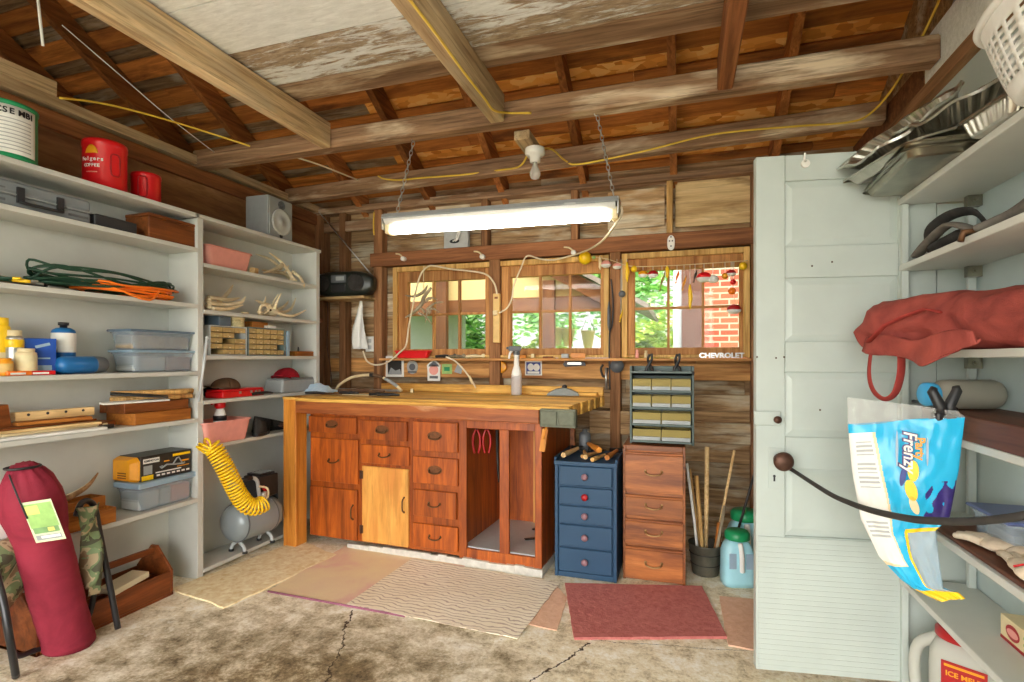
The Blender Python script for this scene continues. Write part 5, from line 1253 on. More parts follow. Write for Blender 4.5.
def clearbin(px0, px1, zb, h, X, d, lidm, lab, stuff, lidh=.014):
    y0, y1 = fy(px0, X-d/2), fy(px1, X+d/2); w = y1-y0; t = thing('storage_bin', lab, 'storage bin', (X, (y0+y1)/2, zb))
    m = pan(d, w-.02, h, .004, .9, 6, .025); m.build('bin_body', M['bin_clear'], t, solid=.002)
    m = MB(); m.bx((-d/2-.008, -w/2, h+.0022), (d/2+.008, w/2, h+lidh)); m.build('lid', M[lidm], t, bevel=.004)
    for k, (a, b, mt) in enumerate(stuff):
        m = MB(); m.bx((-d*.38, -w*.44+w*.88*a, .006), (d*.38, -w*.44+w*.88*b-.004, h*.82)); rough(m, .006, 18); m.build('contents', M[mt], t, bevel=.006)
clearbin(108, 197, z, .098, -2.655, .16, 'paleblue', 'lower clear storage bin with a pale blue lid on the can shelf', [(0, .55, 'lgrey'), (.55, 1, 'pinkish')])
clearbin(107, 195, z+.1130, .088, -2.655, .155, 'greyblue', 'upper clear storage bin with a blue-grey lid, stacked on another', [(0, 1, 'khaki2')])
# fifth shelf: wood scraps and frames
z = ZA[4]+.0008
def slat(nm, lab, mt, x, y, zz, d, rz, cat__='board', rx=0, **k):
    m = MB(); m.bx((-d[0]/2, -d[1]/2, 0), (d[0]/2, d[1]/2, d[2])); return solo(nm, m, M[mt], lab, cat__, (x, y, z+zz), rot=(rad(rx), 0, rad(rz)), bevel=.002, **k)
slat('cream_panel', 'cream plastic panel at the bottom of the wood pile, far left', 'paper', -2.62, 1.55, 0, (.13, .44, .012), -3, 'panel')
slat('cream_panel', 'second cream panel, sticking out longest over the first in the wood pile', 'cream', -2.66, 1.60, .013, (.12, .42, .010), 2, 'panel')
slat('wood_board', 'white-edged board on the cream panels in the left wood pile', 'pale_wood', -2.665, 1.56, .024, (.14, .42, .012), -5)
slat('wood_board', 'reddish thin board crossing the left wood pile', 'box_dark', -2.66, 1.57, .037, (.10, .40, .010), 4)
slat('wood_board', 'orange-brown varnished board in the left wood pile', 'box_wood', -2.64, 1.60, .048, (.06, .28, .014), -4)
t = thing('peg_board', 'pale wooden rail with a row of drilled holes on top of the wood pile', 'board', (-2.675, 1.63, z+.063), rad(-3)); m = MB(); m.bx((-.02, -.155, 0), (.02, .15, .038)); m.build('rail', M['pale_wood'], t, bevel=.003)
m = MB()
for k in range(4): m.prism(ngon(.006, 10), .0008, frame((.0202, -.11+.07*k, .026), (0, 1, 0), (0, 0, 1)))
m.build('peg_hole', M['black'], t)
slat('wood_block', 'rust-coloured upright block at the far left of the wood pile', 'box_dark', -2.665, 1.42, .0375, (.05, .06, .10), 10, 'block', 8)
slat('wood_board', 'short brown scrap of wood between the two wood piles', 'box_dark', -2.665, 1.80, 0, (.10, .10, .03), 20)
t = thing('try_square', 'black-handled steel square at the front of the left wood pile', 'square', (-2.60, 1.775, z), rad(12)); m = MB(); m.bx((0, -.02, 0), (.02, .05, .016)); m.build('stock', M['black'], t); m = MB(); m.bx((-.07, .05, .004), (.02, .07, .008)); m.build('blade', M['steel'], t)
slat('wood_slab', 'thick yellowish wooden slab at the base of the right wood pile', 'box_wood', -2.655, 2.06, 0, (.19, .32, .058), 2)
slat('wood_slab', 'darker brown wooden slab second from the bottom of the right wood pile', 'box_dark', -2.66, 2.04, .0595, (.18, .34, .050), -2)
for k, (x, y, rz, L, h) in enumerate(((-2.635, 2.02, -26, .30, 0), (-2.645, 2.06, -24, .30, 0), (-2.64, 2.10, -30, .30, 0), (-2.65, 2.14, -27, .24, 0), (-2.63, 2.04, -34, .33, .022), (-2.64, 2.10, -20, .32, .022))):
    m = MB(); m.cyl((0, -L/2, .0135), (0, L/2, .0135), .0135, .013, 10)
    solo('wooden_rod', m, M['stick'], ('round wooden rod in the top layer of the right wood pile', 'round wooden rod lying across the very top of the right wood pile')[h > 0], 'rod', (x, y, z+.111+h*1.25), rad(rz), 'rods on the wood pile' if not h else 'rods crossing the top of the wood pile')
m = MB(); m.bx((-.03, -.12, 0), (.03, .12, .006)); solo('black_slat', m, M['black'], 'flat black slat lying over the rods of the right wood pile', 'slat', (-2.60, 1.96, z+.142), rot=(rad(-6), rad(8), rad(-34)))
m = MB(); m.bx((-.02, -.15, 0), (.02, .15, .008)); solo('white_slat', m, M['paper'], 'thin white-edged slat at the near end of the right wood pile', 'slat', (-2.585, 1.93, z+.112), rot=(0, rad(6), rad(-10)))
# sixth shelf
z = ZA[5]+.0008
def obox(lab, x, y, d, rz, zz=0):
    t = thing('wooden_box', lab, 'box', (x, y, z+zz), rad(rz)); a, b, h = d; q = .009; m = MB()
    m.bx((-a/2, -b/2, 0), (a/2, b/2, q)); m.bx((a/2-q, -b/2, q), (a/2, b/2, h)); m.bx((-a/2, -b/2, q), (-a/2+q, b/2, h)); m.bx((-a/2+q, -b/2, q), (a/2-q, -b/2+q, h)); m.bx((-a/2+q, b/2-q, q), (a/2-q, b/2, h))
    m.build('box_body', M['box_wood'], t, bevel=.002)
obox('open orange-brown wooden box at the back of the low shelf, under the horns', -2.70, 1.66, (.10, .34, .11), 0)
obox('shallow orange-brown wooden box at the front of the low shelf', -2.60, 1.69, (.09, .24, .07), -5)
def horn(pts, r, lab, mt='antler', loc=(0, 0, 0), nm='horn', c__='horn', grp=None, rot=None, rz=0):
    m = MB(); m.tube(cat(pts, 7), r, 10); return solo(nm, m, M[mt], lab, c__, loc, rz, grp, rot)
horn([(0, -.17, .0), (0, -.10, -.012), (0, 0, -.005), (0, .09, .03), (0, .14, .085)], [.012, .015, .014, .010, .003], 'curved brown horn resting on the wooden box, the outer of two', 'horny', (-2.672, 1.67, z+.136))
horn([(0, -.13, .012), (0, -.06, -.005), (0, .03, -.002), (0, .11, .03), (0, .16, .08)], [.012, .016, .014, .010, .003], 'pale curved horn beside the brown one on the wooden box', 'antler', (-2.715, 1.68, z+.130))
clearbin(114, 196, z, .115, -2.655, .165, 'paleblue', 'long clear storage bin with a blue lid on the low shelf', [(0, .4, 'lgrey'), (.4, .62, 'pgrey'), (.62, 1, 'pink')], .03)
# yellow and black tool box on the bin
y0, y1 = at(142, -2.58), at(192, -2.58); L = y1-y0
t = thing('power_tool_box', 'yellow case in a black printed sleeve on the blue-lidded bin', 'box', (-2.665, (y0+y1)/2, z+.1456), rad(-2)); h = .125; d = .15
m = MB(); vs = []
prof = [(-.075, 0), (.06, 0), (.075, .012), (.075, h-.02), (.055, h), (-.075, h)]
for y in (-L/2-.005, L/2): vs += [(x, y, zz) for x, zz in prof]
n = len(prof); m.add(vs, [tuple(range(n))[::-1], tuple(range(n, 2*n))]+[(k, (k+1) % n, n+(k+1) % n, n+k) for k in range(n)])
vs = [(x*.8-.008, -L/2-.035, h*.1+zz*.8) for x, zz in prof]+[(x, -L/2-.0055, zz) for x, zz in prof]
m.add(vs, [tuple(range(n))[::-1], tuple(range(n, 2*n))]+[(k, (k+1) % n, n+(k+1) % n, n+k) for k in range(n)]); m.build('case', M['dyellow'], t, bevel=.003)
m = MB(); m.bx((-.077, -L/2+.004, .001), (.077, L/2+.001, h+.002)); sl = m.build('sleeve', M['blackp'], t, bevel=.002)
m = MB()
for k in range(3): m.bx((-.03, -L/2-.037, .022+.012*k), (.03, -L/2-.033, .028+.012*k))
m.build('vent', M['box_dark'], t)
fx = lambda y, zz, e=0: frame((.0774+e, y, zz), (0, 1, 0), (0, 0, 1))
m = MB(); m.prism(rect(.085, .024), .0006, fx(-L/2+.06, h-.024)); lb = m.build('brand_panel', M['paper'], sl); lettering('REMINGTON', .0145, M['black'], lb, fx(-L/2+.06, h-.024, .0008), sx=.9, bold=.0004)
m = MB(); m.prism(rect(.06, .024), .0006, fx(-L/2+.04, .016)); m.build('yellow_panel', M['yellow'], sl)
m = MB(); m.prism(rect(L*.36, .013), .0006, fx(L/2-L*.2, h-.016)); m.build('yellow_strip', M['yellow'], sl)
m = MB(); m.prism(rect(.045, .045), .0006, fx(-L/2+.042, .055)); m.build('grey_panel', M['grey'], sl)
m = MB()
m.tube([(.078, -L*.1, .052), (.078, .0, .066), (.078, L*.14, .060), (.078, L*.33, .056), (.078, L*.36, .062)], .0045, 5); m.tube([(.078, L*.12, .062), (.078, L*.2, .09), (.078, L*.24, .094), (.078, L*.31, .06)], .0038, 5)
m.tube([(.078, -L*.10, .052), (.078, -L*.13, .06), (.078, -L*.08, .064)], .003, 5); m.build('tool_picture', M['grey'], sl)
m = MB()
for k in range(7): m.prism(rect(.018, .009), .0006, fx(-L*.16+L*.098*k, .019))
m.prism(rect(L*.5, .006), .0006, fx(L*.04, .034)); m.build('print', M['paper'], sl)
m = MB(); m.prism(rect(.05, .008), .0006, fx(L*.36, .072)); m.prism(rect(.03, .006), .0006, fx(.0, h-.04)); m.prism(rect(.07, .005), .0006, fx(L*.33, .046)); m.build('print', M['dyellow'], sl)

# ---- right-hand unit
z = ZB[0]+.0008
t = thing('loudspeaker', 'grey loudspeaker with a round cone on top of the antler shelves', 'speaker', (-2.76, 2.80, z))
m = MB(); m.bx((0, 0, 0), (.182, .225, .275)); m.build('cabinet', M['grey'], t, bevel=.006, seg=2)
m = MB(); m.bx((.182, .006, .006), (.190, .219, .269)); m.build('baffle', M['grey'], t, bevel=.004)
for r, zz, nm in ((.078, .115, 'woofer'), (.026, .228, 'tweeter')):
    m = MB(); m.lathe([(r*1.12, 0), (r*1.12, .006), (r, .008), (r*.86, .004), (r*.3, .002), (r*.25, .006), (0, .008)], (.190, .1125, zz), 32, axis=(1, 0, 0)); d = m.build(nm, M['lgrey'] if r > .05 else M['dgrey'], t)
m = MB(); m.lathe([(.014, 0), (.014, .004), (0, .004)], (.190, .11, .022), 14, axis=(1, 0, 0)); m.build('port', M['black'], t)
def tub(px0, px1, zb, h, X, d, mt, lab, tap=.86):
    y0, y1 = fy(px0, X+d/2), fy(px1, X+d/2); w = y1-y0
    t = thing('plastic_tub', lab, 'tub', (X, (y0+y1)/2, zb)); m = pan(d, w, h, .006, tap, 6, .03); m.build('tub_body', M[mt], t, solid=.003); return t
z = ZB[1]+.0008
tub(207, 253, z, .115, -2.655, .165, 'pink', 'salmon-pink plastic tub on the upper antler shelf')
m = MB(); m.bx((-.018, -.02, 0), (.018, .02, .035)); solo('wood_block', m, M['pale_wood'], 'tiny pale wooden block beside the upper pink tub', 'block', (-2.575, at(254, -2.575), z), rad(10), bevel=.002)
def antler(lab, grp, loc, rot, s=1.0, n=3, seed=1, mt='antler', curl=1.0):
    rnd = random.Random(seed); m = MB()
    P = cat([Vector((0, 0, 0)), Vector((0, .08, .02))*s, Vector((0, .19, .075*curl))*s, Vector((0, .28, .15*curl))*s, Vector((.0, .33, .25*curl))*s], 8)
    m.tube(P, [.017*s, .014*s, .012*s, .009*s, .003], 10); m.lathe([(.018*s, -.008), (.024*s, 0), (.019*s, .01)], (0, 0, 0), 12, axis=(0, 1, 0))
    for k in range(n):
        i = int(len(P)*(.18+.2*k+.05*rnd.random())); a = P[min(i, len(P)-2)]; ln = s*(.09+.06*rnd.random())
        m.tube(cat([a, a+Vector((.012*(1 if k % 2 else -1), ln*.3, ln*.5)), a+Vector((.02*(1 if k % 2 else -1), ln*.25, ln))]), [.010*s, .007*s, .0025], 8)
    return solo('antler', m, M[mt], lab, 'antler', loc, 0, grp, rot)
def lay(px, zz, X=-2.655): return (X, fy(px, X), zz)
def antler(lab, grp, px, X, r=.013, tines=(), z0=None):
    xs = X if isinstance(X, (list, tuple)) else [X]*len(px)
    P = [onX(a, b, x) for (a, b), x in zip(px, xs)]; o0 = P[0].copy(); Q = [p-o0 for p in cat(P, 8)]; n = len(Q)
    if z0 is not None:
        for q in Q: q.z = max(q.z, z0+r*1.15-o0.z)
    m = MB(); r *= .8; m.tube(Q, [r*1.05, r*1.1, r, r*.8, r*.25], 10); d = (Q[1]-Q[0]).normalized(); m.lathe([(r*.9, -.006), (r*1.45, .002), (r*1.1, .012)], (0, 0, 0), 12, axis=d)
    for f, v in tines:
        a = Q[int(f*(n-1))]; v = Vector(v); m.tube(cat([a, a+v*.5+Vector((.006, 0, -.004)), a+v]), [r*.75, r*.55, r*.15], 8)
    return solo('antler', m, M['antler'], lab, 'antler', o0, 0, grp)
g = 'antlers on the upper antler shelf'; z = ZB[1]
antler('thin antler rising highest at the left of the upper antler shelf', g, [(281, 269), (278, 265.7), (268.6, 258.5), (255.4, 253.9)], [-2.66, -2.67, -2.69, -2.71], .012)
antler('long antler sweeping from the top down towards the end panel, upper antler shelf', g, [(295.5, 281), (292.4, 278), (287, 269), (279, 260), (269, 252.5)], [-2.61, -2.62, -2.64, -2.67, -2.70], .014, z0=z)
antler('thick pale antler lying along the front of the upper antler shelf', g, [(282, 265), (274, 269.7), (263.4, 273)], [-2.62, -2.60, -2.585], .015, z0=z)
antler('antler lying flat behind the thick pale one on the upper antler shelf', g, [(291, 279.6), (284.5, 273.7), (272, 271.7), (262, 270)], [-2.66, -2.67, -2.68, -2.69], .016, [(.4, (.02, .03, .06))], z0=z)
antler('antler curving down over the shelf edge nearest the end panel', g, [(292.4, 271.7), (299, 276.3), (303, 283), (304.6, 287)], [-2.63, -2.60, -2.56, -2.535], .013)
z = ZB[2]; g = 'antlers stacked at the left of the lower antler shelf'
antler('topmost straight antler of the neat stack on the lower antler shelf', g, [(208, 300.5), (223.8, 300.7), (239.6, 298)], [-2.60, -2.60, -2.61], .0155, z0=z+.06)
antler('middle antler of the neat stack, with an upturned tip', g, [(208, 306), (226.4, 304.9), (240.5, 302.5), (245.5, 296.8)], -2.60, .0155, z0=z+.028)
antler('lowest antler of the neat stack on the lower antler shelf', g, [(212, 309), (228, 309), (243, 305)], [-2.585, -2.58, -2.58], .013, z0=z)
antler('antler pointing straight up behind the neat stack', g, [(219, 302), (223.8, 297.4), (229, 291.5), (233, 284.9)], -2.70, .015)
g = 'antlers heaped at the right of the lower antler shelf'
antler('longest antler, curving along the front of the heap on the lower antler shelf', g, [(269, 307), (279.2, 313.5), (292.4, 315.9), (306, 310)], [-2.60, -2.57, -2.565, -2.57], .0135, z0=z)
antler('antler with a tip curling up beside the end panel, lower antler shelf', g, [(272, 306), (281.8, 312), (291, 308.6), (295.7, 298)], [-2.64, -2.61, -2.61, -2.62], .0135, z0=z)
antler('short antler leaning up in the middle of the heap, lower antler shelf', g, [(276, 311), (284.5, 306), (288.4, 300.7)], [-2.66, -2.67, -2.69], .012, z0=z)
antler('curled antler lying in front of the small skull on the lower antler shelf', g, [(259, 313), (261, 306.5), (266, 305.5), (268.5, 310), (264, 314)], [-2.575]*5, .011, z0=z)
antler('antler reaching left from behind the small skull on the lower antler shelf', g, [(272, 306), (263.4, 303.4), (255.4, 300.2)], [-2.68, -2.68, -2.69], .014, [(.5, (0, .02, .05))], z0=z)
z = ZB[2]+.0008
t = thing('antler_skull', 'small deer skull plate with two short upright antlers on the lower antler shelf', 'skull', lay(272, z, -2.60), rad(-30))
m = MB(); m.ball((0, 0, .035), (.035, .05, .03), 14); m.ball((0, -.055, .022), (.02, .035, .018), 12); rough(m, .006, 30); m.build('skull', M['antler'], t)
for s in (-1, 1): m = MB(); m.tube(cat([(.02*s, .01, .055), (.035*s, .02, .10), (.025*s, .05, .16)]), [.011, .008, .003], 8); m.build('horn', M['antler'], t)
for s in (-1, 1): m = MB(); m.ball((.024*s, -.018, .042), .009, 10); m.build('eye_socket', M['browncloth'], t)
m = MB(); m.lathe([(.02, 0), (.022, .006), (.02, .012)], (0, 0, 0), 16); solo('antler_disc', m, M['antler'], 'sawn antler disc lying beside the neat antler stack', 'antler disc', lay(245, z, -2.58))
m = MB(); m.bx((-.04, -.07, 0), (.04, .07, .03)); solo('wood_block', m, M['box_dark'], 'flat brown block behind the antler heap by the end panel', 'block', lay(312, z, -2.69), bevel=.002)
# parts cabinets
z = ZB[3]+.0008
def cabinet(px0, px1, h, cols, rows, lab, body, missing, X=-2.655, d=.16):
    y0, y1 = fy(px0, X+d/2), fy(px1, X+d/2); w = y1-y0
    t = thing('parts_cabinet', lab, 'parts cabinet', (X, y0, z)); m = MB(); q = .006
    m.bx((-d/2, 0, 0), (d/2, q, h)); m.bx((-d/2, w-q, 0), (d/2, w, h)); m.bx((-d/2, q, 0), (d/2, w-q, q)); m.bx((-d/2, q, h-q), (d/2, w-q, h)); m.bx((-d/2, q, q), (-d/2+q, w-q, h-q)); m.build('frame', M[body], t, bevel=.001)
    for r in range(rows):
        for c in range(cols):
            if (r, c) in missing: continue
            a = q+(w-2*q)*c/cols+.002; b = q+(w-2*q)*(c+1)/cols-.002; e = q+(h-2*q)*r/rows+.002; f = q+(h-2*q)*(r+1)/rows-.003
            m = MB(); m.bx((-d/2+.02, a, e), (d/2-.003, b, f)); dr = m.build('drawer', M['amber_solid'], t, bevel=.001)
            m = MB(); m.bx((d/2-.003, (a+b)/2-.008, e+.004), (d/2+.006, (a+b)/2+.008, e+.009)); m.build('pull', M['cream'], dr)
cabinet(210, 247, .175, 3, 5, 'cream-framed cabinet of small amber drawers, next to the shared upright', 'lgrey', {(0, 0), (2, 1), (3, 2)})
cabinet(248.5, 285, .18, 5, 5, 'blue-green framed cabinet of tiny amber drawers on the antler shelves', 'tealgrey', {(1, 4)})
m = MB(); m.bx((-.05, -.05, 0), (.05, .05, .06)); solo('small_box', m, M['greyblue'], 'grey-blue box on top of the cream-framed parts cabinet', 'box', lay(218, z+.1755, -2.66), rad(6), bevel=.003)
t = thing('gift_tin', 'cream patterned tin on top of the cream-framed parts cabinet', 'tin', lay(236, z+.1755, -2.64))
m = MB(); m.lathe([(.045, 0), (.047, .004), (.047, .045), (0, .045)], n=24); m.build('tin_body', M['patt'], t); m = MB(); m.lathe([(.049, .0455), (.049, .058), (.045, .061), (0, .061)], n=24); m.build('lid', M['cream'], t)
m = MB(); m.bx((-.035, -.07, 0), (.035, .07, .04)); solo('small_box', m, M['box_wood'], 'orange-brown box on top of the blue-green parts cabinet', 'box', lay(256, z+.1806, -2.66), rad(3), bevel=.002)
m = MB(); m.bx((-.02, -.032, 0), (.02, .032, .018)); solo('small_box', m, M['white'], 'small white box on top of the blue-green parts cabinet', 'box', lay(270, z+.1806, -2.60), rad(-4), bevel=.002)
m = MB(); m.bx((-.01, -.012, 0), (.004, .012, .17)); solo('blue_strip', m, M['paleblue'], 'upright pale blue plastic strip at the end of the blue-green cabinet', 'strip', lay(288, z, -2.575), bevel=.001)
m = MB(); m.bx((-.07, -.125, 0), (.07, .125, .034)); solo('wooden_plank', m, M['box_wood'], 'flat orange-brown plank beside the parts cabinets', 'plank', lay(301, z, -2.645), rad(0), bevel=.002)
m = MB(); m.tube([(0, -.03, .002), (-.02, .0, .055), (-.03, .02, .10)], [.007, .006, .004], 8); solo('screwdriver', m, M['dgrey'], 'small dark screwdriver propped against the back of the parts cabinet shelf', 'screwdriver', lay(301, z+.0346, -2.70))
# fifth: tool box, caps, grey case
z = ZB[4]+.0008
t = thing('tool_case', 'flat bright red metal tool case on the shelf over the pink tub', 'case', lay(237, z, -2.625), rad(2))
m = MB(); m.bx((-.07, -.17, 0), (.06, .165, .035)); m.build('case_body', M['red'], t, bevel=.004); m = MB(); m.bx((-.07, -.168, .0355), (.058, .163, .05)); m.build('lid', M['red'], t, bevel=.006)
m = MB()
for y in (-.04, .05, .09, .12): m.bx((.0602, y-.008, .02), (.064, y+.008, .036))
m.build('catch', M['steel'], t)
def capf(lab, mt, loc, rz, s=1):
    t = thing('baseball_cap', lab, 'cap', loc, rad(rz)); m = MB()
    m.grid(lambda u, v: Vector((.09*s*cos(2*pi*u)*cos(v*pi/2*.98), .10*s*sin(2*pi*u)*cos(v*pi/2*.98), .004+.075*s*sin(v*pi/2*.98))), 28, 10); rough(m, .008, 12); m.build('crown', M[mt], t, solid=.003)
    m = MB(); m.grid(lambda u, v: Vector(((-.5+u)*.15*s, (-.085-.075*v*(1-(2*u-1)**2*.8))*s, .010-.01*(2*u-1)**2+.012*v)), 14, 6); m.build('brim', M[mt], t, solid=.004)
capf('brown baseball cap behind the red tool case', 'browncloth', lay(226, z+.0505, -2.66), -20, .85)
m = MB(); m.ball((0, 0, .035), (.045, .06, .034), 12); rough(m, .014, 14)
for v in m.v: v.z = max(v.z, .001)
solo('work_glove', m, M['blackcloth'], 'crumpled dark work glove at the shared upright beside the red tool case', 'glove', lay(212, z, -2.70), rad(10))
t = thing('tool_case', 'long grey plastic case under the dark red cap', 'case', lay(292, z, -2.645)); m = MB(); m.box((0, 0, .045), (.16, .37, .09), None, 0, None, .94); m.build('case_body', M['grey'], t, bevel=.012, seg=2); m = MB(); m.bx((-.07, -.165, .0905), (.07, .165, .098)); m.build('lid', M['grey'], t, bevel=.004)
capf('dark red baseball cap on the grey case', 'redcloth', lay(287, z+.0985, -2.63), 15, .92)
m = MB(); m.tube(cat([(0, -.09, .012), (.01, 0, .016), (0, .08, .010)]), [.01, .009, .005], 8); solo('chisel', m, M['dark_metal'], 'dark chisel lying at the front of the shelf before the grey case', 'chisel', lay(263, z, -2.565), rad(-4))
# sixth: pink tub with shaker, shoes
z = ZB[5]+.0008
tb = tub(204, 252, z, .125, -2.62, .18, 'pink', 'lower salmon-pink plastic tub, holding a red-topped bottle')
t = thing('squeeze_bottle', 'red-capped black and white bottle sticking out of the lower pink tub', 'bottle', lay(220, z+.012, -2.62), rad(30))
m = MB(); m.lathe([(.035, 0), (.036, .1), (.036, .13), (.026, .165), (.018, .18), (0, .18)], n=20); m.build('bottle_body', M['white'], t); m = MB(); m.lathe([(.037, .11), (.037, .132), (.0365, .14)], n=20); m.build('dark_band', M['black'], t)
m = MB(); m.lathe([(.02, .181), (.03, .19), (.03, .215), (.02, .23), (0, .232)], n=18); m.tube(cat([(0, 0, .222), (-.02, -.03, .228), (-.03, -.055, .21)]), [.018, .015, .006], 8); m.build('red_cap', M['red'], t)
def shoe(lab, loc, rz, grp):
    t = thing('shoe', lab, 'shoe', loc, rad(rz), grp); m = MB(); m.grid(lambda u, v: Vector((.042*cos(2*pi*u)*(1-.15*v)*(1-.2*max(0, -sin(2*pi*u))), .12*sin(2*pi*u)*(1-.12*v), .018+(.05+.03*(-sin(2*pi*u)+.3))*v**.7)), 24, 8); m.build('upper', M['blackcloth'], t, solid=.003)
    m = MB(); m.prism([(.045*cos(2*pi*k/24), .126*sin(2*pi*k/24)) for k in range(24)], .018); m.build('sole', M['black'], t)
shoe('black shoe on the shelf beside the lower pink tub, lying nearest it', lay(261, z, -2.60), 30, 'black shoes')
shoe('second black shoe, behind the first beside the lower pink tub', lay(269, z, -2.685), -12, 'black shoes')
m = MB(); P = []
for k in range(60): a = k*.42; P.append(Vector(((.05+.01*sin(k*.9))*cos(a), (.08+.012*cos(k*.7))*sin(a), .010+.0006*k+.006*sin(k*1.3))))
m.tube(cat(P, 3), .006, 6); solo('hose_coil', m, M['rust'], 'small brown coil of cord on the shelf behind the bench post', 'cord', lay(288, z+.0015, -2.64))
# floor level: compressor with coiled yellow air hose
z = ZB[6]+.0008
t = thing('air_compressor', 'grey portable air compressor at the bottom of the antler shelves', 'compressor', (-2.56, 2.65, z), rad(-4)); t.scale = (.95, .8, .95)
m = MB(); m.lathe([(0, -.22), (.06, -.212), (.10, -.19), (.118, -.15), (.12, -.10), (.12, .12), (.118, .16), (.10, .195), (.06, .215), (0, .22)], (0, 0, .19), 30, axis=(0, 1, 0)); m.build('tank', M['tank'], t)
m = MB(); m.lathe([(.1205, -.155), (.1225, -.15), (.1205, -.145)], (0, 0, .19), 30, axis=(0, 1, 0)); m.build('weld_band', M['dgrey'], t); m = MB(); m.lathe([(.1205, .125), (.1225, .13), (.1205, .135)], (0, 0, .19), 30, axis=(0, 1, 0)); m.build('weld_band', M['dgrey'], t)
m = MB(); m.bx((-.08, .0, .315), (.06, .19, .46)); m.bx((-.07, .02, .46), (.05, .17, .475)); m.build('motor_housing', M['black'], t, bevel=.012, seg=2)
m = MB()
for k in range(4): m.bx((-.04, .04+.032*k, .476), (.04, .056+.032*k, .480))
m.build('vent', M['grey'], t)
m = MB(); m.tube(cat([(.05, .02, .29), (.055, .0, .38), (.05, -.01, .44), (.04, -.05, .465), (.03, -.12, .46)]), .013, 10); m.build('handle_tube', M['lgrey'], t)
m = MB(); m.tube([(.04, -.05, .465), (.03, -.14, .458)], .0165, 10); m.build('handle_grip', M['black'], t)
m = MB(); m.cyl((.07, .02, .30), (.07, .02, .36), .012, n=10); m.lathe([(.022, 0), (.024, .012), (.02, .018), (0, .018)], (.075, .03, .345), 16, axis=(1, -.3, 0)); m.build('pressure_gauge', M['steel'], t)
m = MB(); m.box((.06, .055, .36), (.02, .02, .03)); m.ball((.065, .04, .385), (.012, .012, .016), 10); m.build('switch', M['red'], t)
for y in (-.13, .13):
    m = MB(); m.tube(cat([(.0, y, .075), (.045, y, .045), (.06, y, .012)]), .012, 8); m.tube(cat([(.0, y, .075), (-.045, y, .045), (-.06, y, .012)]), .012, 8); ft = m.build('foot', M['lgrey'], t)
    m = MB(); m.cyl((.06, y, .0), (.06, y, .014), .018, .016, 10); m.cyl((-.06, y, 0), (-.06, y, .014), .018, .016, 10); m.build('rubber_pad', M['black'], ft)
m = MB(); m.bx((-.085, .1925, .12), (.05, .205, .40)); m.build('side_cover', M['black'], t, bevel=.006)
sp = [(204, 452, 2.84), (210, 446, 2.86), (216, 452, 2.87), (224, 466, 2.88), (232, 482, 2.90), (240, 497, 2.93), (248, 505.5, 2.96), (257, 506.5, 3.00), (264, 503, 3.04)]
ax = cat([EYE+ray(a, b)*s for a, b, s in sp], 40); o0 = ax[0].copy()
t = thing('air_hose', 'bright yellow coiled air hose hanging over the compressor', 'hose', o0)
P = []; ln = 0; turns = 32; tot = sum((b-a).length for a, b in zip(ax, ax[1:]))
for i, p in enumerate(ax):
    if i: ln += (ax[i]-ax[i-1]).length
    tg = (ax[min(i+1, len(ax)-1)]-ax[max(i-1, 0)]).normalized(); nb = FW-tg*FW.dot(tg); nb.normalize(); cc = tg.cross(nb)
    a = 2*pi*turns*ln/tot; P.append(p-o0+(nb*cos(a)+cc*sin(a))*.045)
P = cat(P, 2)
m = MB(); m.tube(P, .0058, 7); m.build('coil', M['yellow'], t)
m = MB(); e = P[-1]; m.tube(cat([e, e+Vector((.01, .05, .03)), e+Vector((0, .06, .08)), e+Vector((-.02, .02, .10))]), .006, 7); m.build('lead', M['cream'], t)
# thin yardstick hanging on the shared upright, string with hook below
a = EYE+ray(207, 338)*2.86; b = EYE+ray(199, 402)*2.86
m = MB(); m.tube([Vector(), b-a], .0075, 8); m.ball((0, 0, 0), .010, 8); solo('metal_tube', m, M['lgrey'], 'thin pale metal tube hooked at the front of the shared shelf upright', 'tube', a)
# floor: wooden tote, camo stool, chair bag
t = thing('tool_tote', 'brown wooden carpenter\'s tote on the floor under the left shelves', 'tool tote', (-2.51, 1.46, .001)); L = .61; w = -.24
m = MB(); m.bx((w, 0, 0), (0, L, .012)); m.build('tote_bottom', M['tote'], t)
m = MB(); m.bx((-.012, .014, .012), (0, L-.014, .125)); m.build('side', M['tote'], t, bevel=.002)
m = MB(); m.bx((w, .014, .012), (w+.012, L-.014, .125)); m.build('side', M['tote'], t, bevel=.002)
for y in (0, L-.014):
    m = MB(); m.prism([(w, .0), (0, .0), (0, .13), (w/2+.02, .245), (w/2-.02, .245), (w, .13)], .014, frame((0, y+.014, 0), (1, 0, 0), (0, 0, 1))); m.build('end_board', M['tote'], t, bevel=.002)
m = MB(); m.bx((w/2-.012, .014, .205), (w/2+.012, L-.014, .235)); m.build('carry_bar', M['tote'], t, bevel=.004)
m = MB(); m.bx((w+.013, .30, .07), (-.013, .31, .075)); m.bx((w/2-.006, .014, .012), (w/2+.006, L-.014, .10)); m.build('divider', M['tote'], t)
m = MB(); m.bx((-.05, -.09, 0), (.05, .09, .028)); t = solo('paper_pad', m, M['padpaper'], 'thick pale pad of paper resting in the wooden tote', 'pad', (-2.565, 1.86, .127), rot=(rad(5), 0, rad(6)), bevel=.002)
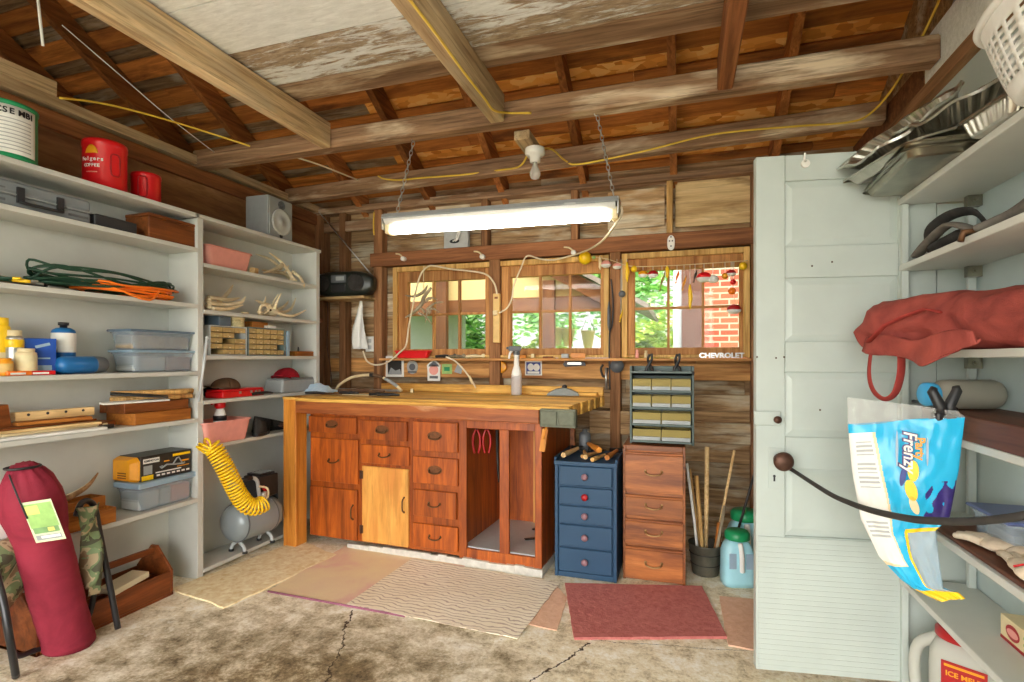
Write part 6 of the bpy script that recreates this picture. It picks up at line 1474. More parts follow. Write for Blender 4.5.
# camo folding stool
t = thing('camp_stool', 'black tube folding stool with camouflage fabric, folded against the left shelves', 'stool', (-2.40, 1.5, 0))
Lq = lambda X, Y, Z: Vector((X+2.40, Y-1.5, Z))
fA = onZ(118, 628, .014); fB = onZ(16, 676, .014)
T1 = [Lq(fA.x, fA.y, .012), Lq(-2.44, 1.70, .22), Lq(-2.475, 1.68, .46), Lq(-2.48, 1.665, .56), Lq(-2.475, 1.635, .597), Lq(-2.465, 1.60, .595), Lq(-2.455, 1.575, .55)]
m = MB(); m.tube(cat(T1), .0125, 10); m.build('leg_tube', M['tubeblk'], t)
_o = Vector((2.40, -1.5, 0)); T2 = [Lq(fB.x, fB.y, .012), EYE+ray(10, 640)*1.95+_o, EYE+ray(3, 600)*1.96+_o, EYE+ray(-8, 560)*2.0+_o]
m = MB(); m.tube(cat(T2), .0125, 10); m.build('leg_tube', M['tubeblk'], t)
T3 = [Lq(-2.485, 1.672, .30), Lq(-2.485, 1.66, .14), Lq(-2.49, 1.625, .06), Lq(-2.505, 1.55, .03), Lq(-2.515, 1.46, .03), Lq(-2.50, 1.38, .06), Lq(-2.48, 1.34, .22)]
m = MB(); m.tube(cat(T3), .0115, 10); m.build('cross_tube', M['tubeblk'], t)
m = MB(); m.grid(lambda u, v: Lq(-2.455+.03*sin(pi*u)+.02*sin(7*v+3*u), 1.575+.09*u+.03*v*(1-u), .585-.36*v*(1-.3*u)), 14, 22); rough(m, .012, 12); m.build('seat_fabric', M['camo'], t, solid=.006)
m = MB(); m.grid(lambda u, v: Lq(-2.50+.035*sin(pi*u)*sin(pi*v)+.010*sin(11*v), 1.20+.215*u, .49-.24*v-.06*sin(pi*u)*v+.04*u), 18, 18); rough(m, .012, 12); m.build('seat_fabric', M['camo'], t, solid=.008)
m = MB(); m.grid(lambda u, v: Lq(-2.445+.02*v, 1.63+.05*u-.03*v, .36-.16*v), 6, 10); rough(m, .006, 20); m.build('strap', M['camo'], t, solid=.003)
# maroon chair bag
b0 = onZ(70, 646, .0); t = thing('chair_bag', 'long maroon drawstring carry bag with a green label, leaning on the left shelves', 'bag', (b0.x, b0.y, 0))
tp = EYE+ray(22, 464)*2.06
A = Vector((0, 0, .0)); B = tp-Vector((b0.x, b0.y, 0)); ax_ = (B-A)
pth = [A.lerp(B, k/24) for k in range(25)]; rr = [.086]*25
for k in range(25):
    f = k/24; rr[k] = .088 if f < .62 else .088+.012*sin((f-.62)/.3*pi) if f < .86 else .092*(1-((f-.86)/.14)**2*.62)
m = MB(); m.tube(pth, rr, 30)
for i, v in enumerate(m.v):
    f = (v-A).dot(ax_)/ax_.length_squared; c = A.lerp(B, max(0, min(1, f)))
    ang = math.atan2((v-c).y, (v-c).x); k = .005*mnoise.noise(Vector((v.x*9, v.y*9, v.z*7)))+.004*mnoise.noise(Vector((v.x*22, v.y*22, v.z*30)))+(-.012*abs(sin(ang*5))*max(0, (f-.8))*5)
    m.v[i] = v+(v-c).normalized()*k if (v-c).length > 1e-5 else v
    if m.v[i].z < .001: m.v[i].z = .001
m.build('bag_body', M['maroon'], t)
u = ax_.normalized(); s_ = u.cross(FW).normalized(); nrm = s_.cross(u).normalized()
if nrm.dot(FW) > 0: nrm = -nrm
m = MB(); m.tube([B*.985+Vector((.055*cos(a)*.8, .055*sin(a), 0)) for a in [2*pi*k/20 for k in range(20)]], .005, 6, closed=True); m.tube(cat([B*.98+nrm*.06, B*.9+nrm*.09-s_*.04, B*.78+nrm*.095-s_*.06]), .003, 6); m.build('drawstring', M['black'], t)
c = A.lerp(B, .66)+nrm*.099; sx_ = s_ if s_.dot(RT) > 0 else -s_
zA = (t.location+A.lerp(B, .63)-EYE).dot(FW); c = EYE+ray(43.5, 521)*(zA-.112)-t.location; fl = frame(c, sx_*.97+u*.12, u-sx_*.12)
m = MB(); m.prism(rect(.12, .17), .001, fl); lb = m.build('paper_label', M['labelpale'], t)
m = MB(); m.prism(rect(.11, .10), .0006, fl @ Matrix.Translation((0, .025, .001))); m.build('label_picture', M['lgreen'], lb)
m = MB(); m.prism(rect(.05, .035), .0006, fl @ Matrix.Translation((-.025, .05, .0016))); m.build('label_spot', M['yellowpale'], lb)
m = MB(); m.prism(rect(.026, .016), .0006, fl @ Matrix.Translation((.02, -.035, .0017))); m.build('label_spot', M['yellowpale'], lb)
m = MB(); m.prism(rect(.10, .024), .0006, fl @ Matrix.Translation((0, -.036, .0011))); m.build('label_band', M['greenmid'], lb)
m = MB(); m.prism(rect(.10, .02), .0006, fl @ Matrix.Translation((0, -.066, .001))); lb2 = m.build('label_strip', M['grey'], lb)
m = MB(); m.prism(rect(.075, .010), .0006, fl @ Matrix.Translation((.008, -.064, .0018))); m.build('label_print', M['paper'], lb)
m = MB(); m.box((0, 0, 0), (.004, .05, .07), None); m.build('white_tag', M['paper'], t, loc=tuple(A.lerp(B, .70)+nrm*.05-sx_*.095))
# ------------------------------------------------------------------ on the workbench
def bp_(px, py):
    Y = {389: 3.22, 390: 3.42, 393: 3.12, 391.5: 2.98, 391: 3.0, 390.5: 3.06, 389.5: 3.2, 388.5: 3.45}.get(py, 3.45)
    q = onY(px, 358, Y); return Vector((q.x, Y, BT+.001))
p = bp_(318, 389); m = MB(); m.grid(lambda u, v: Vector(((u-.5)*.26, (v-.5)*.17, .003+.04*abs(mnoise.noise(Vector((u*4, v*4, 1))))+.045*sin(pi*u)*sin(pi*v))), 18, 14)
solo('blue_cloth', m, M['bluecloth'], 'crumpled pale blue cloth at the shelf end of the workbench', 'cloth', p, solid=.002)
a = bp_(336, 390); b = bp_(402, 390); t = thing('bow_saw', 'cream tubular bow saw with a dark sleeve lying on the workbench', 'saw', (a+b)/2, math.atan2((b-a).y, (b-a).x)); L = (b-a).length
P = cat([(-L/2, 0, .008), (-L*.44, 0, .05), (-L*.25, 0, .105), (0, 0, .125), (L*.2, 0, .11), (L*.40, 0, .055), (L/2, 0, .008)], 8)
m = MB(); m.tube(P, .0105, 10); m.build('frame_tube', M['cream'], t)
m = MB(); m.tube(P[27:34], .0125, 10); m.build('sleeve', M['browncloth'], t)
m = MB(); m.tube(P[34:43], .0125, 10); m.build('grip', M['grey'], t)
m = MB(); m.tube(P[25:28], .0135, 10); m.build('clip', M['blackcloth'], t)
m = MB(); m.bx((-L/2, -.002, .004), (L/2, .002, .022)); m.build('blade', M['steel'], t)
p = bp_(362, 393); m = MB(); m.bx((-.30, -.05, 0), (.26, .05, .004)); rough(m, .002, 10, 0, 3); solo('paper_sheet', m, M['cream'], 'long strip of cream paper under the tools at the front of the bench', 'paper', p+Vector((0, -.03, .002)), rad(-3))
for k, (px, py, rz, L, r, mt, n) in enumerate(((316, 391.5, 4, .16, .009, 'black', 'black file at the shelf end of the bench front, beside the blue cloth'), (333, 391, -6, .18, .006, 'brass', 'thin brass-coloured rod on the bench under the start of the bow saw'), (349, 390.5, 5, .14, .009, 'black', 'short black file on the bench under the bow saw'), (363, 389.5, 8, .34, .014, 'browncloth', 'long dark brown handle lying in the middle under the bow saw'), (378, 391.5, -4, .13, .009, 'dark_metal', 'dark steel punch on the paper strip'), (390, 391, 6, .15, .009, 'black', 'black file at the far end of the paper strip'))):
    q = bp_(px, py); m = MB(); m.tube(cat([(-L/2, 0, 0), (0, 0, .002), (L/2, 0, 0)]), [r, r*1.1, r*.6], 8); solo('hand_file', m, M[mt], n, 'file', q+Vector((0, -.02*(k % 2), r+.007)), rad(rz))
q = bp_(516.5, 0); t = thing('spray_bottle', 'clear spray bottle with a white neck and dark grey trigger head on the bench', 'spray bottle', q, rad(200))
m = MB(); m.lathe([(.034, 0), (.036, .006), (.036, .115), (.034, .13)], n=24); m.build('bottle_body', M['jugw'], t)
m = MB(); m.lathe([(.0345, .1305), (.036, .135), (.030, .165), (.018, .20), (.017, .25), (.019, .252), (.019, .272), (0, .274)], n=24); m.build('shoulder', M['white'], t)
m = MB(); m.lathe([(.021, .270), (.023, .274), (.023, .296), (.015, .30)], n=18); m.box((.012, 0, .315), (.085, .03, .034)); m.cyl((.055, 0, .318), (.07, 0, .318), .009, n=10); m.build('spray_head', M['dgrey'], t, bevel=.004)
m = MB(); m.tube(cat([(.03, 0, .30), (.045, 0, .28), (.052, 0, .245)]), [.008, .008, .006], 8); m.build('trigger', M['white'], t)
q = bp_(563, 0); t = thing('block_plane', 'grey metal block plane with a rounded back near the vise end of the bench', 'plane', q, rad(8))
m = MB(); m.prism([(-.11, 0), (.11, 0), (.10, .02), (.05, .045), (0, .055), (-.05, .045), (-.10, .018)], .045, frame((0, .022, 0), (1, 0, 0), (0, 0, 1))); m.build('plane_body', M['plane_metal'], t, bevel=.003)
m = MB(); m.ball((.01, 0, .06), (.018, .016, .014), 12); m.build('knob', M['black'], t)
q = bp_(594, 392); 
m = MB(); m.box((0, 0, .014), (.022, .022, .028)); solo('small_block', m, M['cream'], 'tiny cream block on the bench below the photo card', 'block', bp_(412, 388.5), rad(20), bevel=.002)

# ------------------------------------------------------------------ on the rail and sill under the windows
YR = YB-.0115
def wp(px, py, Y=YR): return onY(px, py, Y)
WF = lambda p: frame(p, (1, 0, 0), (0, 0, 1))       # facing the room
def plaque(nm, lab, c_, px0, py0, px1, py1, mt, Y=YR, th=.004, poly=None):
    a = wp(px0, py0, Y); b = wp(px1, py1, Y); c = (a+b)/2; w, h = b.x-a.x, a.z-b.z
    t = thing(nm, lab, c_, c); m = MB(); f0 = frame((0, 0, 0), (1, 0, 0), (0, 0, 1))
    m.prism([(x*w/2, y*h/2) for x, y in (poly or [(-1, -1), (1, -1), (1, 1), (-1, 1)])], th, f0); m.build('plate', M[mt], t, bevel=.0008)
    return t, w, h, (lambda x, y, e=.0006: frame((x, -th-e+.0006, y), (1, 0, 0), (0, 0, 1)))
t, w, h, f = plaque('photo_card', 'dark photograph card with a white border under the first window', 'photograph', 386, 356, 404, 377, 'paper')
m = MB(); m.prism(rect(w*.76, h*.76), .0006, f(0, 0)); m.build('picture', M['blackp'], t); m = MB(); m.prism([(-w*.37, -h*.37), (w*.37, -h*.37), (w*.3, -h*.12), (w*.05, -h*.2), (-w*.2, -h*.05)], .0004, f(0, 0, .0014)); m.build('pale_shape', M['grey'], t)
t, w, h, f = plaque('round_emblem', 'round silver emblem beside the photo card', 'emblem', 407, 360, 418, 374, 'steel', poly=ngon(1, 24))
m = MB(); m.prism(ngon(w*.28, 16), .0008, f(0, 0)); m.prism(rect(w*.8, h*.12), .0008, f(0, -h*.36)); m.build('relief', M['dgrey'], t)
t, w, h, f = plaque('shield_badge', 'white house-shaped badge with a dark top beside the green sticker', 'badge', 427, 359, 441, 381, 'paper', poly=[(-.9, -1), (.9, -1), (.9, -.1), (1, .45), (0, 1), (-1, .45), (-.9, -.1)])
m = MB(); m.prism([(-w*.38, h*.16), (w*.38, h*.16), (w*.3, h*.26), (0, h*.4), (-w*.3, h*.26)], .0006, f(0, 0)); m.prism(rect(w*.6, h*.12), .0006, f(0, -h*.33)); m.build('dark_field', M['dgrey'], t); m = MB(); m.prism(ngon(w*.33, 18), .0006, f(0, .0)); m.build('round_field', M['pink'], t)
t, w, h, f = plaque('sticker', 'small green and white sticker under the first window', 'sticker', 442, 364, 452, 374, 'lgreen', th=.0015); m = MB(); m.prism(rect(w*.55, h*.4), .0005, f(0, 0)); m.build('print', M['green'], t)
t, w, h, f = plaque('sticker', 'small grey emblem sticker crossed by the cream cord under the first window', 'sticker', 454, 364, 463, 374, 'grey', th=.0015, poly=[(-1, -.6), (.6, -1), (1, .5), (-.2, 1)]); 
t, w, h, f = plaque('sticker', 'blue and white square sticker under the middle window', 'sticker', 525, 361, 542, 375.5, 'paper', th=.0015)
m = MB(); m.prism(rect(w*.84, h*.84), .0005, f(0, 0)); d = m.build('blue_field', M['dblue'], t); m = MB(); m.prism(ngon(w*.19, 14, 1, 1.1), .0005, f(-w*.16, h*.08, .0011)); m.prism(ngon(w*.19, 14, 1, 1.1), .0005, f(w*.18, h*.06, .0011)); m.prism(rect(w*.7, h*.16), .0005, f(0, -h*.3, .0011)); m.build('white_print', M['paper'], d)
t, w, h, f = plaque('name_plate', 'black and silver car name plate under the middle window', 'name plate', 563, 360, 586, 367, 'black', poly=[(-1, -.4), (-.8, -1), (1, -.6), (.9, .5), (-.8, 1)]); m = MB(); m.prism(rect(w*.6, h*.3), .0008, f(0, 0)); m.build('silver_script', M['steel'], t)
a = wp(502, 367, YR); m = MB(); m.lathe([(.022, 0), (.042, 0), (.043, .02), (.038, .028), (.022, .022), (.018, .024), (0, .024)], (0, 0, 0), 24, axis=(0, -1, 0)); solo('plastic_disc', m, M['dyellow'], 'round orange-yellow plastic lid fixed under the gap between the first windows', 'lid', a)
def onledge(px, lab, nm, c_, mb, mt, dy=-.09, rz=0, **k):
    q = onY(px, 352, YB+dy); return solo(nm, mb, M[mt], lab, c_, (q.x, YB+dy, 1.2228), rad(rz), **k)
q = onY(413, 350, YB-.09); t = thing('tray', 'red plastic tool tray on the sill of the first window', 'tray', (q.x, YB-.088, 1.2228))
m = pan(.29, .06, .055, .004, .84, 4, .012); m.build('tray_body', M['red'], t, solid=.003)
m = MB(); m.bx((-.03, -.02, .006), (.04, .02, .045)); m.build('divider', M['dred'], t)
for k, (px, L, mt, n) in enumerate(((445, .16, 'dark_metal', 'dark pliers on the sill beside the red tray'), (456, .12, 'antler_grey', 'grey-brown wrench lying over the pliers by the red tray'), (474, .14, 'cream', 'cream plastic hook piece at the end of the first window sill'))):
    m = MB(); m.tube(cat([(-L/2, 0, .012), (0, .004, .016), (L/2, -.004, .012)]), [.009, .012, .006], 8); m.ball((L/2, 0, .018), (.016, .01, .016), 10)
    onledge(px, n, 'sill_tool', 'tool', m, mt, -.07-.022*(k % 2), 4*k)
for k, (px, d, mt, n) in enumerate(((523, (.05, .03, .022), 'dyellow_w', 'small orange wooden offcut at the start of the middle window sill'), (533, (.025, .025, .03), 'cream', 'small cream block on the middle window sill'), (548, (.07, .03, .012), 'box_dark', 'flat brown offcut on the middle window sill'), (565, (.05, .025, .03), 'grey', 'small grey metal block on the middle window sill'), (578, (.10, .035, .035), 'dyellow_w', 'larger orange-brown wooden block on the middle window sill'))):
    m = MB(); m.box((0, 0, d[2]/2), d, None); onledge(px, n, 'wood_block', 'block', m, mt, -.09, 5*k-8, bevel=.002)
for k, (px, mt, hh, n) in enumerate(((637, 'pink', .055, 'tiny pink and white figurine on the sill of the third window'), (646, 'cream', .05, 'tiny cream figurine beside the pink one on the third window sill'))):
    m = MB(); m.lathe([(.012, 0), (.014, .004), (.010, .02), (.013, .03), (.006, .036), (.010, .044), (.008, hh), (0, hh+.002)], n=12); onledge(px, n, 'figurine', 'figurine', m, mt, -.09)
a = onY(696, 357.6, YB-.126); b = onY(748, 358, YB-.126)
t = thing('car_lettering', 'chrome car name lettering along the front of the third window sill', 'car lettering', ((a.x+b.x)/2, YB-.10, 1.2385))
o = lettering('CHEVROLET', .043, M['chrome'], t, frame((0, -.001, 0), (1, 0, 0), (0, 0, 1)), ext=.004, sx=1.12, bold=.0018)
# tools hanging by the bench end, on the wall
a = wp(617, 366, YB-.07); m = MB(); m.lathe([(.008, 0), (.045, 0), (.046, .004), (.046, .018), (.02, .022), (.018, .026), (0, .026)], (0, 0, 0), 24, axis=(0, -1, 0)); solo('grinding_wheel', m, M['dgrey'], 'small dark grinding wheel on the stud beside the middle window', 'grinding wheel', (a.x, YB-.0585, a.z))
t = thing('pipe_clamp', 'grey steel clamp hanging under the grinding wheel at the bench end', 'clamp', onY(606, 372, YB-.05)); m = MB(); m.tube(cat([(-.02, 0, .05), (-.035, 0, .02), (-.02, 0, -.03), (.0, 0, -.02), (.01, 0, .03)]), .008, 8); m.build('jaw', M['dark_metal'], t); m = MB(); m.tube([(0, -.01, .03), (.004, -.01, -.12)], .008, 8); m.build('screw', M['steel'], t)
q = onY(609, 316, YB-.085); t = thing('hanging_tool', 'dark grey paddle-shaped tool hanging by a black strap between the last two windows', 'hanging tool', q)
m = MB(); m.tube([(0, 0, .10), (0, 0, .085), (.0, 0, .05), (0, 0, -.05), (0, 0, -.08), (0, 0, -.10)], [.005, .010, .022, .024, .016, .007], 12, flat=.5); m.build('paddle', M['dgrey'], t)
m = MB(); m.tube(cat([(.012, .012, .25), (.026, .01, .10), (.022, .005, -.05), (.004, 0, -.12), (.002, 0, -.3), (.006, 0, -.50)]), .0055, 7); m.build('strap', M['black'], t)

# ------------------------------------------------------------------ fishing lures and bobbers hung over the third window
YL = YB-.085
LU = [(585, 258, 'ball', 'yellow', .046, 'big yellow ball ornament over the corner of the middle window'), (594, 257.5, 'ball', 'lgreen', .014, 'small green bead beside the big yellow ball'), (600, 263, 'lure', 'cream', .07, 'long cream lure between the middle and third windows'),
      (606, 264, 'bob', 'pinkwhite', .026, 'pink and white float beside the cream lure'), (617, 266, 'bob', 'pinkwhite', .022, 'pink and white float on the stud beside the third window'), (627, 272, 'lure', 'yellow', .10, 'long yellow lure at the edge of the third window casing'),
      (634, 269, 'ball', 'yellow', .026, 'yellow bobber in the upper corner of the third window, nearest the bench'), (643, 274, 'bob', 'dyellow', .024, 'orange and white bobber second along the third window'), (653, 274, 'bob', 'dred', .026, 'dark red and white bobber in the first pane of the third window'),
      (662, 281, 'fish', 'khaki', .10, 'olive fish-shaped lure in the first pane of the third window'), (667, 272, 'lure', 'yellow', .06, 'yellow lure at the first glazing bar of the third window'), (677, 277, 'fish', 'orange', .06, 'orange fish-shaped lure in the middle of the third window'),
      (684, 283, 'fish', 'dyellow', .07, 'yellow-orange fish lure hanging lower in the middle pane'), (690, 297, 'lure', 'yellow', .12, 'long yellow lure hanging lowest in the middle pane'), (695, 276, 'fish', 'dark_metal', .06, 'dark metal spoon lure in the middle pane'),
      (704, 277, 'bob', 'red', .034, 'red and white bobber at the second glazing bar'), (713, 279, 'bob', 'paper', .026, 'white float in the last pane of the third window'), (725, 276, 'ball', 'dyellow', .024, 'orange-yellow bobber in the last pane, near the top'),
      (731, 273, 'bob', 'dred', .022, 'small dark red and white bobber in the top corner of the last pane'), (733, 282, 'ball', 'red', .022, 'small red ball bobber in the last pane'), (732, 291, 'ball', 'orange', .028, 'orange ball bobber below the red one in the last pane'),
      (734, 309, 'bob', 'dred', .032, 'red and white bobber hanging lowest in the last pane'), (743, 266, 'ball', 'yellow', .03, 'yellow ball bobber on the casing beside the white door'), (621, 316, 'fish', 'yellow', .06, 'yellow plastic lure low on the stud beside the third window'), (622, 294, 'ball', 'dgrey', .028, 'dark grey ball on the stud beside the third window')]
str_y = 256
for px, py, kd, mt, s, lab in LU:
    s *= 1.0 if s > .04 and kd == 'ball' else 1.35
    q = onY(px, py, YL); t = thing({'ball': 'bobber', 'bob': 'bobber', 'lure': 'lure', 'fish': 'lure'}[kd], lab, {'ball': 'bobber', 'bob': 'bobber', 'lure': 'lure', 'fish': 'lure'}[kd], q, 0, 'fishing lures over the third window')
    top = onY(px, 259 if px < 630 else 268-(px-630)*.06, YL).z-q.z
    m = MB()
    if kd == 'ball': m.ball((0, 0, 0), s*.62 if s < .045 else s, 16)
    elif kd == 'bob':
        m.ball((0, 0, 0), (s, s*.8, s*.7), 14)
    elif kd == 'lure': m.tube([(0, 0, s/2), (0, 0, s*.3), (.004, 0, 0), (0, 0, -s*.3), (.002, 0, -s/2)], [.005, .011, .013, .010, .003], 10)
    else: m.tube([(s*.15, 0, s/2), (s*.1, 0, s*.25), (0, 0, 0), (-s*.08, 0, -s*.3), (-s*.05, 0, -s*.36), (-s*.12, 0, -s/2)], [.004, .014, .018, .006, .005, .014], 10, flat=.45)
    m.build('bobber_body' if kd in ('ball', 'bob') else 'lure_body', M[mt if mt != 'pinkwhite' else 'pink'], t)
    if kd == 'bob': m = MB(); m.lathe([(s*.99, -s*.1), (s*1.0, -s*.16), (s*.9, -s*.45), (s*.5, -s*.70), (0, -s*.74)], sx=1, sy=.82, n=14); m.build('lower_half', M['paper'], t)
    if top > .012:
        m = MB(); m.tube([(0, 0, .0), (0, 0, top)], .0016, 5); m.build('line', M['paper'], t)
P = [onY(580, 257, YL), onY(605, 258.5, YL), onY(630, 266, YL), onY(660, 266, YL), onY(690, 264.5, YL), onY(720, 262.5, YL), onY(748, 260.5, YL)]
m = MB(); m.tube([p-P[0] for p in cat(P)], .0025, 6); solo('hanging_line', m, M['cream'], 'thin pale line strung across the top of the third window, carrying the lures', 'line', P[0])
# grey antler bundle hung in the first window
q = onY(424, 292, YB-.09); t = thing('hanging_antlers', 'grey branching antlers hung by wire in the first window', 'antlers', q)
m = MB(); rnd = random.Random(5)
m.tube(cat([(.06, 0, .03), (0, 0, -.04), (-.02, -.01, -.10), (-.10, 0, -.16), (-.16, 0, -.19)]), [.010, .016, .016, .012, .004], 8)
for k in range(9): a = Vector((rnd.uniform(-.06, .06), 0, rnd.uniform(-.16, -.04))); d = Vector((rnd.uniform(-.14, .16), rnd.uniform(-.01, .0), rnd.uniform(-.14, .06))); m.tube(cat([a, a+d*.5+Vector((0, -.005, .02)), a+d]), [.011, .008, .003], 7)
m.tube(cat([(-.16, 0, -.02), (-.08, 0, -.03), (0, -.01, .0), (.03, 0, .05)]), [.004, .010, .013, .004], 7); m.build('antler_body', M['antler_grey'], t)
m = MB(); m.tube([(.0, 0, .0), (-.005, 0, .10), (.0, .0, .20)], .004, 6); m.build('wire', M['cream'], t)

# ------------------------------------------------------------------ power strip, cables, outlet, box
q = onY(497.5, 317, YB-.06); t = thing('power_strip', 'tan power strip screwed upright to the stud between the first two windows', 'power strip', (q.x, YB-.0585, q.z))
m = MB(); m.bx((-.026, -.03, -.19), (.026, 0, .17)); m.build('strip_body', M['tan'], t, bevel=.004)
m = MB(); m.bx((-.012, -.034, .13), (.012, -.0302, .145)); m.build('switch', M['box_dark'], t)
m = MB(); m.bx((-.02, -.05, .01), (.014, -.0302, .045)); m.build('plug', M['cream'], t, bevel=.004)
def cable(lab, pts, r=.0055, mt='cable_w', nm='cable', smooth=8):
    P = [Vector(p) for p in pts]; o0 = P[0].copy(); m = MB(); m.tube([p-o0 for p in cat(P, smooth)], r, 7); return solo(nm, m, M[mt], lab, 'cable', o0)
yc = YB-.115
cable('cream cable looping from the power strip over the first window to the wall outlet', [onY(x, y, yc-.03*(x < 400)) for x, y in ((497, 294), (494, 283), (485, 274), (465, 270.5), (450, 269), (435, 266), (428, 266.5), (421, 274), (416, 290), (413, 305))]+[onY(x, y, yc-.03) for x, y in ((409, 325), (406, 345), (399, 353), (388, 362), (376, 365), (367, 361), (363, 351))], .0065)
cable('cream cord hanging diagonally from the first window sill to the bench', [onY(x, y, YB-.15) for x, y in ((446, 357), (455, 361), (464, 370), (470, 378), (476, 388))], .006)
q = onY(471, 380, YB-.15); m = MB(); m.tube([(-.012, 0, .03), (0, 0, 0), (.012, 0, -.03)], [.006, .011, .007], 8); solo('cable_plug', m, M['cream'], 'cream plug end on the cord hanging below the first window', 'plug', q+Vector((0, -.0, 0)))
P = [onY(x, y, 2.52) for x, y in ((621, 207), (621.5, 214), (613, 228))]+[onY(x, y, Y) for x, y, Y in ((602, 241, 2.9), (590, 249, 3.35), (577, 254, YB-.10), (566, 257, YB-.10), (553, 260, YB-.10), (540, 259, YB-.10), (527, 256, YB-.10), (521, 268, YB-.11), (514, 285, YB-.11), (512, 298, YB-.11), (507, 308, YB-.11), (499, 313, YB-.112))]
cable('cream cord running from the fluorescent lamp to the power strip', P, .006)
for k, (px, py, n) in enumerate(((404, 259, 'white porcelain cable cleat over the first window, nearest the radio'), (483, 257, 'white porcelain cable cleat over the gap between the first two windows'), (574, 253, 'white porcelain cable cleat over the middle window, holding the lamp cord'))):
    q = onY(px, py, YB-.085); t = thing('cable_cleat', n, 'cable cleat', (q.x, YB-.0755, q.z))
    m = MB(); m.lathe([(.018, 0), (.018, .014), (.013, .018), (.018, .022), (.018, .034), (.006, .036), (0, .036)], (0, 0, 0), 16, axis=(0, -1, 0)); m.build('knob', M['porcelain'], t)
    m = MB(); m.tube(cat([(0, -.03, .01), (-.03, -.025, .035), (-.07, -.01, .045)]), .006, 6); m.build('wire_tail', M['cream'], t)
q = onY(671, 243, YB-.078); t = thing('outlet_plate', 'small white oval outlet plate with dark holes over the third window', 'outlet', (q.x, YB-.0755, q.z))
m = MB(); m.prism([(.024*cos(a), .05*math.copysign(abs(sin(a))**.7, sin(a))) for a in [2*pi*k/24 for k in range(24)]], .012, frame((0, 0, 0), (1, 0, 0), (0, 0, 1))); m.build('plate', M['porcelain'], t, bevel=.003)
for x, z_ in ((-.009, .012), (.009, .012), (0, -.022), (0, .038)): m = MB(); m.prism(ngon(.005, 10), .001, frame((x, -.012, z_), (1, 0, 0), (0, 0, 1))); m.build('hole', M['black'], t)
a = onY(446, 228, YB-.02); b = onY(470, 248, YB-.02); t = thing('junction_box', 'pale grey junction box with white wires behind the fluorescent lamp', 'junction box', ((a.x+b.x)/2, YB-.02, (a.z+b.z)/2)); w = b.x-a.x; h = a.z-b.z
m = MB(); m.bx((-w/2, -.04, -h/2), (w/2, 0, h/2)); m.build('cover', M['pgrey'], t, bevel=.003); m = MB(); m.prism(ngon(.04, 16, 1, .4), .002, frame((-.01, -.0402, -h*.2), (1, 0, 0), (0, 0, 1))); m.build('opening', M['black'], t)
m = MB(); m.tube(cat([(-.02, -.045, -h*.2), (.02, -.08, -.02), (.04, -.05, h*.5)]), .006, 6); m.tube(cat([(0, -.045, -h*.2), (.035, -.08, -.02), (.055, -.05, h*.5)]), .006, 6); m.build('wires', M['white'], t)
# outlet and hanging plastic bag below the radio
q = onY(369, 344, YB-.02); t = thing('wall_outlet', 'white double wall outlet with a plugged-in cord below the radio', 'outlet', (q.x, YB+.02, q.z))
m = MB(); m.bx((-.04, -.03, -.062), (.04, 0, .062)); m.build('cover_plate', M['white'], t, bevel=.004)
for z_ in (-.026, .026): m = MB(); m.bx((-.016, -.033, z_-.015), (.016, -.0302, z_+.015)); m.build('socket', M['lgrey'], t)
m = MB(); m.box((-.04, -.05, -.02), (.028, .035, .04)); m.build('plug', M['black'], t, bevel=.004)
q = onY(360, 318, YB-.05); t = thing('plastic_sleeve', 'wrinkled white plastic sleeve hanging from the radio shelf above the outlet', 'sleeve', q)
A_ = [(352, 329), (359, 297)]
def slv(u, v):
    l = onY(360.5-8.5*min(1, v*1.6)+5*max(0, v-.65), 297+52*v, YB-.06); r = onY(361.5+4.5*v+1.5*v*v, 297+52*v, YB-.06); p = l.lerp(r, u); p.y += .02*sin(u*9+v*5)*(.3+v)*.6; return p-q
m = MB(); m.grid(slv, 12, 18); rough(m, .006, 25); m.build('sleeve_body', M['white'], t, solid=.002)
m = MB(); p1 = onY(361, 297, YB-.06)-q; m.tube([p1, p1+Vector((0, 0, .03))], .003, 6); m.build('tie', M['black'], t)
# radio on its little shelf
q = onY(348, 296, 3.60); m = MB(); m.bx((-.22, -.10, -.022), (.21, .10, 0)); shq = solo('radio_shelf', m, M['plank_pale'], 'small rough wooden shelf under the radio', 'shelf', (q.x+.0, 3.60, 1.703), bevel=.003)
t = thing('radio', 'black portable radio cassette player on the small wall shelf', 'radio', (q.x-.005, 3.565, 1.7035), rad(4)); Wd, Dp, Hh = .50, .17, .195
m = MB(); vs = []; fs = []; n = 24
for j, x in enumerate([-1, -.97, -.86, -.5, 0, .5, .86, .97, 1]):
    k = (1-abs(x)**6)**.35 if abs(x) < 1 else .55; k = max(k, .55)
    for i in range(n):
        a = 2*pi*i/n; e = .55; vs.append((x*Wd/2, -Dp/2*k*math.copysign(abs(cos(a))**e, cos(a)), Hh/2+Hh/2*k*math.copysign(abs(sin(a))**e, sin(a))))
for j in range(8):
    for i in range(n): fs.append((j*n+i, j*n+(i+1) % n, (j+1)*n+(i+1) % n, (j+1)*n+i))
fs += [tuple(range(n))[::-1], tuple(8*n+i for i in range(n))]; m.add(vs, fs, True); m.build('radio_body', M['radioblk'], t)
for x in (-.145, .145):
    m = MB(); m.lathe([(.066, 0), (.068, .006), (.06, .008), (.03, .004), (0, .006)], (x, -Dp/2+.002, Hh*.5), 28, axis=(0, -1, 0)); m.build('speaker_grille', M['blackcloth'], t)
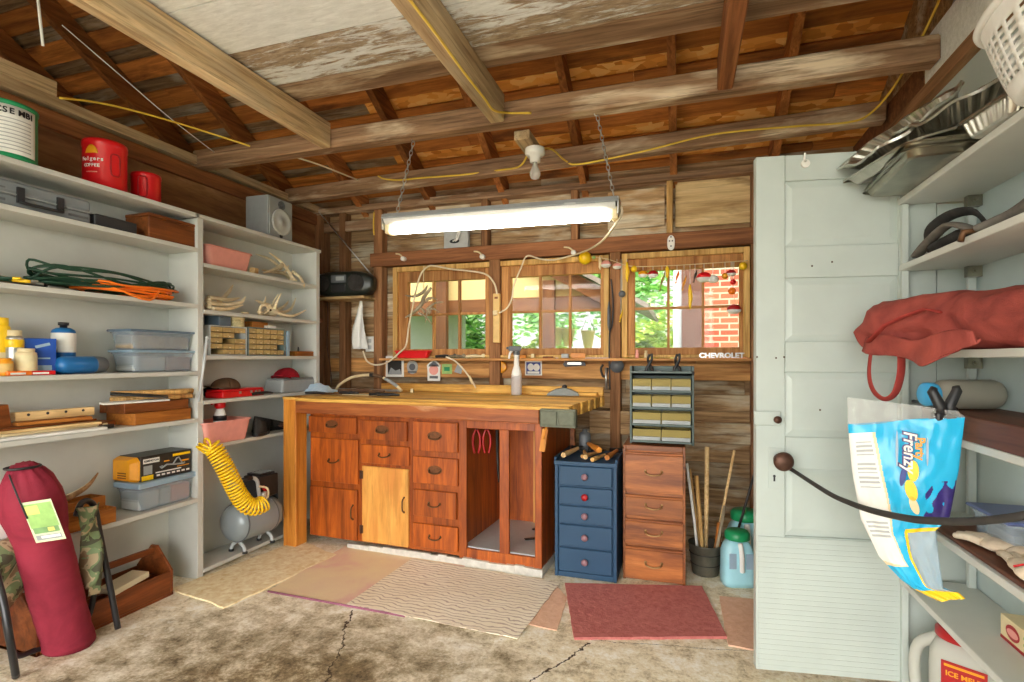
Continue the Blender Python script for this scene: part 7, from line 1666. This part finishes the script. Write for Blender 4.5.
m = MB(); m.bx((-.065, -Dp/2-.008, Hh*.52), (.065, -Dp/2+.004, Hh*.82)); m.build('display_panel', M['dgrey'], t, bevel=.003); m = MB(); m.bx((-.06, -Dp/2-.008, Hh*.14), (.06, -Dp/2+.004, Hh*.46)); m.build('cassette_door', M['black'], t, bevel=.003)
m = MB(); m.bx((-.02, -Dp/2-.010, Hh*.6), (.05, -Dp/2-.008, Hh*.76)); m.build('dial_window', M['grey'], t)
e = onY(319, 212, 3.62)-Vector((q.x-.005, 3.565, 1.7035)); e = Matrix.Rotation(-rad(4), 3, 'Z') @ e
m = MB(); m.tube([(.20, .06, Hh*.9), e], [.006, .004], 7); m.ball(e, .006, 8); m.build('aerial', M['steel'], t)
cable('brown cord hanging down the wall from the radio', [onY(x, y, YB-.06) for x, y in ((327, 299), (328, 320), (327, 345), (330, 365), (332, 385))], .004, 'rust')

# ------------------------------------------------------------------ lamps and ceiling wiring
xl, xr, yf_, zf = -1.52, -.285, 2.51, 1.90
t = thing('fluorescent_lamp', 'long white fluorescent shop lamp hanging on two chains over the bench', 'lamp', ((xl+xr)/2, yf_, zf), 0, None, (0, rad(.9), 0)); L = xr-xl
m = MB(); m.prism([(-.06, .050), (.06, .050), (.06, .055), (.04, .080), (-.04, .080), (-.06, .055)], L, frame((-L/2, 0, 0), (0, 1, 0), (0, 0, 1))); m.build('housing', M['grey'], t, bevel=.002)
m = MB(); vs = []
for x in (-L/2+.012, L/2-.012):
    for a in range(13): b = pi*a/12; vs.append((x, -.056*cos(b), .049-.03*sin(b)))
m.add(vs, [(i, i+1, 14+i, 13+i) for i in range(12)], True); m.build('reflector', M['white'], t, solid=.002)
m = MB(); m.cyl((-L/2+.045, -.0, -.003), (L/2-.045, 0, -.003), .0215, n=16); m.build('tube', M['tubelit'], t)
for s in (-1, 1):
    m = MB(); m.box((s*(L/2-.018), 0, .006), (.03, .06, .06)); d = m.build('lamp_holder', M['cream'], t, bevel=.006)
    m = MB(); m.bx((s*L/2-.004, -.05, -.005), (s*L/2+.004, .05, .075)); m.build('end_plate', M['steel'], t, bevel=.002)
m = MB(); m.prism(rect(.055, .012), .0006, frame((L*.32, -.0605, .0525), (1, 0, 0), (0, 0, 1))); m.build('rating_print', M['pgrey'], t)
for k, (px0, py0, s0, px1, py1, n) in enumerate(((400, 216, 2.83, 414, 146, 'nearer the shelves'), (616, 199, 2.49, 597, 124, 'nearer the door'))):
    a = Vector((( -1.46, -.31)[k], 2.51, 1.985)); b = onY(px1, py1, 2.56); b.z = 2.40; d = (b-a); t = thing('chain', 'steel chain holding the fluorescent lamp, '+n, 'chain', a)
    n_ = int(d.length/.026); u = d.normalized(); v = u.cross(FW).normalized(); w_ = u.cross(v); m = MB()
    for i in range(n_):
        c = u*(.013+.026*i); q_ = v if i % 2 else w_; m.tube([c+u*(.017*cos(x))+q_*(.008*sin(x)) for x in [2*pi*j/10 for j in range(10)]], .0022, 5, closed=True)
    m.build('links', M['steel'], t); m = MB(); m.tube(cat([d*.97, d+v*.012, d+u*.03+v*.006, d+u*.045]), .003, 6); m.build('hook', M['steel'], t)
t = thing('lamp_holder', 'white porcelain lamp holder with a bare bulb under the ceiling block', 'lamp', (-.765, 2.775, 2.359))
m = MB(); m.lathe([(.052, 0), (.055, -.006), (.055, -.03), (.045, -.04), (.03, -.045), (.028, -.075), (0, -.076)], n=28); m.build('porcelain_base', M['porcelain'], t)
m = MB(); m.lathe([(.05, .002), (.05, -.0), (.0, 0)], n=20); 
m = MB(); m.lathe([(.013, -.07), (.014, -.09), (.02, -.105), (.030, -.13), (.030, -.145), (.022, -.162), (0, -.17)], n=24); m.build('bulb', M['bulb'], t)
m = MB(); m.lathe([(.006, -.08), (.008, -.11), (.004, -.13), (0, -.132)], n=10); m.build('filament_stem', M['porcelain'], t)
cy = lambda lab, pts, r=.0055, mt='cable_y': cable(lab, pts, r, mt)
cy('yellow cable stapled along the middle ceiling joist', [Vector((min(-.852, max(-.918, p.x)), p.y, p.z)) for p in [onZ(x, y, 2.394) for x, y in ((405, -60), (416, 0), (440, 38), (462, 70), (484, 98), (496, 110))]]+[onY(510, 113, 2.50), onY(531, 113, 2.502)])
y2 = lambda x: 3.235-.058*(x-(XL+XR)/2)-.048
def onb(px, py):
    p = onY(px, py, 3.2)
    for _ in range(4): p = onY(px, py, y2(p.x))
    return p
cy('yellow cable running from the bare bulb along the rear beam to the right wall', [(-.72, 2.79, 2.362), onY(553, 150, 2.95)]+[onb(x, y) for x, y in ((566, 161), (580, 164), (640, 152), (700, 137), (740, 131), (800, 126), (850, 122))]+[EYE+ray(872, 112)*2.55, EYE+ray(895, 85)*2.4, EYE+ray(915, 50)*2.3, EYE+ray(935, 10)*2.2, EYE+ray(950, -30)*2.1])
cy('yellow cable running from the bare bulb along the rear beam towards the shelves', [(-.80, 2.79, 2.362), onY(520, 166, 2.95)]+[onb(x, y) for x, y in ((500, 170), (460, 175), (420, 178), (400, 180), (385, 179), (378, 176))])
cy('pale yellow cable slung from the left wall plate up to the front beam', [EYE+ray(60, 98)*2.36, EYE+ray(100, 103)*2.55, EYE+ray(150, 115)*2.75, EYE+ray(200, 130)*2.95, EYE+ray(250, 146)*3.05], .005)
cy('thin tan cable slung between the front and rear beams', [onY(292, 156, 2.61), EYE+ray(320, 165)*3.3, EYE+ray(358, 180)*3.62], .005, 'cable_w')
cable('thin white wire crossing the dark roof space at the left', [EYE+ray(62, 25)*2.5, EYE+ray(120, 75)*2.7, EYE+ray(170, 118)*2.9, EYE+ray(214, 152)*3.2], .0025, 'paper')
cable('short white cord end hanging down in the roof space at the photo\'s top left', [EYE+ray(36, -20)*2.0, EYE+ray(39, 10)*2.0, EYE+ray(43, 46)*2.02], .005, 'paper')
cable('grey bent conduit pipe under the roof at the photo\'s top right', [EYE+ray(970, -20)*2.0, EYE+ray(957, 3)*2.02, EYE+ray(958, 15)*2.04, EYE+ray(966, 22)*2.05, EYE+ray(985, 24)*2.0], .014, 'grey', nm='conduit')
cable('short yellow cable end on the stud beside the lamp', [onY(x, y, YB-.062) for x, y in ((374, 212), (373.5, 225), (374, 235))], .006, 'cable_y', 'cable_end')
# ------------------------------------------------------------------ light
w = bpy.data.worlds.new('sky'); S.world = w; w.use_nodes = True; nt = w.node_tree; nt.nodes.clear()
o_ = nt.nodes.new('ShaderNodeOutputWorld'); bg = nt.nodes.new('ShaderNodeBackground'); nt.links.new(bg.outputs[0], o_.inputs[0])
tc = nt.nodes.new('ShaderNodeTexCoord'); sp = nt.nodes.new('ShaderNodeSeparateXYZ'); nt.links.new(tc.outputs['Generated'], sp.inputs[0])
mr = nt.nodes.new('ShaderNodeMapRange'); mr.inputs[1].default_value = .35; mr.inputs[2].default_value = -.6; mr.inputs[3].default_value = SKY_BACK; mr.inputs[4].default_value = SKY_FRONT
nt.links.new(sp.outputs[1], mr.inputs[0]); nt.links.new(mr.outputs[0], bg.inputs['Strength']); bg.inputs['Color'].default_value = (1, .987, .957, 1)
S.view_settings.view_transform = 'Standard'; S.view_settings.look = 'None'; S.view_settings.gamma = 1; S.view_settings.use_curve_mapping = False
S.view_settings.exposure = EXPO
S.cycles.use_denoising = True
S.cycles.max_bounces = 10; S.cycles.diffuse_bounces = 6; S.cycles.transmission_bounces = 8; S.cycles.transparent_max_bounces = 12
S.cycles.sample_clamp_indirect = 8
